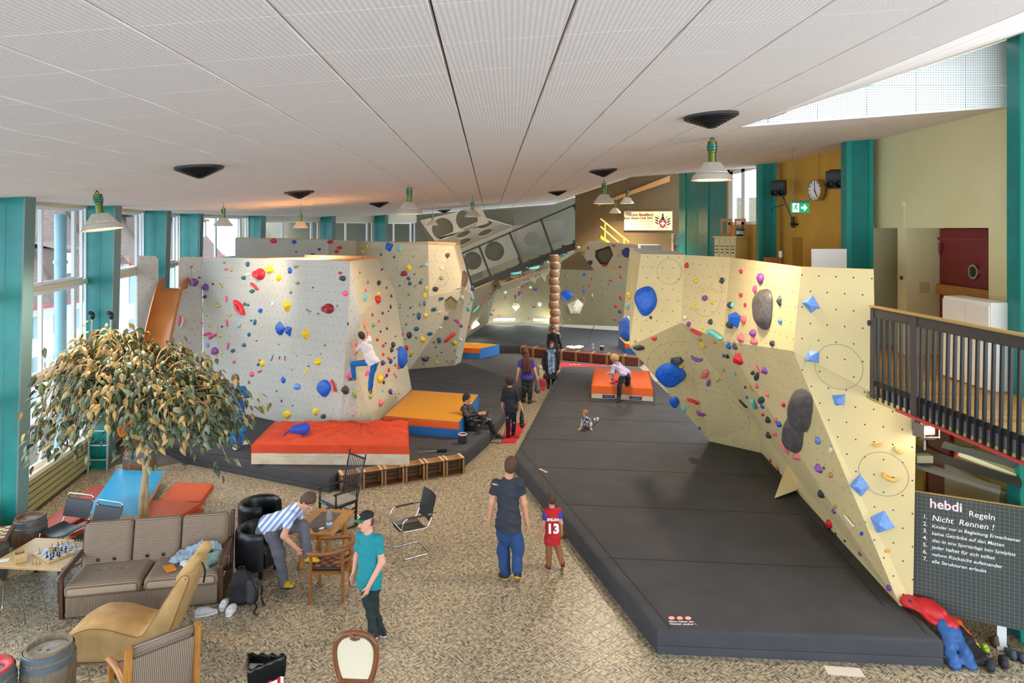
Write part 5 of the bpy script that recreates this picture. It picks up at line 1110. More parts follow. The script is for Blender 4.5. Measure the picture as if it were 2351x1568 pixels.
# trunk bench at the back
M_trunk = mat('dark red trunk', '#4e1d1c', .55, col2='#5c2a22', scale=6); M_batten = mat('worn batten', '#9c7a50', .6)
ed = [1195, 1224, 1257, 1289, 1322, 1357, 1393, 1431, 1468]; ybot = [820 + (846 - 820) * i / 8 for i in range(9)]
for i in range(8):
    a, c = G(ed[i], ybot[i] - 3), G(ed[i + 1], ybot[i + 1] - 3); m_ = (a + c) / 2; ln = (c - a).length - .015; rz = math.atan2(c.y - a.y, c.x - a.x)
    r = thing('wooden_chest', ('dark red chest at the aisle end of the bench', 'second dark red chest from the aisle end of the bench', 'third dark red chest from the aisle end of the bench', 'fourth dark red chest from the aisle end, under the crumpled white top', 'fifth dark red chest from the aisle end of the bench', 'sixth dark red chest from the aisle end of the bench', 'seventh dark red chest from the aisle end of the bench', 'last dark red chest of the bench beside the climbing wall')[i], 'chest', m_, rz, 'trunk bench behind the red carpet')
    part(r, 'body', MB().box((0, .2, .2), (ln, .4, .36), bevel=.008), M_trunk)
    for x in (-ln / 2 + .02, ln / 2 - .02):
        part(r, 'batten', MB().box((x, -.006, .2), (.035, .02, .39)), M_batten); part(r, 'batten', MB().box((x, .2, .388), (.035, .42, .02)), M_batten)
    part(r, 'lid_edge', MB().box((0, -.004, .365), (ln, .014, .03)), M_batten)
def bottle_prof(h, r): return [(0, 0), (r * .9, 0), (r, h * .03), (r, h * .3), (r * .88, h * .36), (r, h * .42), (r, h * .62), (r * .75, h * .74), (r * .35, h * .86), (r * .3, h * .93), (0, h * .93)]
def plastic_material():
    m = mat('clear bottle plastic', '#dbe6ee', .08); N, L, b = nodes_of(m); b.inputs['Transmission Weight'].default_value = .75; b.inputs['IOR'].default_value = 1.2; return m
M_pet = plastic_material()
def bottle(loc, h, r, label, capc='#24409a'):
    o = thing('water_bottle', label, 'bottle', loc); part(o, 'body', MB().lathe(bottle_prof(h, r), 20), M_pet, smooth=True)
    part(o, 'cap', MB().lathe([(0, h * .92), (r * .38, h * .92), (r * .38, h), (0, h)], 14), mat('cap ' + capc, capc, .4), angle=40)
    part(o, 'bottle_label', MB().lathe([(r * 1.01, h * .17), (r * 1.01, h * .3)], 20), mat('bottle label print', '#b9c9dc', .5), smooth=True)
    return o
bottle(W(1361, 808, 28.3).xy.to_3d() + V3(0, 0, .4), .3, .05, 'clear water bottle standing on the trunk bench')
cl = SDF(.05)
for k in range(5): cl.ell((random.uniform(-.25, .25), random.uniform(-.06, .06), .04 + .02 * (k % 2)), (.17, .11, .055))
cl.noise = folds(.012, 45, 5); cl.halfspace((0, 0, 0.0), (0, 0, -1)); o = sdf_part(None, 'folded_top', cl, .012, mat('white cotton', '#d8d4cc', .9)); o.location = W(1320, 805, 28.5).xy.to_3d() + V3(0, 0, .4); tag(o, 'crumpled white top lying on the trunk bench', 'clothing')
def chalkbag(loc, s, label, inner='#c0304a'):
    r = thing('chalk_bag', label, 'bag', loc); part(r, 'body', MB().lathe([(0, 0), (.085 * s, 0), (.1 * s, .03 * s), (.105 * s, .17 * s), (.1 * s, .2 * s), (.088 * s, .2 * s), (.085 * s, .1 * s)], 20), mat('black nylon', '#26262b', .7, bump=.3, bscale=50), smooth=True)
    part(r, 'rim', MB().lathe([(.1 * s, .19 * s), (.108 * s, .205 * s), (.1 * s, .22 * s), (.09 * s, .21 * s)], 20), mat('pale piping', '#c9c5c0', .7), smooth=True)
    part(r, 'lining', MB().lathe([(.086 * s, .19 * s), (.06 * s, .14 * s), (0, .13 * s)], 20), mat('lining ' + inner, inner, .9), smooth=True); return r
chalkbag(W(1382, 812, 28.1).xy.to_3d() + V3(0, 0, .4), .8, 'small black chalk bag standing on the trunk bench', '#2c2c30')
# lit club sign and yellow handrail
c0, c1 = W(1433, 485, 28.05), W(1543, 529, 27.95)
sg2 = thing('lit_sign', 'glowing cream club sign with red shield on the dark end wall', 'sign', ((c0.x + c1.x) / 2, 28.0, (c0.z + c1.z) / 2), -math.atan(.7 / 3.7))
sw, sh = c1.x - c0.x, c0.z - c1.z
part(sg2, 'light_box', MB().box((0, .06, 0), (sw, .12, sh), bevel=.01), mat('sign frame', '#c9b68c', .4)); part(sg2, 'lit_face', MB().box((0, -.004, 0), (sw - .06, .012, sh - .06)), mat('lit sign face', '#d9c48c', .5, emit='#f6dfa4', estr=.32))
fx, fz = V3(1, 0, 0), V3(0, 0, 1); M_sk = mat('sign black', '#1c1a18', .5); M_sr = mat('sign red', '#a01c24', .5)
for t, z, s, m_, bo in (('Sektion Baselland', .2, .15, M_sr, .006), ('Schweizer Alpen-Club SAC', .07, .13, M_sk, .005), ('Club Alpin Suisse', -.05, .115, M_sk, .0), ('Club Alpino Svizzero', -.16, .115, M_sk, .0), ('Club Alpin Svizzer', -.27, .115, M_sk, .0)):
    text_part(sg2, 'lettering', t, s, planeM((.2, -.012, z), fx, fz), m_, align='RIGHT', depth=.002, bold=bo)
def poly(root, name, pts, m_, y=-.014, d=.006): part(root, name, MB().prism([(a, y, c) for a, c in pts], (0, -d, 0)), m_)
shl = [(.43, .02), (.72, .02), (.72, -.12), (.66, -.24), (.575, -.31), (.49, -.24), (.43, -.12)]
poly(sg2, 'shield', shl, M_sr); M_sw = mat('sign white', '#f2ece0', .5)
poly(sg2, 'cross', [(.545, -.02), (.605, -.02), (.605, -.08), (.665, -.08), (.665, -.14), (.605, -.14), (.605, -.2), (.545, -.2), (.545, -.14), (.485, -.14), (.485, -.08), (.545, -.08)], M_sw, -.022)
poly(sg2, 'crest', [(.5, .03), (.65, .03), (.64, .12), (.6, .2), (.62, .26), (.57, .3), (.54, .24), (.55, .17), (.51, .1)], M_sk)
for k in range(6):
    s_ = 1 if k % 2 else -1; a0 = .575 + s_ * .16; poly(sg2, 'mantling', [(a0, .1 - k * .05), (a0 + s_ * .12, .17 - k * .05), (a0 + s_ * .15, .14 - k * .05), (a0 + s_ * .03, .05 - k * .05)], M_sk)
part(sg2, 'axe', MB().bar((.36, -.016, .22), (.76, -.016, -.32), .018, .004).bar((.79, -.016, .22), (.4, -.016, -.32), .018, .004), M_sk)
yr = thing('stair_handrail', 'yellow painted steel handrail descending past the dark end wall', 'handrail'); YY = 27.6
M_yp = mat('yellow paint', '#b9a51e', .4)
part(yr, 'rail', MB().tube([W(1378, 502, YY), W(1444, 556, YY)], .035, 8), M_yp); part(yr, 'rail', MB().tube([W(1378, 520, YY), W(1420, 556, YY)], .03, 8), M_yp)
for a, c in (((1389, 511), (1389, 552)), ((1433, 547), (1433, 560))): part(yr, 'post', MB().cyl(W(*a, YY), W(*c, YY), .03, n=8), M_yp)
part(yr, 'tread', MB().prism([W(1379, 540, YY), W(1400, 555, YY), W(1400, 560, YY), W(1379, 548, YY)], (0, .4, 0)), M_yp)
# ---------------------------------------------------------------- gallery on the right
M_brown = mat('dark brown steel', '#3f3733', .5); M_bar = mat('black steel bar', '#161413', .45); M_fascia = mat('grey fascia', '#7c7a80', .6)
def RX(Y): return 4.72 + (9.1 - Y) * .0653
gl = thing('floor_gallery', None, None, kind='structure'); gl['label'] = 'gallery floor slab with wooden boards'; 
part(gl, 'slab', MB().prism([(RX(9.1), 9.1, GZ - .1), (RX(3), 3, GZ - .1), (7.5, 3, GZ - .1), (7.5, 27, GZ - .1), (5.3, 27, GZ - .1), (4.9, 12, GZ - .1)], (0, 0, .08)), mat('slab concrete', '#b0a36a', .8))
M_par = [mat('parquet %d' % i, c, .4, col2=c2, scale=10, stretch=(1, 14, 1)) for i, (c, c2) in enumerate((('#a8803f', '#9c763a'), ('#b58a48', '#a87f40'), ('#997037', '#8d6632')))]
for i in range(64):
    y = 5.6 + i * .125; part(gl, 'plank', MB().box(((RX(y) + .06 + 7.4) / 2, y, GZ - .01), (7.4 - RX(y) - .06, .121, .02)), M_par[random.randrange(3)])
rl = thing('gallery_railing', 'dark brown steel railing with black bars along the gallery edge', 'railing')
def RP(Y, z, o=0): return V3(RX(Y) - o, Y, z)
zr = GZ + 1.12
part(rl, 'top_rail', MB().bar(RP(9.12, zr - .05), RP(3.6, zr - .05), .03, .13, side=(1, 0, 0)), M_brown); part(rl, 'handrail', MB().bar(RP(9.3, zr + .025), RP(3.6, zr + .025), .07, .025, side=(1, 0, 0)), mat('oak handrail', '#b08d4a', .5))
part(rl, 'bottom_rail', MB().bar(RP(9.05, GZ + .15), RP(3.6, GZ + .15), .02, .07, side=(1, 0, 0)), M_bar)
for Y in (9.1, 8.25, 5.2): part(rl, 'post', MB().bar(RP(Y, GZ - .05, .012), RP(Y, zr, .012), .03, .12 if Y < 9 else .09, side=(1, 0, 0)), M_brown)
for k in range(6): Y = 9.0 - k * .12; part(rl, 'bar', MB().bar(RP(Y, GZ - .06), RP(Y, zr - .1), .03, .03, side=(1, 0, 0)), M_bar)
for k in range(26): Y = 8.13 - k * .111; part(rl, 'bar', MB().bar(RP(Y, GZ - .05, .02), RP(Y, zr - .1), .03, .03, side=(1, 0, 0)), M_bar)
part(gl, 'fascia', MB().bar(RP(8.95, GZ + .03, -.03), RP(3.6, GZ + .03, -.03), .02, .18, side=(1, 0, 0)), M_fascia); part(gl, 'red_edge', MB().bar(RP(8.6, GZ - .075, .01), RP(3.6, GZ - .075, .01), .03, .035, side=(1, 0, 0)), mat('red edge strip', '#b2343a', .5))
# white cabinet on the gallery
wc = thing('white_cabinet', 'plain white cabinet standing behind the gallery railing', 'cabinet', (6.38, 9.72, GZ))
part(wc, 'body', MB().box((.1, -.0, .59), (.3, 1.02, 1.18), bevel=.01), mat('white laminate', '#eeece6', .4)); part(wc, 'door', MB().box((-.062, -.25, .58), (.02, .49, 1.12), bevel=.004), MATS['white laminate']); part(wc, 'door', MB().box((-.062, .25, .58), (.02, .49, 1.12), bevel=.004), MATS['white laminate'])
# blackboard with the rules
p0, p1 = V3(5.29, 9.2, 0), V3(6.36, 8.66, 0); dx = (p1 - p0).normalized(); bn = V3(dx.y, -dx.x, 0); bz0, bz1 = .3, 1.835; bwid = (p1 - p0).length
bd = thing('blackboard', 'dark chalkboard with white handwritten rules leaning beside the climbing wall', 'blackboard', (p0.x, p0.y, 0), math.atan2(dx.y, dx.x))
def board_mat():
    m = mat('squared slate board', '#3b403d', .7); N, L, b = nodes_of(m); tc = N.new('ShaderNodeTexCoord'); sp = N.new('ShaderNodeSeparateXYZ'); L.new(tc.outputs['Object'], sp.inputs[0]); outs = []
    for ax in ('X', 'Z'):
        a = N.new('ShaderNodeMath'); a.operation = 'MULTIPLY'; a.inputs[1].default_value = 20; L.new(sp.outputs[ax], a.inputs[0]); f = N.new('ShaderNodeMath'); f.operation = 'FRACT'; L.new(a.outputs[0], f.inputs[0]); l = N.new('ShaderNodeMath'); l.operation = 'LESS_THAN'; l.inputs[1].default_value = .07; L.new(f.outputs[0], l.inputs[0]); outs.append(l)
    mx_ = N.new('ShaderNodeMath'); mx_.operation = 'MAXIMUM'; L.new(outs[0].outputs[0], mx_.inputs[0]); L.new(outs[1].outputs[0], mx_.inputs[1])
    c = N.new('ShaderNodeMix'); c.data_type = 'RGBA'; c.inputs[6].default_value = lin('#393d3a'); c.inputs[7].default_value = lin('#6b726c'); L.new(mx_.outputs[0], c.inputs[0]); L.new(c.outputs[2], b.inputs['Base Color']); return m
part(bd, 'slate', MB().box((bwid / 2, .012, (bz0 + bz1) / 2), (bwid, .025, bz1 - bz0)), board_mat())
part(bd, 'edge_strip', MB().box((bwid / 2, .01, bz1 + .004), (bwid, .03, .01)), MATS['oak handrail'])
part(bd, 'stand_foot', MB().box((.98, .06, .15), (.1, .03, .3)).box((.98, .1, .02), (.12, .24, .03)), mat('white stand', '#d9dcda', .5))
M_chalk = mat('white chalk', '#f0efec', .9); M_pchalk = mat('pink chalk', '#f0cfd6', .9)
def scribe(t, x, z, s, m_=M_chalk, bo=.0002, sh=.0): text_part(bd, 'chalk_lettering', t, s, planeM((x, -.0015, z), (1, 0, -.0), (0, 0, 1)), m_, depth=.0006, shear=sh, bold=bo)
scribe('hebdi', .19, 1.66, .165, M_pchalk, .003); scribe('Regeln', .62, 1.62, .105)
for i, (t, s) in enumerate((('Nicht  Rennen !', .105), ('Kinder nur in Begleitung Erwachsener', .062), ('keine Getränke auf den Matten', .062), ('dies ist eine Sportanlage kein Spielplatz', .057), ('jeder haftet für sich selbst', .065), ('nehmt Rücksicht aufeinander', .065), ('alle Strukturen erlaubt', .065))):
    z = 1.5 - i * .092; scribe('%d.' % (i + 1), .115, z, .075); scribe(t, .215, z - .01, s, sh=.15)
scribe('V', .8, 1.505, .09) if False else None
# things under the gallery
M_alp = mat('grey aluminium profile', '#8b8a80', .35, .6); tr = thing('lighting_rig', 'grey aluminium lighting rig hanging under the gallery', 'rig')
part(tr, 'profile', MB().bar((5.35, 9.35, 2.16), (6.2, 8.85, 1.98), .1, .06), M_alp); part(tr, 'profile', MB().bar((5.3, 9.45, 2.35), (6.5, 8.9, 2.05), .12, .05), mat('dark profile', '#4c4a45', .4, .5))
part(tr, 'perforated_beam', MB().bar((5.75, 9.3, 2.42), (6.7, 9.0, 2.2), .03, .1, side=(1, 0, 0)), M_alp); part(tr, 'duct', MB().tube([(6.05, 9.5, 2.25), (6.7, 9.1, 2.02)], .13, 14), mat('foil duct', '#b9b184', .35, .4)); part(tr, 'strap', MB().tube([(5.95, 9.35, 2.12), (5.98, 9.35, 2.3), (6.12, 9.32, 2.36), (6.25, 9.3, 2.3)], .012, 6), mat('orange strap', '#e0501c', .5))
part(tr, 'power_strip', MB().box((5.42, 9.2, 2.27), (.22, .12, .1), bevel=.01), mat('olive box', '#7d7a60', .5)); part(tr, 'cable', MB().tube(smoothpath([(5.4, 9.2, 2.5), (5.6, 9.15, 2.55), (5.95, 9.1, 2.45), (6.3, 9.0, 2.52)], 6), .007, 6), M_bar)
part(tr, 'hanger', MB().bar((5.5, 9.3, GZ - .1), (5.5, 9.3, 2.35), .03, .03), M_alp); part(tr, 'hanger', MB().bar((6.4, 9.1, GZ - .1), (6.4, 9.1, 2.25), .03, .03), M_alp)
fs = thing('flood_light', 'lit stage flood light with barn doors hanging under the gallery', 'light', W(2127, 985, 8.82))
fl_ = bpy.data.lights.new('flood_glow', 'POINT'); fl_.energy = 14; fl_.color = (1, .82, .6); fl_.shadow_soft_size = .06; flo = bpy.data.objects.new('flood_glow', fl_); COL.objects.link(flo); flo.location = fs.location + V3(.05, -.16, -.02)
part(fs, 'housing', MB().box((.02, .1, 0), (.2, .2, .17), bevel=.02), mat('lamp housing', '#4b4238', .5)); part(fs, 'lens', MB().lathe([(0, .0), (.07, .0)], 20, (0, -.004, .0), axis=(0, -1, 0)), mat('glowing lens', '#fff0e0', .3, emit='#ffd9b8', estr=20))
for x, z, w_, h_ in ((0, .1, .2, .006), (0, -.1, .2, .006)): part(fs, 'barn_door', MB().box((x, -.06, z), (w_, .14, .005), Euler((.5 if z > 0 else -.5, 0, 0)).to_matrix()), mat('barn door', '#6d6152', .45))
for s_ in (-1, 1): part(fs, 'barn_door', MB().box((s_ * .13, -.05, 0), (.005, .15, .17), Euler((0, 0, -.5 * s_)).to_matrix()), MATS['barn door'])
part(fs, 'bracket', MB().tube([(-.11, .1, 0), (-.11, .1, .16), (.11, .1, .16), (.11, .1, 0)], .008, 6).bar((0, .1, .16), (0, .1, GZ - .1 - fs.location.z), .02, .02), M_alp)
wl = thing('wall_under', None, None, kind='structure'); wl['label'] = 'wall and red door under the gallery'
part(wl, 'pilaster', MB().box((6.7, 11.5, 1.45), (.12, .5, 2.9)), mat('yellow pilaster', '#c9b45a', .7)); part(wl, 'door_leaf', MB().box((6.72, 10.95, 1.3), (.08, .62, 2.6)), M_red); part(wl, 'timber_bar', MB().box((6.66, 10.95, 1.72), (.05, .66, .17)), M_wood)
part(wl, 'white_panel', MB().box((6.66, 10.05, .85), (.1, 1.2, 1.75)), mat('white counter', '#e6e2d6', .5)); part(wl, 'notice', MB().box((6.72, 11.45, 1.95), (.02, .14, .2)).box((6.6, 11.4, 1.7), (.02, .1, .12)), mat('dark notice', '#4a4636', .6))
# locker with crates and bottles
lk = thing('metal_locker', 'cream metal locker with louvred doors in front of the ochre wall', 'locker', W(1690, 545, 19.3).xy.to_3d() + V3(0, 0, GZ), math.radians(-52))
lh = W(1690, 545, 19.3).z - GZ; M_lk = mat('cream locker enamel', '#d2c48c', .45)
part(lk, 'body', MB().box((-.35, .3, lh / 2), (.7, .6, lh), bevel=.01), M_lk); part(lk, 'top', MB().box((-.35, .3, lh + .01), (.78, .66, .03)), M_lk)
for k in range(4):
    d_ = part(lk, 'door', MB().box((-.09 - k * .175, -.012, lh / 2), (.165, .02, lh - .08), bevel=.004), M_lk)
    for q in range(3): part(d_, 'louvre', MB().box((-.09 - k * .175, -.026, lh - .25 - q * .09), (.09, .012, .025)), M_bar)
lkR = Matrix.Rotation(math.radians(-52), 3, 'Z')
def lkp(x, y): return lk.location + lkR @ V3(x, y, 0) + V3(0, 0, lh + .026)
def upright_crate(x, label):
    p = lkp(x[0], x[1]); r = thing('pine_crate', label, 'crate', p, math.radians(-20))
    for s_ in (-1, 1):
        for t_ in (-1, 1): part(r, 'corner_post', MB().box((s_ * .13, t_ * .09, .25), (.04, .04, .5)), mat('red pine', '#a8622c', .5))
    for z in (.04, .46): part(r, 'board', MB().box((0, -.1, z), (.3, .015, .07)).box((0, .1, z), (.3, .015, .07)).box((-.14, 0, z), (.015, .2, .07)).box((.14, 0, z), (.015, .2, .07)), MATS['red pine'])
    return r
upright_crate((-.52, .3), 'tall pine crate standing on the locker away from the bottles'); upright_crate((-.15, .42), 'tall pine crate standing on the locker behind the bottles')
M_gb = mat('dark green bottle glass', '#23402c', .12)
for k in range(4):
    r = thing('wine_bottle', ('dark green bottle next to the pine crates on the locker', 'second dark green bottle from the pine crates on the locker', 'third dark green bottle from the pine crates on the locker', 'dark green bottle farthest from the pine crates on the locker')[3 - k], 'bottle', lkp(-.06 - .03 * (k % 2), .16 + k * .1), 0, 'bottles on the locker')
    part(r, 'body', MB().lathe([(0, 0), (.037, 0), (.037, .2), (.03, .23), (.013, .26), (.013, .32), (0, .32)], 14), M_gb, smooth=True); part(r, 'bottle_label', MB().lathe([(.0378, .06), (.0378, .15)], 14), mat('paper label', '#c9c9d4', .7), smooth=True)
# clock, loudspeakers, exit sign
ck = thing('wall_clock', 'round station style wall clock on the ochre wall', 'clock', W(1872, 437, 15.1), math.radians(-76)); ck.location.x = XR - .12
rC = .235
part(ck, 'case', MB().lathe([(0, .0), (rC, 0), (rC, -.11), (rC * .9, -.115), (rC * .88, -.08)], 40, axis=(0, 1, 0)), mat('champagne steel', '#b7a777', .3, .8), angle=40); part(ck, 'dial', MB().lathe([(0, -.082), (rC * .89, -.082)], 40, axis=(0, 1, 0)), mat('white dial', '#f0eee8', .5))
for h_ in range(12):
    a = h_ * math.pi / 6; L_ = rC * .86; part(ck, 'hour_mark', MB().bar((L_ * math.sin(a), -.086, L_ * math.cos(a)), (.74 * L_ * math.sin(a), -.086, .74 * L_ * math.cos(a)), .004, .014, side=(0, 1, 0)), M_bar)
part(ck, 'minute_hand', MB().bar((0, -.09, -.04), (0, -.09, rC * .78), .004, .014, side=(0, 1, 0)), M_bar); part(ck, 'hour_hand', MB().bar((-.01, -.094, .03), (.075, -.094, -.13), .004, .02, side=(0, 1, 0)), M_bar)
part(ck, 'cable', MB().cyl((0, .03, rC), (0, .03, CZ(6.6, 15.1) - ck.location.z), .004, n=6), M_bar); part(ck, 'wall_mount', MB().cyl((0, 0, 0), (.09, .11, 0), .05, n=10), M_bar)
def speaker(px, py, Y, rz, label, pole):
    p = W(px, py, Y); r = thing('loudspeaker', label, 'speaker', p, rz); r.rotation_euler = (math.radians(12), 0, rz)
    part(r, 'cabinet', MB().add([(-.16, -.16, -.17), (.16, -.16, -.17), (.12, .16, -.17), (-.12, .16, -.17), (-.16, -.16, .17), (.16, -.16, .17), (.12, .16, .17), (-.12, .16, .17)], [(0, 1, 2, 3), (4, 7, 6, 5), (0, 4, 5, 1), (1, 5, 6, 2), (2, 6, 7, 3), (3, 7, 4, 0)]), mat('black speaker', '#17171a', .55))
    for x in (-.08, .08): part(r, 'horn', MB().lathe([(.03, 0), (.045, .02), (.06, .08), (.07, .1), (.055, .1), (.04, .03)], 16, (x, -.16, -.07), axis=(0, -1, 0)), M_bar, smooth=True)
    part(r, 'trim_ring', MB().box((0, -.165, .08), (.27, .012, .1)), M_bar)
    if pole: part(r, 'bracket', MB().tube([(0, .05, -.17), (.06, .1, -.3), (.2, .15, -.75)], .022, 8), mat('grey bracket', '#6a6450', .5)); part(r, 'wall_clamp', MB().box((.22, .16, -.85), (.07, .07, .26)), M_bar); part(r, 'wall_arm', MB().bar((p.x + .26, p.y, p.z - .85), (XR - .01, p.y + .03, p.z - .85), .05, .05), M_bar, world=True); part(r, 'cable', MB().tube(smoothpath([(-.02, .16, -.1), (.06, .2, -.4), (-.2, .2, -.5), (-.3, .2, -.62)], 5), .01, 6), M_bar)
    else: part(r, 'bracket', MB().bar((0, .16, 0), (.09, .42, .03), .05, .05), M_bar)
    return r
speaker(1790, 432, 16.4, math.radians(-35), 'black horn loudspeaker on a bent wall bracket above the exit sign', True); speaker(1920, 411, 13.6, math.radians(-35), 'black horn loudspeaker beside the teal column near the clock', False)
ex = thing('exit_sign', 'green illuminated exit sign with running figure hanging from the ceiling', 'sign', W(1837, 475, 13.4), math.radians(8))
ex_w, ex_h = .37, .23; M_exg = mat('exit green', '#129a66', .4, emit='#14a86e', estr=.35); M_exw = mat('exit white', '#f4fff8', .4, emit='#f4fff8', estr=.6)
part(ex, 'housing', MB().box((0, .02, .1), (ex_w + .01, .06, .05), bevel=.005), M_alp); part(ex, 'panel', MB().box((0, .01, -.015), (ex_w, .02, ex_h - .04)), M_exg)
part(ex, 'doorway', MB().box((-.09, -.004, -.015), (.13, .006, .17)), M_exw)
rm_ = MB(); sE = .0009
for a, c, w_ in (((-.085, .05), (-.1, .0), .028), ((-.1, 0), (-.07, -.03), .022), ((-.07, -.03), (-.085, -.07), .018), ((-.1, 0), (-.125, -.035), .02), ((-.125, -.035), (-.15, -.04), .016), ((-.085, .045), (-.055, .02), .015), ((-.085, .045), (-.125, .03), .015)): rm_.bar((a[0], -.01, a[1] - .01), (c[0], -.01, c[1] - .01), .004, w_, side=(0, 1, 0))
rm_.lathe([(0, 0), (.014, 0), (.014, .004), (0, .004)], 12, (-.075, -.008, .058), axis=(0, -1, 0)); part(ex, 'running_figure', rm_, M_exg)
part(ex, 'arrow', MB().prism([(.02, -.003, .005), (.09, -.003, .005), (.07, -.003, .045), (.09, -.003, .045), (.145, -.003, -.015), (.09, -.003, -.075), (.07, -.003, -.075), (.09, -.003, -.035), (.02, -.003, -.035)], (0, -.005, 0)), M_exw)
zc_ = CZ(ex.location.x, ex.location.y) - ex.location.z; part(ex, 'cable', MB().tube(smoothpath([(-.13, .02, .12), (-.13, .02, .6), (-.15, .02, zc_ - .12), (-.1, .02, zc_)], 6), .006, 6), mat('grey cable', '#6e6c66', .6))
cz = lambda x, y: V3(x, y, CZ(x, y) - .015)
r = thing('ceiling_conduit', 'thin conduit running along the ceiling above the teal column', 'conduit'); part(r, 'pipe', MB().tube([ceil_at(1818, 343) - V3(0, 0, .02), ceil_at(1865, 340) - V3(0, 0, .02)], .012, 8), M_wframe); part(r, 'pipe', MB().tube([ceil_at(1865, 339) - V3(0, 0, .02), ceil_at(2030, 328) - V3(0, 0, .02)], .012, 8), mat('dark conduit', '#5a4a3c', .5))
# white board, small stand behind the wall top
o = put('white_board', MB().box((0, 0, .9), (.62, .03, 1.8)), mat('plain white board', '#f1f1ee', .4), 'plain white board leaning by the teal column above the cream wall', 'board', W(1903, 600, 12.4).xy.to_3d() + V3(0, 0, GZ)); 
r = thing('small_stand', 'small rod stand with white cap above the cream wall top', 'stand', W(1792, 600, 13.6).xy.to_3d() + V3(0, 0, GZ)); part(r, 'rod', MB().cyl((0, 0, 0), (0, 0, 1.62), .012, n=8).cyl((0, 0, 0), (0, 0, .02), .12, n=16), M_alp); part(r, 'cap', MB().lathe([(0, 1.6), (.035, 1.6), (.035, 1.72), (0, 1.73)], 12), M_wframe)
r = thing('plastic_chair', 'orange chair back showing above the cream wall top', 'chair', W(1782, 598, 13.9).xy.to_3d() + V3(0, 0, GZ)); M_orc = mat('orange shell', '#c2702a', .5)
part(r, 'backrest', MB().box((0, .2, 1.38), (.36, .03, .4), bevel=.012), M_orc); part(r, 'seat', MB().box((0, 0, .9), (.38, .4, .04), bevel=.015), M_orc)
for s_ in (-1, 1):
    for t_ in (-1, 1): part(r, 'leg', MB().cyl((s_ * .17, t_ * .17, 0), (s_ * .15, t_ * .17, .9 if t_ < 0 else 1.3), .012, n=8), M_alp)
# pallet stack with blue sheet beside the teal cladding
r = thing('wrapped_stack', 'grey wrapped stack with blue side against the dark end wall', 'stack', W(1553, 600, 26.5).xy.to_3d() + V3(0, 0, 2.3)); part(r, 'load', MB().box((-.06, 0, 1.4), (.2, .3, 2.8), bevel=.02), mat('grey wrapped load', '#5c5548', .5, col2='#8a8272', scale=9)); part(r, 'blue_side', MB().box((.11, 0, 1.4), (.12, .28, 2.8)), mat('blue sheet', '#2a4f9a', .5))
# ---------------------------------------------------------------- crash pads
def pad(name, label, c4, z0, h, mtop, mside, mfront=None, wr=0, seed=0, drape=.45, gather=None, group=None):
    """crash pad from four ground corners (front left, front right, back right, back left)"""
    C = [Vector((p.x, p.y, 0)) for p in c4]; o = sum(C, Vector()) / 4; r = thing(name, label, 'crash pad', (o.x, o.y, z0), 0, group); L_ = [p - o for p in C]
    rg = random.Random(seed); ph = [rg.uniform(0, 6) for _ in range(6)]
    def P(u, v, z): a = L_[0].lerp(L_[1], u); b = L_[3].lerp(L_[2], u); q = a.lerp(b, v); return Vector((q.x, q.y, z))
    def top(u, v):
        e = min(u, 1 - u, v, 1 - v); z = h - .05 * math.exp(-e * 28) + .02 * math.sin(math.pi * u) * math.sin(math.pi * v)
        if wr and e > .001:
            if gather: du, dv = (u - gather[0]) * 2, v - gather[1]; an = math.atan2(dv, du); rr = math.hypot(du, dv); z += wr * math.sin(an * 22 + ph[0]) * math.exp(-rr * 1.1) * min(1, rr * 6) - .05 * math.exp(-(rr * 7) ** 2)
            z += wr * .5 * (math.sin(u * 37 + v * 9 + ph[1] + 2 * math.sin(v * 5 + ph[2])) * math.sin(v * 13 + ph[3]))
        return P(u, v, z)
    n = 70 if wr else 12; b = MB().grid(top, n, n // 2 if wr else 8)
    part(r, 'top_cover', b, mtop, smooth=True)
    s = MB(); k = 24; lo = h * (1 - drape)
    def skirt(z0_, z1_, off, mb, sides=(0, 1, 2, 3), wav=0):
        for sd in sides:
            a, c = L_[sd], L_[(sd + 1) % 4]; d = (c - a).normalized(); nn = Vector((d.y, -d.x, 0))
            def f(u, v):
                q = a.lerp(c, u) + nn * (off + wav * math.sin(u * 40 + sd) * (1 - v)); return Vector((q.x, q.y, z0_ + (z1_ - z0_) * v + wav * .6 * math.sin(u * 17 + sd * 2) * (1 - v)))
            mb.grid(f, k, 3)
        return mb
    part(r, 'side', skirt(0, h - .03, 0, MB()), mside); part(r, 'base', MB().add([P(0, 0, .002), P(1, 0, .002), P(1, 1, .002), P(0, 1, .002)], [(0, 1, 2, 3)]), mside)
    if mfront is not None: part(r, 'front_flap', skirt(lo, h - .035, .006, MB(), (0,)), mfront, smooth=True)
    else: part(r, 'cover_skirt', skirt(lo, h - .02, .007, MB(), wav=.004 if wr else 0), mtop, smooth=True)
    return r, P
M_rt = mat('red orange cover', '#bd3a18', .8, col2='#c8441e', scale=3, bump=.2, bscale=60); M_cv = mat('cream canvas', '#c9bda6', .85, col2='#b9ac94', scale=4, bump=.25, bscale=30); M_ot = mat('orange cover', '#d95a14', .7, bump=.2, bscale=50)
M_yt = mat('amber vinyl', '#c88714', .5, bump=.1, bscale=300); M_bs = mat('blue vinyl', '#1f66a8', .5); M_of = mat('orange vinyl', '#dd5a1c', .4, bump=.25, bscale=12)
rp, rP = pad('crash_pad', 'big red crash pad with cream canvas sides in front of the pale boulder', [V3(-5.5, 14.7, 0), V3(-2.15, 14.62, 0), V3(-2.45, 16.5, 0), V3(-5.6, 16.45, 0)], zt + .004, .43, M_rt, M_cv, wr=.05, seed=4, gather=(.66, .97))
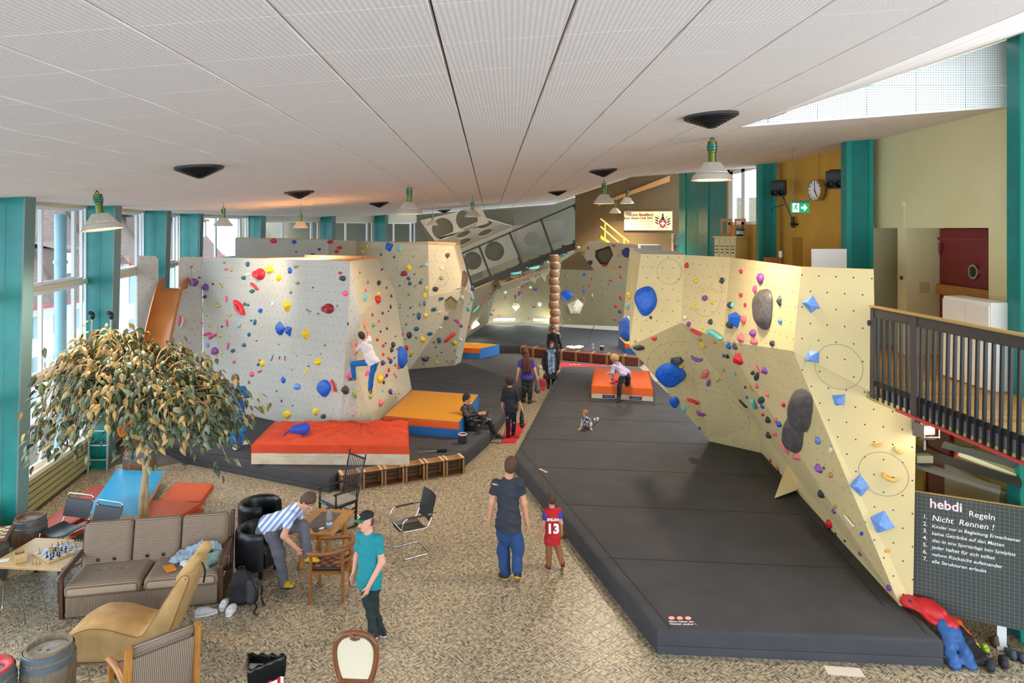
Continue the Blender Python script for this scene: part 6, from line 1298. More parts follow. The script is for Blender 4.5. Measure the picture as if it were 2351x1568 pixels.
for k in range(5): part(rp, 'lashing', MB().bar(rP(.16 + k * .17, 0, .2) - V3(0, .012, 0), rP(.24 + k * .17, 0, .2) - V3(0, .012, 0), .008, .02), mat('pale cord', '#c9c4bd', .8))
pad('crash_pad', 'amber and blue crash pad behind the seated man', [V3(-3.15, 17.05, 0), V3(-1.25, 16.5, 0), V3(-.92, 19.3, 0), V3(-2.85, 19.85, 0)], zt + .004, .42, M_yt, M_bs, M_of, drape=.5)
pad('crash_pad', 'amber and blue crash pad beside the foot of the middle boulder', [V3(-3.0, 27.0, 0), V3(-1.23, 26.6, 0), V3(-.5, 27.55, 0), V3(-2.4, 28.2, 0)], zt + .004, .42, M_yt, M_bs, M_of, drape=.5)
pad('crash_pad', 'amber and blue crash pad at the end of the trunk bench', [V3(4.5, 27.75, 0), V3(5.2, 27.35, 0), V3(5.6, 29.1, 0), V3(4.5, 29.5, 0)], zt + .004, .42, M_yt, M_bs, M_of, drape=.5)
op, oP = pad('crash_pad', 'bright orange crash pad with the bending woman beside it', [V3(2.33, 20.45, 0), V3(4.06, 20.05, 0), V3(4.45, 22.6, 0), V3(2.72, 23.0, 0)], zt + .004, .38, M_ot, M_cv, wr=.008, seed=9, drape=.62)
for u in (.28, .72): part(op, 'handle_patch', MB().bar(oP(u - .1, 0, .07) - V3(0, .012, 0), oP(u + .1, 0, .07) - V3(0, .012, 0), .01, .09), mat('dark red patch', '#5c1a1e', .6)); part(op, 'carry_handle', MB().bar(oP(u - .07, 0, .07) - V3(0, .022, 0), oP(u + .07, 0, .07) - V3(0, .022, 0), .012, .035), M_bs)
def flat_mat(label, c4, z0, h, m, name='gym_mat'):
    C = [Vector((p.x, p.y, 0)) for p in c4]; o = sum(C, Vector()) / 4; b = MB(); n = 10
    def f(u, v): a = C[0].lerp(C[1], u); d = C[3].lerp(C[2], u); q = a.lerp(d, v) - o; e = min(u, 1 - u, v, 1 - v); return Vector((q.x, q.y, h - .012 * math.exp(-e * 60) + .004 * math.sin(u * 11 + v * 7)))
    r = thing(name, label, 'mat', (o.x, o.y, z0)); part(r, 'cover', b.grid(f, 14, 14), m, smooth=True); s = MB()
    for i in range(4): a, d = C[i] - o, C[(i + 1) % 4] - o; s.add([a, d, d + V3(0, 0, h - .012), a + V3(0, 0, h - .012)], [(0, 1, 2, 3)])
    part(r, 'side', s.add([p - o for p in C], [(0, 1, 2, 3)]), m if m is not M_bm else M_cv); return r
M_om = mat('brick orange vinyl', '#c0532c', .45, bump=.15, bscale=20); M_dm = mat('dusty red vinyl', '#a5463a', .5, bump=.3, bscale=16); M_bm = mat('sky blue vinyl', '#1b8fc4', .35, bump=.4, bscale=7)
flat_mat('brick orange gym mat lying lowest behind the sofa', [V3(-7.55, 11.7, 0), V3(-6.0, 11.6, 0), V3(-5.75, 13.0, 0), V3(-7.3, 13.1, 0)], .005, .09, M_om); flat_mat('brick orange gym mat in the middle under the blue one', [V3(-7.55, 11.85, 0), V3(-6.0, 11.8, 0), V3(-5.8, 13.0, 0), V3(-7.2, 13.2, 0)], .1, .1, M_om)
flat_mat('brick orange gym mat jutting out beside the blue one', [V3(-6.75, 13.3, 0), V3(-5.95, 13.3, 0), V3(-6.1, 14.25, 0), V3(-6.9, 14.3, 0)], .005, .1, M_om); flat_mat('dusty red gym mat between the blue mat and the radiator', [V3(-8.25, 12.1, 0), V3(-7.8, 11.95, 0), V3(-7.5, 14.0, 0), V3(-8.45, 14.1, 0)], .005, .12, M_dm)
flat_mat('glossy sky blue mat on top of the orange mats', [V3(-7.47, 12.2, 0), V3(-6.5, 12.15, 0), V3(-7.15, 14.35, 0), V3(-8.2, 14.45, 0)], .205, .11, M_bm)

# ---------------------------------------------------------------- seating and tables
M_frame = mat('dark stained wood', '#4a3022', .4, col2='#5a3c2a', scale=5, stretch=(1, 1, 6)); M_oak = mat('honey oak', '#9a6428', .4, col2='#b07a38', scale=7, stretch=(8, 1, 1)); M_chrome = mat('polished chrome', '#d6d2cf', .14, 1); M_leath = mat('black leather', '#17191d', .35, bump=.15, bscale=70)
def cord(name, axis, f=30):
    m = mat(name, '#7d6a58', .9); N, L, b = nodes_of(m); tc = N.new('ShaderNodeTexCoord'); w = N.new('ShaderNodeTexWave'); w.bands_direction = axis; w.inputs['Scale'].default_value = f; w.inputs['Distortion'].default_value = .6; w.inputs['Detail'].default_value = 2
    L.new(tc.outputs['Object'], w.inputs['Vector']); r = N.new('ShaderNodeValToRGB'); r.color_ramp.elements[0].color = lin('#5c4d41'); r.color_ramp.elements[1].color = lin('#a8937d'); L.new(w.outputs['Fac'], r.inputs[0]); L.new(r.outputs[0], b.inputs['Base Color'])
    bp = N.new('ShaderNodeBump'); bp.inputs['Strength'].default_value = .5; bp.inputs['Distance'].default_value = .01; L.new(w.outputs['Fac'], bp.inputs['Height']); L.new(bp.outputs[0], b.inputs['Normal']); return m
CZm, CXm = cord('brown corduroy across', 'Z', 16), cord('brown corduroy upright', 'X', 16); CYm = cord('brown corduroy seat', 'Y', 16)
def cushion(root, name, c, hs, m, R=None, tufts=(), rr=.06, res=.014):
    s = SDF(.02).rbox(c, hs, R, rr)
    for t in tufts: s.sub(t, (.035, .035, .03), None, .05)
    return sdf_part(root, name, s, res, m)
sf = thing('sofa', 'brown corduroy three seat sofa with dark wooden arms', 'sofa', (-6.09, 9.43, 0), math.radians(11.5))
tilt = Euler((math.radians(-14), 0, 0)).to_matrix()
for k in range(3):
    x = .33 + k * .66 + .01; cushion(sf, 'back_cushion', (x, .74, .66), (.325, .1, .34), CZm, tilt, [(x - .11, .62, .74), (x + .11, .62, .74), (x - .11, .65, .5), (x + .11, .65, .5)], .07)
for k, (x, w) in enumerate(((.45, .44), (1.09, .2 + .0), (1.5, .44))):
    if k == 1: continue
    cushion(sf, 'seat_cushion', (x + (.05 if k == 0 else .0), .33, .37), (.49, .36, .1), CYm, None, [(x - .1, .4, .49), (x + .2, .4, .49)], .08)
part(sf, 'front_rail', MB().box((1, .03, .15), (1.94, .04, .27), bevel=.01), CXm); part(sf, 'back_panel', MB().box((1, .86, .5), (1.94, .05, .78), tilt), CXm)
for x in (-.02, 2.02):
    a = part(sf, 'arm', MB().tube(smoothpath([(x, -.06, .54), (x, .1, .58), (x, .45, .6), (x, .72, .62)], 4), [.02, .045, .05, .05, .05, .05, .05, .05, .05, .05, .05, .045, .04], 12, flat=.6, side=(1, 0, 0)), M_frame, smooth=True)
    part(sf, 'side_frame', MB().bar((x, .04, 0), (x, .03, .56), .05, .06).bar((x, .72, 0), (x, .92, .98), .045, .09, bevel=.01).bar((x, .04, .14), (x, .8, .14), .04, .2), M_frame)
# tan lounger
def suede():
    return mat('tan suede', '#a98652', .9, col2='#bb9966', scale=5, detail=6, bump=.3, bscale=40)
M_tan = suede()
cz_ = thing('chaise_lounge', 'tan suede folded chaise lounge in front of the sofa', 'chaise', (-5.56, 8.45, 0), math.radians(4))
prof = smoothpath([(p[0], 0, p[1]) for p in [(.03, .03), (0, .18), (.12, .31), (.36, .42), (.62, .41), (.84, .34), (1.0, .31), (1.1, .42), (1.3, .74), (1.47, 1.0), (1.55, 1.04), (1.6, .98), (1.5, .7), (1.37, .36), (1.2, .06), (.9, .01), (.4, .0)]], 5, True)
def loop_at(off, y): 
    out = []; n = len(prof)
    for i in range(n):
        d = (prof[(i + 1) % n] - prof[i - 1]).normalized(); out.append(prof[i] + V3(d.z, 0, -d.x) * -off + V3(0, y, 0))
    return out
b = MB(); Ls = [loop_at(-.05, 0), loop_at(-.018, .012), loop_at(0, .05), loop_at(.0, .33), loop_at(0, .62), loop_at(-.018, .655), loop_at(-.05, .668)]; n = len(prof)
for i, L_ in enumerate(Ls): b.v += L_
for i in range(6):
    for j in range(n): k = (j + 1) % n; b.f.append((i * n + j, i * n + k, (i + 1) * n + k, (i + 1) * n + j)); b.m.append(0)
b.f += [tuple(range(n)), tuple(6 * n + j for j in range(n))]; b.m += [0, 0]; part(cz_, 'body', b, M_tan, angle=40)
part(cz_, 'seam', MB().tube([p + V3(0, .006, 0) for p in loop_at(-.008, .005)], .005, 5, closed=True), mat('tan piping', '#7d5c2c', .8))
ps = SDF(.03).cone((1.47, .14, .93), (1.63, .14, 1.17), .075, .075, side=(0, 1, 0), flat=.75).cone((1.44, .16, .93), (1.6, .16, 1.15), .06); sdf_part(cz_, 'head_pillow', ps, .012, M_tan); ps = SDF(.03).cone((1.47, .44, .95), (1.62, .44, 1.17), .085, .085, side=(0, 1, 0), flat=.8).cone((1.47, .52, .95), (1.62, .52, 1.16), .07); sdf_part(cz_, 'head_pillow', ps, .012, M_tan)
part(cz_, 'pillow_strap', MB().tube(smoothpath([(1.64, .3, 1.06), (1.68, .3, .95), (1.66, .3, .8)], 4), .012, 6), M_bar)
# matching armchair seen from behind
ac = thing('armchair', 'striped brown corduroy armchair with honey oak frame seen from behind', 'armchair', (-3.98, 7.2, 0), math.radians(43.8))
cushion(ac, 'back_cushion', (.34, .06, .66), (.32, .07, .3), CXm, Euler((math.radians(10), 0, 0)).to_matrix(), (), .06); cushion(ac, 'seat_cushion', (.34, .4, .38), (.3, .32, .09), CXm, None, [(.34, .45, .48)], .07)
part(ac, 'back_panel', MB().box((.34, -.02, .56), (.62, .02, .62), Euler((math.radians(10), 0, 0)).to_matrix()), CXm); part(ac, 'head_roll', MB().tube([(.03, -.02, .93), (.65, -.02, .93)], .055, 14), CZm, smooth=True)
for x in (0, .68):
    part(ac, 'side_post', MB().prism([(x - .03, y, z) for y, z in ((-.09, .0), (.02, .0), (.06, .5), (-.02, .9), (-.06, 1.0), (-.1, .98), (-.06, .5))], (.06, 0, 0)), M_oak); part(ac, 'arm', MB().tube(smoothpath([(x, .0, .56), (x, .3, .6), (x, .62, .57), (x, .74, .52)], 4), [.04] * 12 + [.02], 10, flat=.55, side=(1, 0, 0)), M_oak, smooth=True); part(ac, 'leg', MB().bar((x, .6, 0), (x, .58, .55), .05, .06), M_oak)
# barrels
def barrel(loc, r, h, label, top='#6f6c66', tilt_=0, mm=None, red=False, tap=False):
    o = thing('wooden_barrel', label, 'barrel', loc); mm = mm or mat('grey barrel oak', '#6b5c48', .7, col2='#857660', scale=4, stretch=(7, 7, 1))
    part(o, 'body', MB().lathe([(0, .02), (r * .86, 0), (r * .95, h * .2), (r * 1.04, h * .5), (r * .97, h * .8), (r * .88, h), (r * .78, h), (r * .76, h - .05)], 32), mm, angle=40)
    part(o, 'lid', MB().lathe([(0, h - .05), (r * .77, h - .05)], 32), mat('barrel lid ' + top, top, .6, col2='#8d8a86', scale=10))
    if red: part(o, 'painted_rim', MB().lathe([(r * .89, h - .03), (r * .9, h + .004), (r * .6, h - .01), (r * .55, h - .046)], 32), mat('red paint', '#c42a38', .4), smooth=True)
    else:
        for q in (-.3, .05): part(o, 'bung_hole', MB().lathe([(0, h - .047), (.018, h - .047)], 10, (q * r, -.1 * r, 0)), M_bar)
    for z, q in ((.1, .905), (.24, .975), (.74, 1.0), (.9, .94)): part(o, 'hoop', MB().lathe([(r * q, h * z - .035), (r * (q + .03), h * z - .033), (r * (q + .02), h * z + .03), (r * q, h * z + .035)], 32), mat('blued hoop steel', '#6d7a82', .4, .5), angle=40)
    if tap: part(o, 'bung_ring', MB().lathe([(.022, 0), (.042, 0), (.042, .02), (.022, .02)], 16, (-.05, -r * 1.02, h * .52), axis=(0, -1, 0)), MATS['blued hoop steel']); part(o, 'tap', MB().cyl((.06, -r * 1.0, h * .46), (.12, -r * 1.3, h * .46), .018, n=10), M_chrome)
    return o
barrel((-5.22, 7.85, 0), .265, .62, 'weathered grey wooden barrel with metal bung standing beside the tan lounger', tap=True); barrel((-5.63, 7.5, 0), .25, .58, 'wooden barrel with red painted rim beside the weathered one', red=True)
barrel((-7.85, 11.35, 0), .24, .62, 'brown wooden barrel standing beside the teal column', mm=mat('brown barrel oak', '#6a4a30', .6, col2='#80603f', scale=4, stretch=(7, 7, 1))); bD = barrel((-7.92, 10.5, 0), .28, .62, 'wooden barrel carrying a checkered board next to the chess table'); barrel((-7.95, 14.85, 0), .3, .62, 'wooden barrel behind the ficus at the foot of the slide', mm=MATS['brown barrel oak'])
cb = thing('checkered_board', 'brown checkered board lying on a barrel by the teal column', 'board', (-7.92, 10.5, .625), math.radians(25)); part(cb, 'slab', MB().box((0, 0, .025), (.62, .62, .05), bevel=.006), mat('mahogany', '#5c2a1c', .4))
M_sq = [mat('light square', '#cdbb92', .5), mat('dark square', '#6a4a30', .5)]
def squares(root, w, z, n=8, ms=None, dark_only=False):
    s = w / n
    for i in range(n):
        for j in range(n): part(root, 'square', MB().box((-w / 2 + (i + .5) * s, -w / 2 + (j + .5) * s, z), (s * .99, s * .99, .003)), (ms or M_sq)[(i + j) % 2])
squares(cb, .52, .0515)
rd = thing('small_radio', 'small black radio with round speaker on the checkered board', 'radio', (-7.85, 10.38, .68), math.radians(10)); part(rd, 'case', MB().box((0, 0, .05), (.17, .08, .1), bevel=.01), M_leath); part(rd, 'speaker_ring', MB().lathe([(0, .004), (.025, .004), (.033, .01), (.038, 0)], 18, (.03, -.04, .05), axis=(0, -1, 0)), M_chrome, smooth=True)
# chess table
M_birch = mat('pale birch', '#c7a26a', .35, col2='#d2b07a', scale=4, stretch=(1, 9, 1))
ct = thing('chess_table', 'low pale wooden table with black legs carrying the chess set', 'table', (-6.88, 10.33, 0), math.radians(-5)); part(ct, 'tabletop', MB().box((0, 0, .48), (1.12, .9, .04), bevel=.006), M_birch)
for x in (-.5, .5):
    for y in (-.39, .39): part(ct, 'leg', MB().box((x, y, .23), (.045, .045, .46)), M_bar)
bo = thing('chess_board', 'wooden framed chess board on the pale table', 'chess board', (-6.72, 10.33, .5), math.radians(-32)); part(bo, 'frame', MB().box((0, 0, .012), (.5, .5, .024), bevel=.004), M_birch); squares(bo, .45, .0255, 8, [mat('grey white square', '#d9dade', .4), mat('grey square', '#8d97a6', .4)])
M_cp = [mat('light chess wood', '#b9854a', .4), mat('black chess wood', '#1d1715', .4)]; CM = {}
def piece(x, y, z, col, kind, label):
    if kind not in CM:
        h = {'pawn': .05, 'rook': .058, 'bishop': .075, 'queen': .088, 'knight': .07}[kind]; r = .017
        pr = [(0, 0), (r, 0), (r, h * .08), (r * .75, h * .16), (r * .42, h * .35), (r * .36, h * .58), (r * .62, h * .64), (r * .38, h * .68)] + ([(r * .55, h * .8), (r * .5, h * .93), (0, h)] if kind != 'rook' else [(r * .65, h * .75), (r * .65, h), (0, h)])
        o = MB().lathe(pr, 12).build('chess_piece', M_cp[0], smooth=True); CM[kind] = o.data; bpy.data.objects.remove(o)
    o = bpy.data.objects.new('chess_piece', CM[kind]); COL.objects.link(o); o.material_slots[0].link = 'OBJECT'; o.material_slots[0].material = M_cp[col]; o.location = (x, y, z)
    tag(o, label, 'chess piece', ('light' if col == 0 else 'black') + ' chess men'); return o
rg = random.Random(12); cR = Matrix.Rotation(math.radians(-32), 3, 'Z')
spots = [(a, c) for a in range(8) for c in range(8)]; rg.shuffle(spots)
for i in range(22):
    a, c = spots[i]; q = cR @ V3((a - 3.5) * .056, (c - 3.5) * .056, 0); k = rg.choice(('pawn', 'pawn', 'pawn', 'rook', 'bishop', 'queen', 'knight')); piece(-6.72 + q.x, 10.33 + q.y, .527, i % 2, k, ('light wooden ' if i % 2 == 0 else 'black ') + 'chess ' + k + ' standing on the chess board')
for i in range(6): piece(-6.72 + .0 + i * .045, 10.72 - .005 * i, .5, 1, 'pawn', 'captured black chess pawn beside the board edge')
for i in range(3): piece(-6.86 + i * .05, 9.97, .5, 0, 'pawn', 'captured light chess pawn beside the open box')
bx_ = thing('chess_box', 'open wooden box for chess men on the pale table', 'box', (-7.14, 10.12, .5), math.radians(-50)); w_ = MB()
for c, s_ in (((0, 0, .006), (.32, .14, .012)), ((0, -.065, .035), (.32, .01, .07)), ((0, .065, .035), (.32, .01, .07)), ((-.155, 0, .035), (.01, .12, .07)), ((.155, 0, .035), (.01, .12, .07))): w_.box(c, s_)
part(bx_, 'tray', w_, M_birch); part(bx_, 'lid', MB().box((.09, 0, .075), (.16, .14, .01)), M_birch); put('paper_card', MB().box((0, 0, .004), (.12, .1, .006)), mat('white card', '#e6e4de', .6), 'white card lying beside the chess box', 'card', (-7.34, 10.08, .5), .4)
# cantilever chairs
def cantilever(loc, face, label, arms=False):
    """tubular chrome chair; its front looks along face"""
    r = thing('cantilever_chair', label, 'chair', loc, math.atan2(face[1], face[0]) + math.pi / 2, 'chrome and black leather cantilever chairs')
    w = .25; R_ = .012
    if not arms:
        fp = []
        for s_ in (-1, 1):
            x = s_ * w; path = [(x, .26, .013), (x, -.22, .013), (x, -.24, .44), (x, .2, .43), (x, .3, .82)]
            fp.append(path)
        pth = [(-w, .26, .013)][:0] + [fp[0][4], fp[0][3], fp[0][2], fp[0][1], fp[0][0], fp[1][0], fp[1][1], fp[1][2], fp[1][3], fp[1][4]]
        part(r, 'tube_frame', MB().tube(bend(pth, .09), R_, 10, closed=False), M_chrome, smooth=True); part(r, 'top_bar', MB().tube(bend([fp[0][4], (-w, .315, .88), (w, .315, .88), fp[1][4]], .05), R_, 10), M_chrome, smooth=True)
        part(r, 'seat', MB().grid(lambda u, v: (-w + 2 * w * u, -.24 + .46 * v, .455 - .05 * math.sin(math.pi * u)), 10, 6).grid(lambda u, v: (-w + 2 * w * u, -.24 + .46 * v, .449 - .05 * math.sin(math.pi * u)), 10, 6), M_leath, smooth=True)
        part(r, 'backrest', MB().grid(lambda u, v: (-w - .012 + 2.1 * w * u, .215 + .075 * v - .012, .54 + .27 * v), 8, 4).grid(lambda u, v: (-w - .012 + 2.1 * w * u, .222 + .075 * v + .012, .54 + .27 * v), 8, 4), M_leath)
    else:
        for s_ in (-1, 1):
            x = s_ * w; a0 = [(x, -.26, .013)]
        pth = [(-w - .03, .2, .66), (-w - .03, -.2, .66), (-w - .02, -.25, .55), (-w, -.24, .013), (-w, .25, .013), (w, .25, .013), (w, -.24, .013), (w + .02, -.25, .55), (w + .03, -.2, .66), (w + .03, .2, .66)]
        part(r, 'tube_frame', MB().tube(bend(pth, .07), R_, 10), M_chrome, smooth=True)
        part(r, 'seat_frame', MB().tube(bend([(-w - .03, .3, .66), (-w, .28, .6), (-w, .2, .44), (-w, -.22, .45), (w, -.22, .45), (w, .2, .44), (w, .28, .6), (w + .03, .3, .66)], .06), R_, 10), M_chrome, smooth=True); part(r, 'seat_frame', MB().tube([(-w - .03, .2, .66), (-w - .03, .34, .66)], R_, 8).tube([(w + .03, .2, .66), (w + .03, .34, .66)], R_, 8), M_chrome)
        for s_ in (-1, 1): part(r, 'arm_pad', MB().tube([(s_ * (w + .03), -.16, .663), (s_ * (w + .03), .16, .663)], .016, 8), mat('brown leather wrap', '#3a2a20', .5), smooth=True)
        part(r, 'seat', MB().grid(lambda u, v: (-w + 2 * w * u, -.24 + .44 * v, .455 - .04 * math.sin(math.pi * u)), 10, 6).grid(lambda u, v: (-w + 2 * w * u, -.24 + .44 * v, .448 - .04 * math.sin(math.pi * u)), 10, 6), M_leath, smooth=True)
        part(r, 'backrest', MB().grid(lambda u, v: (-w + 2 * w * u, .24 + .1 * v - .03 * math.sin(math.pi * u) * -1, .5 + .42 * v), 10, 4).grid(lambda u, v: (-w + 2 * w * u, .252 + .1 * v + .03 * math.sin(math.pi * u), .5 + .42 * v), 10, 4), M_leath, smooth=True)
    return r
cantilever((-7.25, 11.3, 0), (-.25, -1), 'black leather cantilever chair between the teal column barrel and the orange mats'); cantilever((-6.6, 11.0, 0), (-.3, -1), 'black leather cantilever chair directly behind the sofa end'); cantilever((-7.3, 9.42, 0), (0, 1), 'black leather cantilever chair pulled up to the chess table'); cantilever((-1.67, 11.45, 0), (-.87, -.5), 'chrome cantilever armchair with black leather seat standing alone in the middle of the floor', True)
# tub chairs
def tub(loc, rz, label):
    r = thing('tub_chair', label, 'armchair', loc, rz); n = 36; a0, a1 = math.radians(40), math.radians(320)
    prof_ = [(.35, .16), (.35, .62), (.343, .68), (.32, .71), (.285, .705), (.262, .67), (.25, .6), (.24, .44)]
    b = MB().lathe(prof_, n, a0=a0, a1=a1)
    for a in (a0, a1): k = len(b.v); b.v += [V3(q * math.cos(a), q * math.sin(a), z) for q, z in prof_ + [(.24, .16)]]; b.f.append(tuple(range(k, k + 9))); b.m.append(0)
    part(r, 'shell', b, M_leath, angle=50); part(r, 'seat', MB().lathe([(0, .44), (.22, .43), (.26, .4), (.27, .16), (0, .16)], 32), M_leath, angle=50); part(r, 'front_panel', MB().box((.22, 0, .28), (.12, .38, .24), bevel=.03), M_leath)
    for a in (45, 135, 225, 315): part(r, 'leg', MB().box((.24 * math.cos(math.radians(a)), .24 * math.sin(math.radians(a)), .08), (.045, .045, .16)), M_bar)
    return r
tub((-4.25, 11.75, 0), math.radians(-25), 'black leather tub chair behind the other tub chair'); tub((-3.9, 10.75, 0), math.radians(-20), 'black leather tub chair beside the black backpack')
# oak table with slate
ot = thing('side_table', 'small oak table with slate inset and carved legs', 'table', (-3.02, 11.16, 0), math.radians(-8)); part(ot, 'tabletop', MB().box((0, 0, .6), (.66, .95, .045), bevel=.008), mat('golden oak', '#b5823c', .35, col2='#a37230', scale=5, stretch=(8, 1, 1))); part(ot, 'slate_inset', MB().box((0, .02, .624), (.34, .62, .006)), mat('grey slate', '#4f4a48', .5, col2='#5e5956', scale=12)); part(ot, 'apron', MB().box((0, 0, .54), (.54, .82, .08), bevel=.01), MATS['golden oak'])
for x in (-.22, .22):
    for y in (-.34, .34): part(ot, 'leg', MB().lathe([(.035, .54), (.05, .48), (.03, .4), (.055, .26), (.03, .16), (.04, .1), (.055, .05), (.055, 0), (0, 0)], 12, (x, y, 0)), M_oak, smooth=True)
bottle((-2.86, 10.9, .625), .32, .045, 'clear water bottle with blue cap on the oak table'); put('phone', MB().box((0, 0, .006), (.08, .15, .011), bevel=.004), mat('black phone', '#141517', .2), 'black phone lying on the oak table', 'phone', (-3.05, 10.82, .624), .5); put('white_tube', MB().ell((0, 0, .015), (.045, .02, .015)), M_wframe, 'small white tube lying on the oak table', 'tube', (-2.96, 10.84, .624), .6, smooth=True)
# captain's chair
cc = thing('captain_chair', 'round backed wooden armchair with checkered cushion in front of the bending man', 'chair', (-2.6, 10.1, 0), math.radians(0)); M_hw = mat('warm brown wood', '#7d4a20', .4, col2='#8d5828', scale=6, stretch=(1, 1, 7))
for x, y, h in ((-.25, -.23, .72), (-.25, .23, .72), (.2, -.22, .7), (.2, .22, .7)): part(cc, 'leg', MB().bar((x * 1.02, y * 1.06, 0), (x, y, h), .042, .042, bevel=.005), M_hw)
arc = [(-.3, -.26, .7), (-.1, -.27, .7), (.1, -.25, .72)] + [(.1 + .2 * math.sin(a), -.25 * math.cos(a), .74) for a in [math.radians(d) for d in (30, 60, 90, 120, 150)]] + [(.1, .25, .72), (-.1, .27, .7), (-.3, .26, .7)]
part(cc, 'arm_rail', MB().tube(smoothpath(arc, 3), .032, 8, flat=.6, side=(0, 0, 1)), M_hw, smooth=True); part(cc, 'back_rail', MB().tube(smoothpath([(p[0] * .97, p[1] * .97, .58) for p in arc[2:9]], 3), .022, 8), M_hw, smooth=True); part(cc, 'crest', MB().tube(smoothpath([(p[0], p[1], .79) for p in arc[3:8]], 3), .026, 8), M_hw, smooth=True)
part(cc, 'seat', MB().prism([(-.28, -.25, .41), (.12, -.26, .41), (.24, -.15, .41), (.27, 0, .41), (.24, .15, .41), (.12, .26, .41), (-.28, .25, .41)], (0, 0, .04)), M_hw); cu = part(cc, 'cushion', MB().box((-.02, 0, .47), (.42, .42, .04), bevel=.015), M_leath)
for i in range(5):
    for j in range(5): part(cu, 'patch', MB().box((-.17 + i * .076, -.152 + j * .076, .491), (.074, .074, .004)), (mat('rust leather', '#9a4a20', .5), M_leath)[(i + j) % 2])
# rocking chair
rk = thing('rocking_chair', 'black spindle back rocking chair beside the slatted crates', 'rocking chair', (-3.1, 12.45, 0), math.radians(-42)); M_bw = mat('black lacquered wood', '#201c1a', .35)
for s_ in (-1, 1):
    x = .25 * s_; part(rk, 'rocker', MB().tube(smoothpath([(x, -.4, .07), (x, -.2, .02), (x, .1, .01), (x, .4, .05), (x, .58, .12)], 4), .02, 8), M_bw, smooth=True); part(rk, 'leg', MB().tube([(x, -.22, .02), (x, -.22, .45), (x, -.22, .66)], [.018, .022, .016], 8), M_bw, smooth=True); part(rk, 'back_post', MB().tube([(x * .92, .2, .02), (x * .92, .22, .45), (x * .96, .42, 1.22)], [.02, .022, .012], 8), M_bw, smooth=True); part(rk, 'arm', MB().tube([(x, -.26, .67), (x, .27, .66)], .02, 8), M_bw, smooth=True)
part(rk, 'seat', MB().box((0, 0, .44), (.52, .48, .05), bevel=.01), M_bw); part(rk, 'seat_pad', MB().box((0, 0, .475), (.48, .44, .03), bevel=.012), mat('grey seat cloth', '#a39a92', .9, bump=.3, bscale=30)); part(rk, 'blue_tag', MB().box((-.1, -.245, .44), (.18, .004, .035)), mat('turquoise tag', '#2a9ab0', .5))
for k in range(8): x = -.18 + k * .051; part(rk, 'spindle', MB().tube([(x, .24, .5), (x * 1.02, .41, 1.16)], .008, 6), M_bw)
part(rk, 'crest_rail', MB().bar((-.24, .405, 1.14), (.24, .405, 1.14), .035, .02), M_bw); part(rk, 'stretcher', MB().tube([(-.25, -.22, .2), (.25, -.22, .2)], .012, 6).tube([(-.23, .21, .22), (.23, .21, .22)], .012, 6).tube([(-.25, -.22, .26), (-.23, .21, .26)], .012, 6).tube([(.25, -.22, .26), (.23, .21, .26)], .012, 6), M_bw)
# carved chair, cut by the picture edge
oc = thing('carved_chair', 'carved walnut chair with cream upholstered back', 'chair', (-1.66, 7.4, 0), math.radians(-4)); M_wal = mat('carved walnut', '#6a3a1e', .35, col2='#7d4828', scale=8)
oval = smoothpath([(.16, 0, .5), (.2, 0, .62), (.225, 0, .78), (.21, 0, .9), (.13, 0, .985), (0, 0, 1.01), (-.13, 0, .985), (-.21, 0, .9), (-.225, 0, .78), (-.2, 0, .62), (-.16, 0, .5)], 5); part(oc, 'back_frame', MB().tube(oval + [oval[0]], .028, 10), M_wal, smooth=True)
ov2 = [(p.x * .88, -.012, .74 + (p.z - .74) * .88) for p in oval]; part(oc, 'back_upholstery', MB().prism(ov2, (0, .024, 0)), mat('cream damask', '#cfc3aa', .8, bump=.3, bscale=120)); part(oc, 'crest_carving', MB().tube(smoothpath([(-.07, -.02, .985), (-.03, -.03, 1.0), (0, -.035, .98), (.03, -.03, 1.0), (.07, -.02, .985)], 4), .014, 8).tube(smoothpath([(-.05, -.03, .965), (0, -.035, .95), (.05, -.03, .965)], 4), .01, 6), M_wal, smooth=True)
stn = MB()
for p in ov2[::1]: stn.ell((p[0] * 1.0, -.016, .74 + (p[2] - .74) * 1.0), (.006, .005, .006), n=6)
o = part(oc, 'nail_heads', stn, mat('brass nail', '#6e5a34', .4, .6)); o['kind'] = 'stuff'
part(oc, 'seat', MB().box((0, -.24, .44), (.48, .46, .1), bevel=.04), MATS['cream damask'])
for x, y in ((-.19, -.42), (.19, -.42), (-.17, 0), (.17, 0)): part(oc, 'leg', MB().tube([(x, y, 0), (x, y, .22), (x, y, .44 if y < -.1 else .52)], [.02, .03, .028], 10), M_wal, smooth=True)
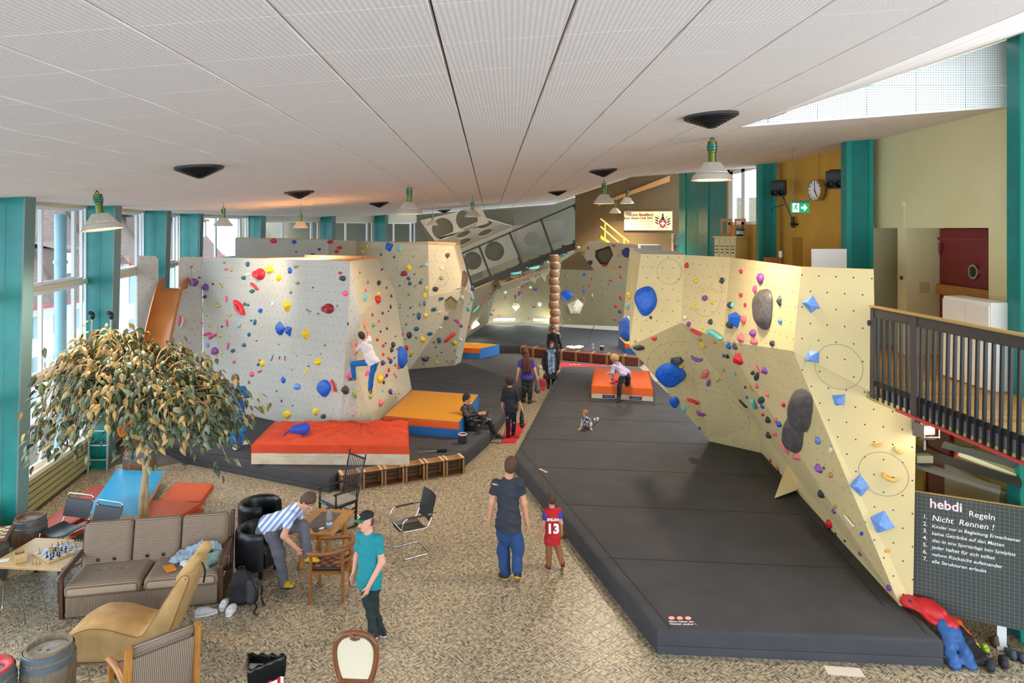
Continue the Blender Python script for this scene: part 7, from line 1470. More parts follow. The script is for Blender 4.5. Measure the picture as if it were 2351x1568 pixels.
# triangular waste bin
tb = thing('waste_bin', 'three sided white and red waste bin with black liner bag', 'bin', (-2.62, 7.35, 0)); tri = [V3(-.2, .1, 0), V3(-.09, -.17, 0), V3(.19, .08, 0)]
part(tb, 'body', MB().prism([p * .97 for p in tri], (0, 0, .66)), mat('white bin board', '#e4e0da', .5)); M_rb = mat('red bin print', '#b81c2c', .5); M_yb = mat('yellow bin print', '#e8b41c', .5)
for a, c in ((tri[0], tri[1]), (tri[1], tri[2])):
    a, c = a * .975, c * .975; d = (c - a).normalized(); nn = V3(d.y, -d.x, 0); L_ = (c - a).length; q = lambda s_, z, o_=.003: a + d * s_ + nn * o_ + V3(0, 0, z)
    part(tb, 'red_print', MB().prism([q(L_ * .1, .02), q(L_ * .9, .02), q(L_ * .9, .56), q(L_ * .7, .6), q(L_ * .3, .6), q(L_ * .1, .54)], nn * .002), M_rb); part(tb, 'white_print', MB().prism([q(L_ * .2, .02, .006), q(L_ * .8, .02, .006), q(L_ * .8, .53, .006), q(L_ * .2, .53, .006)], nn * .002), MATS['white bin board']); part(tb, 'yellow_print', MB().prism([q(L_ * .25, .02, .009), q(L_ * .75, .02, .009), q(L_ * .75, .3, .009), q(L_ * .25, .2, .009)], nn * .002), M_yb)
    part(tb, 'yellow_line', MB().bar(q(L_ * .24, .38, .009), q(L_ * .5, .42, .009), .012, .004).bar(q(L_ * .5, .42, .009), q(L_ * .76, .48, .009), .012, .004), M_yb)
b = MB(); rg = random.Random(2)
def bag(u, v):
    t = (u * 3) % 3; i = int(t) % 3; p = tri[i].lerp(tri[(i + 1) % 3], t - int(t)); ks = [(.8, .5), (.97, .74), (1.04, .76), (1.1, .72), (1.1, .6), (1.06, .54)][round(v * 5)]; w = .02 * math.sin(u * 70 + v * 9) * (v > .1); return V3(p.x * (ks[0] + w), p.y * (ks[0] + w), ks[1] + w * .6 + (.04 if i == 0 else 0) * v)
part(tb, 'liner_bag', b.grid(bag, 60, 5), mat('black bin liner', '#0e1012', .25), smooth=True)
# slatted crates in front of the mat
M_cr = mat('crate slat wood', '#a87c4a', .65, col2='#8d6438', scale=6, stretch=(1, 1, 6)); M_cd = mat('dark crate wood', '#6f4c2c', .7, col2='#5e3e24', scale=5)
ca, cb2 = G(781, 1131), G(1068, 1087); cdx = (cb2 - ca).normalized(); cl_ = (cb2 - ca).length / 6; crz = math.atan2(cdx.y, cdx.x); w = cl_ - .012; proto = None
def make_crate():
    r = thing('slatted_crate', 'slatted wooden crate directly behind the rocking chair', 'crate', (0, 0, 0), 0, 'slatted crates along the mat edge'); dp, hh = .3, .34
    for k in range(6): part(r, 'slat', MB().box((0, .03 + k * .048, hh - .006), (w, .036, .012)), M_cr)
    for x in (-w / 2 + .04, w / 2 - .04): part(r, 'cleat', MB().box((x, .15, hh + .007), (.06, .3, .014)), mat('pale cleat', '#c9ac8a', .7))
    for k in range(4): part(r, 'slat', MB().box((0, dp - .006, .04 + k * .085), (w, .012, .07)), M_cd)
    for k in range(4): part(r, 'slat', MB().box((0, .04 + k * .075, .006), (w, .062, .012)), M_cd)
    for s_ in (-1, 1):
        part(r, 'end_panel', MB().box((s_ * (w / 2 - .008), dp / 2, hh / 2 - .01), (.014, dp, hh - .03)), M_cd)
        for y in (.012, dp - .03): part(r, 'corner_post', MB().box((s_ * (w / 2 - .03), y, hh / 2 - .01), (.03, .024, hh - .03)), M_cr)
    return r
for i in range(6):
    p = ca + cdx * cl_ * (i + .5)
    if proto is None: proto = make_crate(); proto.location = p; proto.rotation_euler = (0, 0, crz)
    else: dup(proto, p, crz, ('', 'second slatted wooden crate from the rocking chair', 'third slatted wooden crate from the rocking chair', 'fourth slatted wooden crate from the rocking chair', 'fifth slatted wooden crate from the rocking chair', 'slatted wooden crate at the aisle end of the crate row')[i])
# ---------------------------------------------------------------- ficus tree
tr_ = thing('ficus_tree', 'wide crowned ficus tree with drooping leaves behind the sofa', 'tree', (-6.02, 11.3, 0))
M_bark = mat('pale ficus bark', '#b59a70', .7, col2='#9c8058', scale=9, bump=.3, bscale=30); LM = [mat('dark ficus leaf', '#3c4a33', .45), mat('grey green ficus leaf', '#7b8468', .45), mat('lamplit straw ficus leaf', '#b8965a', .5), mat('olive ficus leaf', '#5e6438', .45)]
part(tr_, 'planter', MB().lathe([(0, 0), (.18, 0), (.21, .36), (.22, .38), (.2, .38), (.19, .32), (0, .32)], 24), mat('terracotta', '#8d5a3c', .8), angle=40)
for k, (dx, dy) in enumerate(((0, 0), (.05, .03))): part(tr_, 'trunk', MB().tube(smoothpath([(dx, dy, .3), (dx + .02, dy, .9), (dx + .1 - k * .1, dy, 1.5), (dx + .16 - k * .2, dy, 2.0)], 5), [.05 - .001 * i for i in range(16)], 10), M_bark, smooth=True)
rg = random.Random(21); leaves = []; br = MB()
for i in range(150):
    a = rg.uniform(0, 2 * math.pi); rr = rg.uniform(.35, 1.0) ** .7; Rx = 1.62 * rr; ex_ = math.cos(a) * Rx + .06; ey = math.sin(a) * 1.15 * rr
    ztop = 3.6 - .62 * rr ** 2 + rg.uniform(-.6, .06) + (.1 if ex_ < .3 else -.12) - .12 * ex_
    droop = rg.uniform(.2, .7) + max(0, -ex_) * .52 * rr + (.25 if rr > .6 else 0)
    droop *= .8 if ex_ < 0 else .5
    p0 = V3(.1, 0, 1.95 + .3 * rg.random()); p1 = V3(ex_ * .45, ey * .45, ztop - .12); p2 = V3(ex_ * .85, ey * .85, ztop); p3 = V3(ex_ * 1.05, ey * 1.05, ztop - droop)
    path = smoothpath([p0, p1, p2, p3], 5); br.tube(path, [.018 - .001 * j for j in range(len(path))], 5)
    for j in range(34):
        t = rg.uniform(.3, 1) * (len(path) - 1); q = path[int(t)].lerp(path[min(int(t) + 1, len(path) - 1)], t - int(t)) + V3(rg.gauss(0, .12), rg.gauss(0, .12), rg.gauss(-.04, .1)); leaves.append((q, a + rg.gauss(0, .9)))
part(tr_, 'branch_work', br, M_bark, smooth=True)['kind'] = 'stuff'
def leaf_geo(L_, w): return [(0, 0, 0), (L_ * .3, w * .5, -.01), (L_ * .62, w * .42, -.03), (L_, 0, -.07), (L_ * .62, -w * .42, -.03), (L_ * .3, -w * .5, -.01), (L_ * .3, 0, .008), (L_ * .62, 0, -.008)], [(0, 1, 6), (1, 2, 7, 6), (2, 3, 7), (0, 6, 5), (6, 7, 4, 5), (7, 3, 4)]
lv, lf = leaf_geo(.145, .07); lme = []
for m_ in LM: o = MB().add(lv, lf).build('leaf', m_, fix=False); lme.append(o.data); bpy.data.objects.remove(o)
leaves.sort(key=lambda q: q[0].y); bulk = MB()
for i, (q, a) in enumerate(leaves):
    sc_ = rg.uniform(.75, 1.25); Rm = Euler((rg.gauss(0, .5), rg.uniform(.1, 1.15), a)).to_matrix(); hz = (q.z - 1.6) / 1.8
    mi = rg.choices((0, 1, 2, 3), (3.2 - hz * 1.5, 2.4, .7 + 2.4 * max(hz, 0), 1.6))[0]  # straw share rises with height: warm lamplight painted into the crown's leaf colour
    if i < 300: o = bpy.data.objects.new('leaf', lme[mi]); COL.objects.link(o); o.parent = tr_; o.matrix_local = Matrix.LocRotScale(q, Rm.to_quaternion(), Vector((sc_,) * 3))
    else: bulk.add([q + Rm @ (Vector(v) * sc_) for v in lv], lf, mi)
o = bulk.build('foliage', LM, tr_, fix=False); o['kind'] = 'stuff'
# ---------------------------------------------------------------- slide and ladder
sl = thing('slide', 'orange brown plastic slide coming through the gap in the grey panels', 'slide'); M_sl = mat('orange brown plastic', '#b06a30', .35, col2='#bd7638', scale=3); cen = smoothpath([V3(-9.34, 19.35, 3.62), V3(-9.27, 18.9, 3.55), V3(-8.95, 17.6, 2.3), V3(-8.6, 16.3, 1.2), V3(-8.35, 15.5, .82), V3(-8.25, 15.2, .78)], 5)
pr = [(-.31, .2), (-.345, .18), (-.33, .06), (-.29, .0), (0, -.02), (.29, 0), (.33, .06), (.345, .18), (.31, .2), (.3, .06), (.27, .025), (0, .005), (-.27, .025), (-.3, .06)]; b = MB(); dd = V3(.12, -.99, 0); sx = V3(.99, .12, 0)
for i, p in enumerate(cen):
    tan = (cen[min(i + 1, len(cen) - 1)] - cen[max(i - 1, 0)]).normalized(); up = sx.cross(tan).normalized(); up = up if up.z > 0 else -up; hf = 1.8 - .8 * min(1, i / 5)
    b.v += [p + sx * x + up * (z * (hf if z > .1 else 1)) for x, z in pr]
k = len(pr)
for i in range(len(cen) - 1):
    for j in range(k): b.f.append((i * k + j, i * k + (j + 1) % k, (i + 1) * k + (j + 1) % k, (i + 1) * k + j)); b.m.append(0)
b.f += [tuple(range(k)), tuple((len(cen) - 1) * k + j for j in range(k))]; b.m += [0, 0]; part(sl, 'chute', b, M_sl, angle=50)
part(sl, 'support', MB().cyl((-8.5, 15.7, 0), (-8.5, 15.7, .75), .03, n=10).cyl((-8.05, 15.7, 0), (-8.05, 15.7, .75), .03, n=10), M_alp); part(sl, 'grab_bar', MB().tube([(-9.7, 18.75, 3.95), (-9.62, 18.72, 3.98)], .015, 8).tube(bend([(-8.95, 19.5, 4.25), (-8.93, 19.35, 4.2), (-8.9, 19.4, 3.7)], .03), .02, 8), M_alp)
ld_ = thing('pipe_ladder', 'grey pipe ladder with taped tops in front of the teal column', 'ladder', (0, 0, 0)); M_pp = mat('worn grey pipe', '#a3a5a2', .45, .4)
for x in (-9.16, -8.75): part(ld_, 'rail', MB().cyl((x, 15.05, 0), (x + .01, 15.2, 3.38), .022, n=10), M_pp); part(ld_, 'taped_top', MB().ell((x + .01, 15.2, 3.4), (.05, .05, .09)).ell((x - .02, 15.16, 3.47), (.07, .03, .04)), M_bar, smooth=True)
for i in range(10): part(ld_, 'rung', MB().cyl((-9.16, 15.06 + i * .014, .3 + i * .31), (-8.74, 15.06 + i * .014, .3 + i * .31), .014, n=8), M_pp)
# ---------------------------------------------------------------- shoes, bags, clothes
def shoe_parts(root, heel, toe, s, m_up, m_sole, high=0, name='', opening=True, width=.042, res=.008):
    """one shoe between heel and toe points (sole level), root local; returns upper"""
    h = Vector(heel); t = Vector(toe); d = (t - h); L_ = d.length; d.normalize(); up = Vector((0, 0, 1)); up = (up - d * up.dot(d)).normalized(); sd_ = d.cross(up); q = lambda a, z, y=0: h + d * (a * L_) + up * (z * s) + sd_ * (y * s)
    u = SDF(.03 * s).cone(q(.12, .055), q(.45, .05), .042 * s, .042 * s, side=sd_, flat=1.0).cone(q(.45, .048), q(.86, .032), .044 * s, .03 * s, side=sd_).cone(q(.14, .05), q(.16, .085 + high), .042 * s, .036 * s).cone(q(.2, .07), q(.5, .06), .035 * s, .038 * s)
    if opening: u.sub(q(.17, .12 + high), (.03 * s, .03 * s, .05 * s))
    u.halfspace(q(0, .012), -up); o = sdf_part(root, (name + 'upper') if name else 'shoe_upper', u, res, m_up)
    so = SDF(.02 * s).cone(q(.1, .012), q(.5, .012), .042 * s, .04 * s, side=sd_, flat=.4).cone(q(.5, .012), q(.88, .014), .046 * s, .034 * s, side=sd_, flat=.4); sdf_part(root, (name + 'sole') if name else 'shoe_sole', so, res, m_sole); return o
def loose_shoe(loc, ang, L_, label, c_up, c_sole, high=0, group=None, lace=None):
    r = thing('shoe', label, 'shoe', loc, ang, group); shoe_parts(r, (0, -L_ / 2, 0), (0, L_ / 2, 0), L_ / .28, mat('shoe ' + c_up, c_up, .7, bump=.2, bscale=80), mat('sole ' + c_sole, c_sole, .6), high)
    lc = MB(); s = L_ / .28
    for k in range(4): y = -.01 * s + k * .022 * s; lc.tube([(-.025 * s, y, .09 * s - k * .006 * s), (.025 * s, y + .01 * s, .092 * s - k * .006 * s)], .004 * s, 5)
    part(r, 'laces', lc, mat('lace ' + (lace or c_sole), lace or c_sole, .8)); return r
gp = lambda px, py, z=0: G(px, py, z)
loose_shoe(gp(475, 1412), math.radians(-68), .29, 'pale grey sneaker lying apart on the floor in front of the sofa', '#b3b6bd', '#dcdad2'); loose_shoe(gp(516, 1392), math.radians(8), .28, 'white sneaker touching the sofa base beside its twin', '#d9dbe0', '#e6e6e4'); loose_shoe(gp(532, 1404), math.radians(2), .28, 'white sneaker standing free beside its twin', '#d9dbe0', '#e6e6e4')
for (px, py, c1, c2, hi, L_, lab, lc, an) in ((2240, 1487, '#b7d83a', '#2c3a6a', 0, .2, 'small neon green trainer next to the jackets', '#d6f060', -20), (2262, 1492, '#b7d83a', '#2c3a6a', 0, .2, 'small neon green trainer between its twin and the fur boots', '#d6f060', -25), (2281, 1478, '#5a4436', '#2a221c', .1, .22, 'brown fur lined boot beside the neon trainers', '#8a6a50', -15), (2304, 1474, '#5a4436', '#2a221c', .1, .22, 'brown fur lined boot beside the lace-up hiking shoes', '#8a6a50', -10),
        (2275, 1533, '#1c1c20', '#3a2a20', .07, .27, 'black ankle boot lying forward of the fur boots', '#101012', -35), (2302, 1524, '#1c1c20', '#3a2a20', .07, .27, 'black ankle boot close against the hiking shoes', '#101012', -25), (2318, 1505, '#3f4652', '#23242a', .05, .24, 'grey blue hiking shoe with green lining beside the black boots', '#49d07a', -10), (2340, 1512, '#3f4652', '#23242a', .05, .24, 'grey blue hiking shoe with green lining at the end of the shoe row', '#49d07a', -5)):
    loose_shoe(gp(px, py), math.radians(an), L_, lab, c1, c2, hi, 'shoes under the blackboard', lc)
def heap(name, label, cat, loc, blobs, mats, res=.014, fold=(.012, 40), seed=1):
    r = thing(name, label, cat, loc)
    for k, (nm, mi, pr_) in enumerate(blobs):
        s = SDF(.04)
        for q in pr_: s.cone(q[0], q[1], q[2], q[3] if len(q) > 3 else q[2], side=(1, 0, 0), flat=.6)
        s.noise = folds(fold[0], fold[1], seed + k); s.halfspace((0, 0, .002), (0, 0, -1)); sdf_part(r, nm, s, res, mats[mi])
    return r
M_jk = [mat('red jacket nylon', '#c01f24', .5), mat('blue trouser nylon', '#1f4f8c', .55), mat('black snow trousers', '#1b1b1f', .6), mat('orange fleece', '#d4521c', .8), mat('neon lining', '#6fd86a', .6), mat('navy nylon', '#1e2440', .55)]
q0 = G(2170, 1528); q1 = V3(5.15, 8.95, .34)
heap('child_jacket', 'red child jacket with blue trousers hanging over the mat corner', 'jacket', V3(5.36, 8.62, 0), [('red_top', 0, [((-.15, .5, .42), (.04, .3, .42), .12), ((.0, .34, .42), (.12, .16, .32), .13), ((.06, .44, .38), (.22, .26, .16), .06), ((-.12, .34, .4), (-.06, .14, .36), .05)]), ('blue_legs', 1, [((.06, .12, .32), (-.02, -.2, .06), .095, .075), ((.16, .1, .27), (.17, -.22, .05), .09, .07)]), ('navy_yoke', 5, [((-.16, .46, .43), (-.06, .52, .4), .07)])], M_jk, seed=3)
heap('snow_trousers', 'black snow trousers with orange fleece heaped beside the red jacket', 'clothing', V3(5.62, 8.72, 0), [('trousers', 2, [((-.05, .3, .25), (.06, .0, .14), .11), ((.06, 0, .13), (.12, -.25, .06), .09, .07), ((.0, .1, .12), (.02, -.22, .05), .08)]), ('fleece', 3, [((-.05, .45, .3), (.12, .3, .22), .07), ((.12, .3, .2), (.2, .12, .1), .06)]), ('lining', 4, [((-.1, .38, .34), (-.02, .22, .28), .035)])], M_jk, seed=8)
c0_ = sf.location; cR_ = Matrix.Rotation(math.radians(11.5), 3, 'Z')
M_cl = [mat('pale blue grey knit', '#8fa0b0', .9, bump=.4, bscale=50), mat('sage cloth', '#6f8a7c', .85), mat('dark cloth', '#2c3440', .8), mat('white cotton tee', '#c9ccd0', .9)]
heap('clothes_pile', 'pile of pale blue and sage clothes dumped on the sofa end', 'clothes', c0_ + cR_ @ V3(1.62, .4, .47), [('knit_sweater', 0, [((-.25, .05, .05), (.1, .15, .12), .09), ((-.1, .12, .1), (.2, .05, .2), .09), ((-.3, -.05, .04), (-.1, .0, .06), .07), ((.05, .1, .2), (.25, .15, .12), .06)]), ('sage_shirt', 1, [((.1, -.12, .05), (.3, -.05, .08), .1), ((.2, -.2, .0), (.26, -.24, -.05), .07)]), ('dark_strap', 2, [((.05, -.02, .17), (.2, -.06, .16), .035)]), ('white_tee', 3, [((.2, .12, .12), (.36, .05, .06), .06), ((-.12, -.16, .04), (.0, -.2, .03), .05)])], M_cl, res=.012, fold=(.014, 55), seed=14)
put('orange_booklet', MB().box((0, 0, .006), (.13, .2, .01)).box((0, -.02, .0), (.125, .2, .004)), mat('orange paper', '#d98a2a', .6), 'orange booklet lying against the clothes on the sofa', 'booklet', c0_ + cR_ @ V3(1.3, .2, .485), .7)
bp_ = thing('backpack', 'black and grey backpack on the floor between sofa and tub chair', 'backpack', (-3.82, 9.85, 0), math.radians(20)); s = SDF(.05).rbox((0, 0, .22), (.14, .1, .22), None, .08).cone((0, 0, .3), (0, .0, .42), .11, .07, side=(1, 0, 0), flat=.8); s.noise = folds(.006, 35, 2); sdf_part(bp_, 'main_bag', s, .012, mat('black cordura', '#15161a', .7)); s = SDF(.04).rbox((.13, -.03, .2), (.08, .1, .18), None, .06); sdf_part(bp_, 'front_pocket', s, .012, mat('grey cordura', '#3c3d42', .7))
part(bp_, 'strap', MB().tube(smoothpath([(.1, -.1, .4), (.2, -.16, .28), (.2, -.15, .1), (.14, -.1, .04)], 5), .018, 6, flat=.4).tube(smoothpath([(.18, -.06, .38), (.27, -.1, .25), (.26, -.09, .1), (.3, -.2, .01)], 5), .016, 6, flat=.4), M_bar, smooth=True); part(bp_, 'grab_loop', MB().tube(smoothpath([(-.04, 0, .46), (-.03, 0, .52), (.03, 0, .52), (.04, 0, .46)], 4), .01, 6), M_bar, smooth=True); part(bp_, 'hip_belt', MB().tube(smoothpath([(.14, -.1, .06), (.2, -.22, .04), (.16, -.34, .015), (.22, -.4, .012)], 5), .014, 6, flat=.5), M_bar, smooth=True)
bb_ = thing('blue_rucksack', 'small royal blue rucksack lying on the red crash pad', 'backpack', V3(-4.7, 15.45, zt + .425)); s = SDF(.05).rbox((0, 0, .09), (.2, .14, .09), None, .07).cone((-.1, .0, .12), (.1, .05, .16), .07); s.noise = folds(.008, 30, 6); sdf_part(bb_, 'body', s, .012, mat('royal blue nylon', '#1c3fa8', .6)); part(bb_, 'strap', MB().tube(smoothpath([(-.18, .05, .12), (-.27, -.05, .05), (-.3, -.22, .015)], 5), .014, 6).tube(smoothpath([(.18, -.05, .12), (.22, -.15, .06), (.1, -.25, .015)], 5), .014, 6), MATS['royal blue nylon'], smooth=True)
chalkbag(G(1062, 1017, zt) + V3(0, 0, .001), 1.0, 'black chalk bag with red lining on the mat beside the seated man')
br_ = thing('floor_brush', 'black bristled brush lying on the mat behind the crates', 'brush', V3(-1.55, 15.25 + .25, zt + .002), .15); part(br_, 'bristles', MB().tube([(-.12, 0, .035), (.1, 0, .035)], .034, 10), mat('black bristle', '#141414', .9, bump=.6, bscale=90)); part(br_, 'handle', MB().tube([(-.55, -.02, .02), (-.12, 0, .035)], .01, 8), M_alp)
put('paper_sheet', MB().box((0, 0, .003), (.42, .17, .003)), mat('cream paper', '#ddcfc0', .7), 'pale sheet of paper lying on the floor at the mat corner', 'paper', G(1938, 1542) + V3(0, 0, .002), -.12)
bm_ = thing('floor_broom', 'long white handled broom lying along the mat edge', 'broom', (0, 0, 0)); a, c = G(1256, 1165) + V3(-.02, 0, .03), G(1298, 1228) + V3(-.05, 0, .03); part(bm_, 'handle', MB().tube([a, c], .013, 8), M_wframe); part(bm_, 'head', MB().box(c + V3(-.0, -.06, .01), (.1, .3, .06), Euler((0, 0, -.9)).to_matrix(), bevel=.01), M_oak); part(bm_, 'bristles', MB().box(c + V3(-.03, -.07, .005), (.05, .28, .065), Euler((0, 0, -.9)).to_matrix()), M_bar)
# ---------------------------------------------------------------- people
def skin_m(c='#c98f72'): return mat('skin ' + c, c, .5, spec=.3)
def person(label, Y0, J, s=1.0, face=(0, 1, 0), skin='#c98f72', hair='#3a2618', hstyle='short', shirt=None, sleeve=.6, pants=None, loose=1.0, shoe='#222226', sole='#111113', hands=None, res=.011, hem=.1, belly=1.0, extra=None, tilt_up=None, fold=.009, shirt_mat=None, pant_len=1.0, curl=.5):
    """J: joint -> (px, py, depth offset). One continuous skin body; clothes, hair and shoes are its children."""
    K = {k: W(v[0], v[1], Y0 + (v[2] if len(v) > 2 else 0)) for k, v in J.items()}
    base = Vector((K['pel'].x, K['pel'].y, min(p.z for p in K.values()))); r = thing('person', label, 'person', base); fc = Vector(face).normalized()
    neck, head, pel = K['neck'], K['head'], K['pel']; up = (head - neck).normalized() if tilt_up is None else Vector(tilt_up).normalized(); fc = (fc - up * fc.dot(up)).normalized(); sd_ = fc.cross(up)
    Rh = np.array(Matrix((sd_, fc, up)).transposed()); hd = lambda x, y, z: head + (sd_ * x + fc * y + up * z) * s
    shs = (K['shR'] - K['shL']).normalized(); mid = (K['shL'] + K['shR']) / 2; hipv = (K['hipR'] - K['hipL']); hs = hipv.normalized() if hipv.length > .03 else shs
    chest = mid.lerp(pel, .28); waist = mid.lerp(pel, .68); lo = lambda p, q, t: p.lerp(q, t)
    B = SDF(.035 * s); B.ell(hd(0, 0, .01), np.array((.079, .097, .113)) * s, Rh).ell(hd(0, .022, -.062), np.array((.052, .066, .058)) * s, Rh).cone(hd(0, .09, .014), hd(0, .116, -.022), .012 * s, .018 * s, k=.012)
    for q in (-1, 1): B.ell(hd(q * .074, -.008, -.01), np.array((.012, .02, .032)) * s, Rh, k=.008); B.sub(hd(q * .031, .098, .015), np.array((.02, .016, .012)) * s, Rh, .012)
    B.cone(hd(0, .05, -.1), hd(0, .06, -.1), .02 * s).cone(hd(0, -.012, -.05), neck, .052 * s, .056 * s).cone(neck, chest, .06 * s, .13 * s, side=shs, flat=.7).cone(K['shL'], K['shR'], .055 * s).cone(chest, waist, .145 * s, .128 * s * belly, side=shs, flat=.66).cone(waist, pel, .128 * s * belly, .145 * s, side=hs, flat=.7)
    for L_ in 'LR':
        sh, el, wr, hip, kn, an, to = (K[k + L_] for k in ('sh', 'el', 'wr', 'hip', 'kn', 'an', 'to'))
        B.cone(sh, el, .053 * s, .043 * s).cone(el, wr, .045 * s, .029 * s).cone(hip, kn, .083 * s, .056 * s).cone(kn, an, .056 * s, .038 * s).cone(an, an.lerp(to, .55), .034 * s, .024 * s)
        hv = (hands or {}).get(L_); d = (Vector(hv[0]).normalized() if hv else (wr - el).normalized()); pn = Vector(hv[1]) if hv and hv[1] else (fc.cross(d) * 0 + shs * (1 if L_ == 'L' else -1))
        cu = hv[2] if hv and len(hv) > 2 else curl; pn = pn - d * pn.dot(d)
        pn = pn.normalized() if pn.length > .05 else frame(d)[0]; ac = d.cross(pn); tz = hv[3] if hv and len(hv) > 3 else (1 if ac.dot(fc) > 0 else -1); ac = ac * tz      # ac: towards the thumb
        pc = wr + d * .048 * s; B.cone(wr, wr + d * .075 * s, .03 * s, .038 * s, side=ac, flat=.5, k=.02)
        for f_ in range(4):
            o_ = ac * ((1.5 - f_) * .0205 * s); p = wr + d * (.085 - .004 * abs(f_ - 1)) * s + o_; ln = (.95, 1.05, 1.0, .78)[f_]; dr = d.copy(); a = cu * (.55 + .12 * f_)
            for g_, l_ in enumerate((.042, .027, .021)):
                dr = (dr * math.cos(a) + pn * math.sin(a)).normalized(); nn = p + dr * l_ * ln * s; B.cone(p, nn, (.0095 - g_ * .0008) * s, (.009 - g_ * .0009) * s, k=.005 * s); p = nn; a = cu * .5
        t0 = wr + d * .03 * s + ac * .03 * s; t1 = t0 + (d * .7 + ac * .7 + pn * .25).normalized() * .04 * s; t2 = t1 + (d * .95 + ac * .25 + pn * .35).normalized() * .03 * s; B.cone(wr + d * .02 * s, t0, .02 * s, .016 * s, k=.012).cone(t0, t1, .0125 * s, .0115 * s, k=.006).cone(t1, t2, .011 * s, .009 * s, k=.004)
    sdf_part(r, 'body', B, min(res, .0095 * max(s, .75)), skin_m(skin), True)
    ey = MB()
    for q in (-1, 1): ey.ell(hd(q * .031, .089, .014), (.012 * s, .007 * s, .0075 * s), Matrix((sd_, fc, up)).transposed(), 8)
    part(r, 'eyes', ey, mat('dark eyes', '#231a16', .2), world=True, smooth=True); part(r, 'mouth', MB().ell(hd(0, .088, -.06), (.022 * s, .008 * s, .007 * s), Matrix((sd_, fc, up)).transposed(), 8), mat('lips', '#9c5048', .5), world=True, smooth=True)
    bw_ = MB()
    for q in (-1, 1): bw_.ell(hd(q * .033, .092, .036), (.02 * s, .007 * s, .005 * s), Matrix((sd_, fc, up)).transposed(), 8)
    part(r, 'eyebrows', bw_, mat('brow ' + hair, hair, .8), world=True, smooth=True)
    hm = mat('hair ' + hair, hair, .65, bump=.8, bscale=90); Hs = SDF(.03 * s)
    if hstyle == 'cap': Hs.ell(hd(0, -.028, -.012), np.array((.085, .082, .075)) * s, Rh); sdf_part(r, 'hair', Hs, .009, hm, True)
    if hstyle != 'cap':
        Hs.ell(hd(0, -.012, .03), np.array((.091, .104, .108)) * s, Rh)
        if hstyle in ('short', 'boy', 'curly'): Hs.ell(hd(0, -.04, -.02), np.array((.084, .07, .088)) * s, Rh)
        if hstyle == 'curly': Hs.ell(hd(0, -.02, .035), np.array((.122, .122, .118)) * s, Rh).ell(hd(0, -.05, -.03), np.array((.1, .08, .08)) * s, Rh)
        if hstyle == 'long':
            for q in (-1, 1): Hs.cone(hd(q * .065, .01, .02), hd(q * .085, .035, -.25), .045 * s, .04 * s)
            Hs.cone(hd(0, -.06, .0), hd(0, -.09, -.26), .075 * s, .07 * s)
        if hstyle == 'pony': Hs.ell(hd(0, -.1, .03), np.array((.035, .04, .035)) * s, Rh).cone(hd(0, -.12, .03), hd(0, -.14, -.14), .03 * s, .014 * s)
        if hstyle == 'boy': Hs.ell(hd(0, .04, .06), np.array((.075, .06, .05)) * s, Rh)
        amp = {'curly': .014, 'long': .006, 'short': .003, 'boy': .005, 'pony': .003, 'dread': .004}.get(hstyle, .003); Hs.noise = folds(amp * s, {'curly': 130}.get(hstyle, 90), 3)
        Hs.sub(hd(0, .12, -.035), np.array((.07, .085, .085)) * s, Rh, .02); sdf_part(r, 'hair', Hs, .009 * max(s, .7), hm, True)
    if hstyle == 'dread':
        rg = random.Random(4)
        for k in range(26):
            a = -1.2 + 2.4 * k / 25; x0, y0 = .085 * math.sin(a), -.075 * math.cos(a); L_ = rg.uniform(.55, .68); part(r, 'dreadlock', MB().tube(smoothpath([hd(x0 * .8, y0 * .8, .06), hd(x0 * 1.1, y0 * 1.15, -.06), hd(x0 * 1.35 + rg.gauss(0, .01), -.14 + rg.gauss(0, .012), -.3), hd(x0 * 1.25 + rg.gauss(0, .02), -.16 + rg.gauss(0, .012), -L_)], 3), .0125 * s, 5), hm, True, True)
        part(r, 'hair_tie', MB().tube([hd(.105 * math.sin(a), -.105 * math.cos(a) - .01, -.08) for a in [-1.3 + 2.6 * i / 12 for i in range(13)]], .012 * s, 6), mat('brown hair tie', '#5a2e18', .8), True, True)
    if shirt or shirt_mat:
        T = SDF(.035 * s); g = .016 * s; mt = shirt_mat or mat('cloth ' + shirt, shirt, .85, bump=.25, bscale=60)
        T.cone(neck - up * .012, lo(neck, chest, .5), .066 * s, .12 * s, side=shs, flat=.78).cone(lo(neck, chest, .3), chest, .1 * s, .15 * s, side=shs, flat=.7).cone(K['shL'], K['shR'], .064 * s).cone(chest, waist, .162 * s, .15 * s * belly, side=shs, flat=.68); low = pel + (pel - mid).normalized() * hem * s; T.cone(waist, low, .155 * s * belly, .186 * s, side=hs, flat=.84, cut=2).cone(K['hipL'] + Vector((0, 0, .05 * s)), K['hipR'] + Vector((0, 0, .05 * s)), .113 * s).ell(pel - fc * .015 * s + Vector((0, 0, .02 * s)), np.array((.165, .138, .1)) * s, np.array(Matrix((hs, hs.cross(Vector((0, 0, 1))), Vector((0, 0, 1)))).transposed()))
        for L_ in 'LR':
            sh, el, wr = K['sh' + L_], K['el' + L_], K['wr' + L_]
            if sleeve <= 1: T.cone(sh, lo(sh, el, sleeve), .064 * s, .062 * s, cut=2)
            else: T.cone(sh, el, .062 * s, .054 * s).cone(el, lo(el, wr, sleeve - 1), .054 * s, .043 * s, cut=2)
        T.noise = folds(fold * s, 26, 5 + len(label), (0.3, .3, 1)); sdf_part(r, 'shirt', T, res, mt, True)
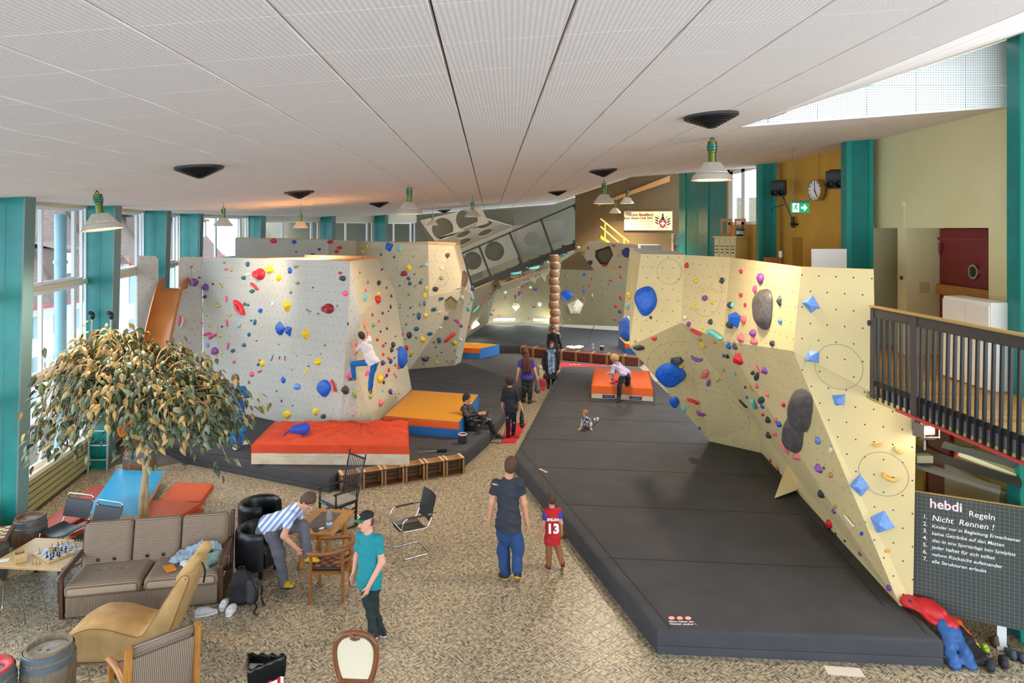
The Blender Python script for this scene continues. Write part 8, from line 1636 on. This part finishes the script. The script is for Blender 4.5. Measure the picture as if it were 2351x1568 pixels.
    if pants:
        T = SDF(.03 * s); mt = mat('cloth ' + pants, pants, .85, bump=.25, bscale=60); wst = pel + (mid - pel).normalized() * .09 * s
        T.cone(wst, pel, .13 * s, .15 * s, side=hs, flat=.7, cut=1).ell(pel - fc * .015 * s - Vector((0, 0, .03 * s)), np.array((.148, .112, .09)) * s, np.array(Matrix((hs, fc if abs(fc.dot(hs)) < .5 else hs.cross(Vector((0, 0, 1))), Vector((0, 0, 1)))).transposed()))
        for L_ in 'LR':
            hip, kn, an = K['hip' + L_], K['kn' + L_], K['an' + L_]; en = lo(kn, an, pant_len); T.cone(hip, kn, .094 * s * (.5 + .5 * loose), .07 * s * loose).cone(kn, en, .07 * s * loose, .058 * s * loose, cut=2)
        T.noise = folds(fold * 1.3 * s, 24, 9 + len(label), (.3, .3, 1)); sdf_part(r, 'trousers', T, res, mt, True)
    if shoe:
        M_ = inv_of(r)
        for L_ in 'LR':
            an, to = K['an' + L_], K['to' + L_]; kn = K['kn' + L_]; dn = (an - kn).normalized(); d = (to - an); d = (d - dn * d.dot(dn)); d = d.normalized() if d.length > .02 else fc
            tp = to; hl = an + dn * .065 * s - d * .05 * s; tl = hl + (tp - hl).normalized() * .27 * s
            shoe_parts(r, M_ @ hl, M_ @ tl, s, mat('shoe ' + shoe, shoe, .6), mat('sole ' + sole, sole, .6), .01, 'shoe_', False, res=.009)
    if extra: extra(r, K, hd, Matrix((sd_, fc, up)).transposed())
    return r
def stripes_mat():
    m = mat('blue striped tee', '#d8d6d6', .85); N, L, b = nodes_of(m); tc = N.new('ShaderNodeTexCoord'); mp = N.new('ShaderNodeMapping'); mp.inputs['Rotation'].default_value = (0, math.radians(-40), 0); w = N.new('ShaderNodeTexWave'); w.bands_direction = 'X'; w.inputs['Scale'].default_value = 4.6; L.new(tc.outputs['Object'], mp.inputs[0]); L.new(mp.outputs[0], w.inputs['Vector'])
    r = N.new('ShaderNodeValToRGB'); r.color_ramp.interpolation = 'CONSTANT'; r.color_ramp.elements[0].color = lin('#6f8fc4'); r.color_ramp.elements[1].position = .5; r.color_ramp.elements[1].color = lin('#d3d2d4'); L.new(w.outputs['Fac'], r.inputs[0]); L.new(r.outputs[0], b.inputs['Base Color']); return m
person('man in dark tee and blue jeans walking away beside the boy', 10.5, dict(head=(1172.5, 1068), neck=(1168, 1097), shL=(1138, 1110), shR=(1193, 1110), elL=(1129, 1153), elR=(1203, 1155), wrL=(1124, 1192, .05), wrR=(1210, 1199, .05), pel=(1168, 1200), hipL=(1156, 1208), hipR=(1181, 1208), knL=(1157, 1264, .08), knR=(1188, 1262), anL=(1160, 1318, .05), anR=(1187, 1315, -.12), toL=(1148, 1325, .2), toR=(1192, 1330, .05)), 1.05, (0.05, 1, 0), hair='#4a3020', shirt='#2a2e38', sleeve=.55, pants='#1f3f6e', loose=1.28, shoe='#1c2030', sole='#c9a32a', fold=.013)
def jersey(r, K, hd, Rm):
    back = (K['shL'] + K['shR']) / 2; c = back.lerp(K['pel'], .5) - inv_of(r).inverted().translation; b_ = V3(0, -.098, 0)
    text_part(r, 'shirt_number', '13', .2, planeM(c + b_ + V3(.004, 0, -.1), (1, 0, 0), (0, 0, 1)), mat('white jersey print', '#eae6e0', .7), 'CENTER', .012, bold=.008); text_part(r, 'shirt_name', 'EMILIAN', .05, planeM(c + b_ * .92 + V3(.004, 0, .085), (1, 0, 0), (0, 0, 1)), MATS['white jersey print'], 'CENTER', .012, bold=.002)
    for L_ in 'LR':
        sh, el = K['sh' + L_], K['el' + L_]; S_ = SDF(.01).cone(sh.lerp(el, -.02), sh.lerp(el, .62), .0475, .0455, cut=3); sdf_part(r, 'sleeve', S_, .008, mat('blue jersey sleeve', '#1f3fae', .8), True)
person('boy in red and blue football shirt with number thirteen', 10.87, dict(head=(1266, 1146), neck=(1267, 1165), shL=(1255, 1174), shR=(1282, 1172), elL=(1247, 1204), elR=(1288, 1200), wrL=(1241, 1230, .03), wrR=(1289, 1222, .1), pel=(1268, 1232), hipL=(1261, 1238), hipR=(1275, 1238), knL=(1260, 1267), knR=(1284, 1267), anL=(1260, 1298), anR=(1291, 1294, -.08), toL=(1253, 1303, .12), toR=(1289, 1304, .1)), .68, (-.35, 1, 0), hair='#4a2c18', hstyle='boy', shirt='#b01420', sleeve=.3, pants='#8a5a32', loose=1.05, shoe='#7d1024', sole='#5a0c1c', hem=.16, extra=jersey, fold=.003)
def cap(r, K, hd, Rm):
    C = SDF(.02).ell(hd(0, -.008, .052), (.088, .106, .088), np.array(Rm)).halfspace(hd(0, 0, .048), -(Rm.col[2])); sdf_part(r, 'cap', C, .008, mat('navy cap', '#14161e', .8), True)
    b = MB(); 
    for z, nm in ((0, 'cap_brim'),): b.grid(lambda u, v: hd((u - .5) * .15, .085 + v * .075 - .09 * (u - .5) ** 2 * 4 * .35, .056 - .012 * v), 10, 4).grid(lambda u, v: hd((u - .5) * .15, .085 + v * .075 - .09 * (u - .5) ** 2 * 4 * .35, .049 - .012 * v), 10, 4)
    part(r, 'cap_brim', b, mat('green brim', '#1d8a52', .7), True, True)
    part(r, 'cap_logo', MB().prism([hd(x, .096, z) for x, z in ((-.035, .105), (-.015, .09), (.04, .118), (-.012, .102))], (Rm.col[1] * .008)), mat('white logo', '#eeeeee', .6), world=True)
    text_part(r, 'cap_lettering', 'FIT', .022, inv_of(r) @ planeM(hd(.028, .104, .068), -Rm.col[0], Rm.col[2]), MATS['white logo'], depth=.003)
person('man in teal tee and dark joggers wearing a black cap', 9.05, dict(head=(841, 1197), neck=(846, 1222), shL=(828, 1232, .1), shR=(868, 1240, -.08), elL=(820, 1279, .14), elR=(877, 1290, -.1), wrL=(813, 1313, .05), wrR=(847, 1345, -.2), pel=(847, 1324), hipL=(838, 1333, .07), hipR=(858, 1334, -.05), knL=(848, 1390, .0), knR=(857, 1388, .05), anL=(857, 1455, -.1), anR=(874, 1450, .12), toL=(850, 1472, -.24), toR=(883, 1464, -.02)), .97, (-.72, -.69, 0), skin='#d09a80', hair='#5a3a24', hstyle='cap', shirt='#14808a', sleeve=.62, pants='#1b2a2a', loose=.98, shoe='#23232c', sole='#c9c6d0', hem=.12, extra=cap, tilt_up=(-.12, .02, 1), pant_len=.93, hands={'L': ((-.2, -.2, -1), None, .6), 'R': ((-.35, -.4, -1), None, .5)})
person('man in blue striped tee bending over to tie his climbing shoe', 10.25, dict(head=(707, 1150, -.05), neck=(687, 1160, -.03), shL=(682, 1170, .18), shR=(668, 1184, -.16), elL=(694, 1222, .16), elR=(652, 1230, -.2), wrL=(690, 1252, .02), wrR=(682, 1260, -.14), pel=(618, 1206), hipL=(630, 1212, .1), hipR=(620, 1217, -.1), knL=(696, 1207, -.02), knR=(640, 1268, -.08), anL=(707, 1280, -.08), anR=(652, 1342, -.06), toL=(731, 1293, -.18), toR=(676, 1352, -.2)), 1.02, (.9, -.25, -.5), skin='#c79075', hair='#4a3424', shirt_mat=stripes_mat(), sleeve=.6, pants='#5a5a62', loose=1.2, shoe='#c9a81c', sole='#1c1c1c', hem=.02, fold=.007, tilt_up=(.75, 0, .65), hands={'L': ((.3, -.2, -1), (0, -1, 0), .9), 'R': ((.5, .2, -1), (0, 1, 0), .9)})
person('boy in white tee and blue trousers climbing the arete of the boulder', 16.2, dict(head=(831, 771), neck=(838, 782), shL=(826, 796), shR=(848, 783), elL=(816, 812, .1), elR=(845, 762, .12), wrL=(813, 795, .28), wrR=(839, 745, .28), pel=(855, 828), hipL=(848, 832), hipR=(861, 832), knL=(810, 836, .1), knR=(853, 861, .05), anL=(813, 868, .2), anR=(850, 893, .2), toL=(797, 876, .3), toR=(852, 905, .35)), .82, (-.35, .93, .1), skin='#c78c72', hair='#2e1c14', shirt='#d8cfd0', sleeve=.5, pants='#0f62a8', loose=1.1, shoe='#2c2e26', sole='#a8a83c', res=.012, hem=.1, hands={'L': ((-.3, .2, 1), (0, 1, 0), .5), 'R': ((-.2, .4, 1), (0, 1, 0), .7)})
person('person in blue jacket and blue trousers standing behind the ficus', 15.75, dict(head=(540, 872), neck=(541, 886), shL=(526, 894), shR=(558, 893), elL=(523, 917, -.03), elR=(571, 907, -.05), wrL=(541, 936, -.22), wrR=(556, 911, -.24), pel=(543, 940), hipL=(536, 945), hipR=(551, 945), knL=(537, 986, -.05), knR=(557, 984), anL=(538, 1024), anR=(558, 1016, .1), toL=(542, 1033, -.14), toR=(566, 1020, .02)), .97, (.25, -1, 0), skin='#c08a70', hair='#6a5a4c', hstyle='boy', shirt='#12528c', sleeve=1.92, pants='#1569a8', loose=1.15, shoe='#c9b0a4', sole='#e0d8d0', res=.012, hem=.12, hands={'L': ((.6, -.3, -.3), None, .6), 'R': ((-1, -.2, -.1), None, .6)})
def bare_sole(r, K, hd, Rm): pass
person('dark haired man in leather jacket sitting on the mat edge with crossed legs', 17.25, dict(head=(1072, 915), neck=(1070, 928), shL=(1063, 938, -.1), shR=(1080, 934, .15), elL=(1072, 955, -.2), elR=(1092, 951, .14), wrL=(1100, 950, -.12), wrR=(1108, 949, .05), pel=(1080, 975), hipL=(1082, 977, -.1), hipR=(1086, 975, .1), knL=(1118, 950, -.05), knR=(1122, 966, .1), anL=(1117, 962, -.32), anR=(1138, 998, .05), toL=(1112, 971, -.36), toR=(1148, 1007, 0)), 1.0, (.92, -.3, 0), skin='#c28c72', hair='#171310', shirt='#1e1d1c', sleeve=1.9, pants='#1a1a1e', loose=.92, shoe='#16161a', sole='#3f5468', res=.012, hem=.04, shirt_mat=mat('black leather jacket', '#211f1d', .4, bump=.4, bscale=30))
def bagL(K, r, p, lab): pass
person('curly haired woman in black top and navy trousers walking up the aisle', 17.7, dict(head=(1169, 875), neck=(1170, 889), shL=(1158, 897), shR=(1183, 897), elL=(1154, 918), elR=(1190, 918), wrL=(1153, 934, .05), wrR=(1198, 937, .02), pel=(1173, 937), hipL=(1167, 941), hipR=(1180, 941), knL=(1167, 969), knR=(1180, 968, .1), anL=(1166, 996, -.05), anR=(1179, 992, .15), toL=(1167, 1005, .1), toR=(1179, 998, .3)), .9, (0, 1, 0), hair='#34201a', hstyle='curly', shirt='#1d1e28', sleeve=1.15, pants='#141a30', loose=.95, shoe='#17171c', res=.012, hem=.1)
person('man with long dreadlocks in purple tee and dark green trousers', 21.1, dict(head=(1207, 809), neck=(1208, 822), shL=(1196, 830), shR=(1222, 830), elL=(1190, 850), elR=(1228, 850), wrL=(1187, 868), wrR=(1233, 867), pel=(1210, 865), hipL=(1204, 868), hipR=(1216, 868), knL=(1204, 890), knR=(1217, 892), anL=(1203, 914, .1), anR=(1216, 920), toL=(1201, 921, .3), toR=(1217, 927, .2)), 1.0, (0, 1, 0), hair='#5a3018', hstyle='dread', shirt='#41358a', sleeve=.6, pants='#23281c', loose=1.12, shoe='#1e2832', res=.013, hem=.06)
def scarf(r, K, hd, Rm):
    n = K['neck']; S_ = SDF(.03).cone(n + V3(-.09, -.05, -.03), n + V3(.09, -.05, -.03), .06).cone(n + V3(-.09, .05, -.02), n + V3(.09, .05, -.02), .055).cone(n + V3(-.06, -.12, -.08), n + V3(-.05, -.19, -.78), .055, .06, side=(1, 0, 0), flat=.4, cut=2).cone(n + V3(.06, -.12, -.08), n + V3(.07, -.19, -.72), .055, .06, side=(1, 0, 0), flat=.4, cut=2); S_.noise = folds(.008, 40, 3); m = mat('blue plaid scarf', '#2c567c', .9, col2='#8ea0b4', scale=9); sdf_part(r, 'scarf', S_, .013, m, True)
    C = SDF(.04).cone(n + V3(0, .02, -.1), n + V3(0, 0, -.95), .2, .26, side=(1, 0, 0), flat=.62, cut=2); C.noise = folds(.01, 18, 8, (0, 0, 1)); sdf_part(r, 'long_coat', C, .014, mat('black puffer coat', '#17171a', .6), True)
person('long haired woman in black coat and blue plaid scarf facing the hall', 23.2, dict(head=(1266, 790), neck=(1265, 803), shL=(1252, 810), shR=(1278, 810), elL=(1247, 832), elR=(1282, 832), wrL=(1250, 852, -.1), wrR=(1280, 852, -.1), pel=(1265, 842), hipL=(1259, 845), hipR=(1271, 845), knL=(1259, 868), knR=(1270, 868), anL=(1259, 888), anR=(1270, 888), toL=(1257, 893, -.16), toR=(1271, 893, -.16)), .95, (.25, -1, -.05), skin='#c8967a', hair='#2e1a14', hstyle='long', shirt='#17171b', sleeve=1.95, pants='#1a1c26', loose=1.0, res=.013, hem=.1, extra=scarf)
person('woman in black with ponytail walking towards the barrel column', 26.4, dict(head=(1270, 754), neck=(1270, 764), shL=(1261, 770), shR=(1281, 770), elL=(1258, 786), elR=(1286, 787), wrL=(1259, 801), wrR=(1289, 802), pel=(1273, 797), hipL=(1268, 800), hipR=(1277, 800), knL=(1268, 820), knR=(1279, 820), anL=(1268, 839), anR=(1280, 840), toL=(1268, 843, .2), toR=(1281, 844, .2)), .97, (.3, 1, 0), hair='#4a2c1c', hstyle='pony', shirt='#141418', sleeve=1.95, pants='#151518', loose=1.0, res=.014)
person('blond woman in pale lilac top bending over the orange pad', 20.0, dict(head=(1411, 823, .0), neck=(1413, 834, .05), shL=(1409, 841, -.05), shR=(1421, 836, .2), elL=(1406, 855, -.05), elR=(1411, 853, .3), wrL=(1408, 867, .1), wrR=(1401, 856, .45), pel=(1434, 856, .1), hipL=(1430, 861, .0), hipR=(1440, 860, .2), knL=(1422, 888, -.02), knR=(1443, 880, .25), anL=(1421, 913, .02), anR=(1437, 884, .55), toL=(1415, 919, -.1), toR=(1445, 888, .6)), .95, (-.8, .3, -.5), skin='#d2a48c', hair='#b8925e', hstyle='curly', shirt='#b9a8c4', sleeve=1.9, pants='#17171b', loose=1.05, shoe='#141416', res=.013, hem=.03, tilt_up=(-.75, 0, .65))
person('small child in pink lying on the orange pad under the bending woman', 20.75, dict(head=(1408, 871, 0), neck=(1412, 873, .02), shL=(1413, 872, -.08), shR=(1414, 871, .1), elL=(1409, 877, -.14), elR=(1410, 870, .16), wrL=(1404, 876, -.1), wrR=(1405, 869, .1), pel=(1426, 878, 0), hipL=(1427, 879, -.05), hipR=(1428, 877, .06), knL=(1434, 873, -.08), knR=(1434, 871, .06), anL=(1439, 880, -.08), anR=(1440, 878, .08), toL=(1443, 878, -.08), toR=(1444, 876, .08)), .55, (-.2, -.4, .9), skin='#d2a48c', hair='#8a6238', hstyle='boy', shirt='#c42a5c', sleeve=1.9, pants='#c23a68', loose=1.0, shoe='#d8d0d0', res=.012, tilt_up=(-1, 0, .2), fold=.002)
M_tod = mat('white tee with dark leaf print', '#dcdce0', .85, col2='#2a3350', scale=22, lo=.52, hi=.56)
person('toddler in printed tee propping himself up on the mat', 17.25, dict(head=(1343, 949, -.05), neck=(1345, 959, 0), shL=(1338, 963, -.02), shR=(1353, 963, 0), elL=(1335, 976, -.04), elR=(1356, 976, -.02), wrL=(1333, 984, -.02), wrR=(1356, 984, -.02), pel=(1350, 974, .25), hipL=(1346, 977, .28), hipR=(1354, 976, .28), knL=(1354, 974, .5), knR=(1362, 973, .45), anL=(1362, 970, .7), anR=(1369, 968, .62), toL=(1365, 967, .78), toR=(1372, 965, .7)), .56, (-.75, -.6, 0), skin='#d8a890', hair='#a86a34', hstyle='curly', shirt_mat=M_tod, sleeve=.55, pants='#3c3a3a', loose=1.1, shoe='#cfc6c0', sole='#b8b0aa', res=.011, tilt_up=(0, -.1, 1), fold=.002, hands={'L': ((-.6, -.7, -.1), (0, 0, -1), .1), 'R': ((.3, -.9, -.1), (0, 0, -1), .1)})
def carried(px, py, Y, label, sx=.07, h=.3, c='#1b1b20'):
    p = W(px, py, Y); r = thing('shoe_bag', label, 'bag', p); s = SDF(.03).cone((0, 0, -.08), (.0, 0, -h), sx * .7, sx, side=(0, 1, 0), flat=.7); s.noise = folds(.006, 40, 4); sdf_part(r, 'body', s, .01, mat('bag ' + c, c, .6)); part(r, 'strap', MB().tube(smoothpath([(-.03, 0, -.1), (-.01, 0, .02), (.02, 0, .02), (.03, 0, -.1)], 4), .01, 6), M_bar, smooth=True); return r
carried(1198, 942, 17.72, 'pair of dark climbing shoes carried by the curly haired woman', .09, .36); carried(1234, 873, 21.1, 'grey shoe bag carried by the dreadlocked man', .12, .28, '#56565a')
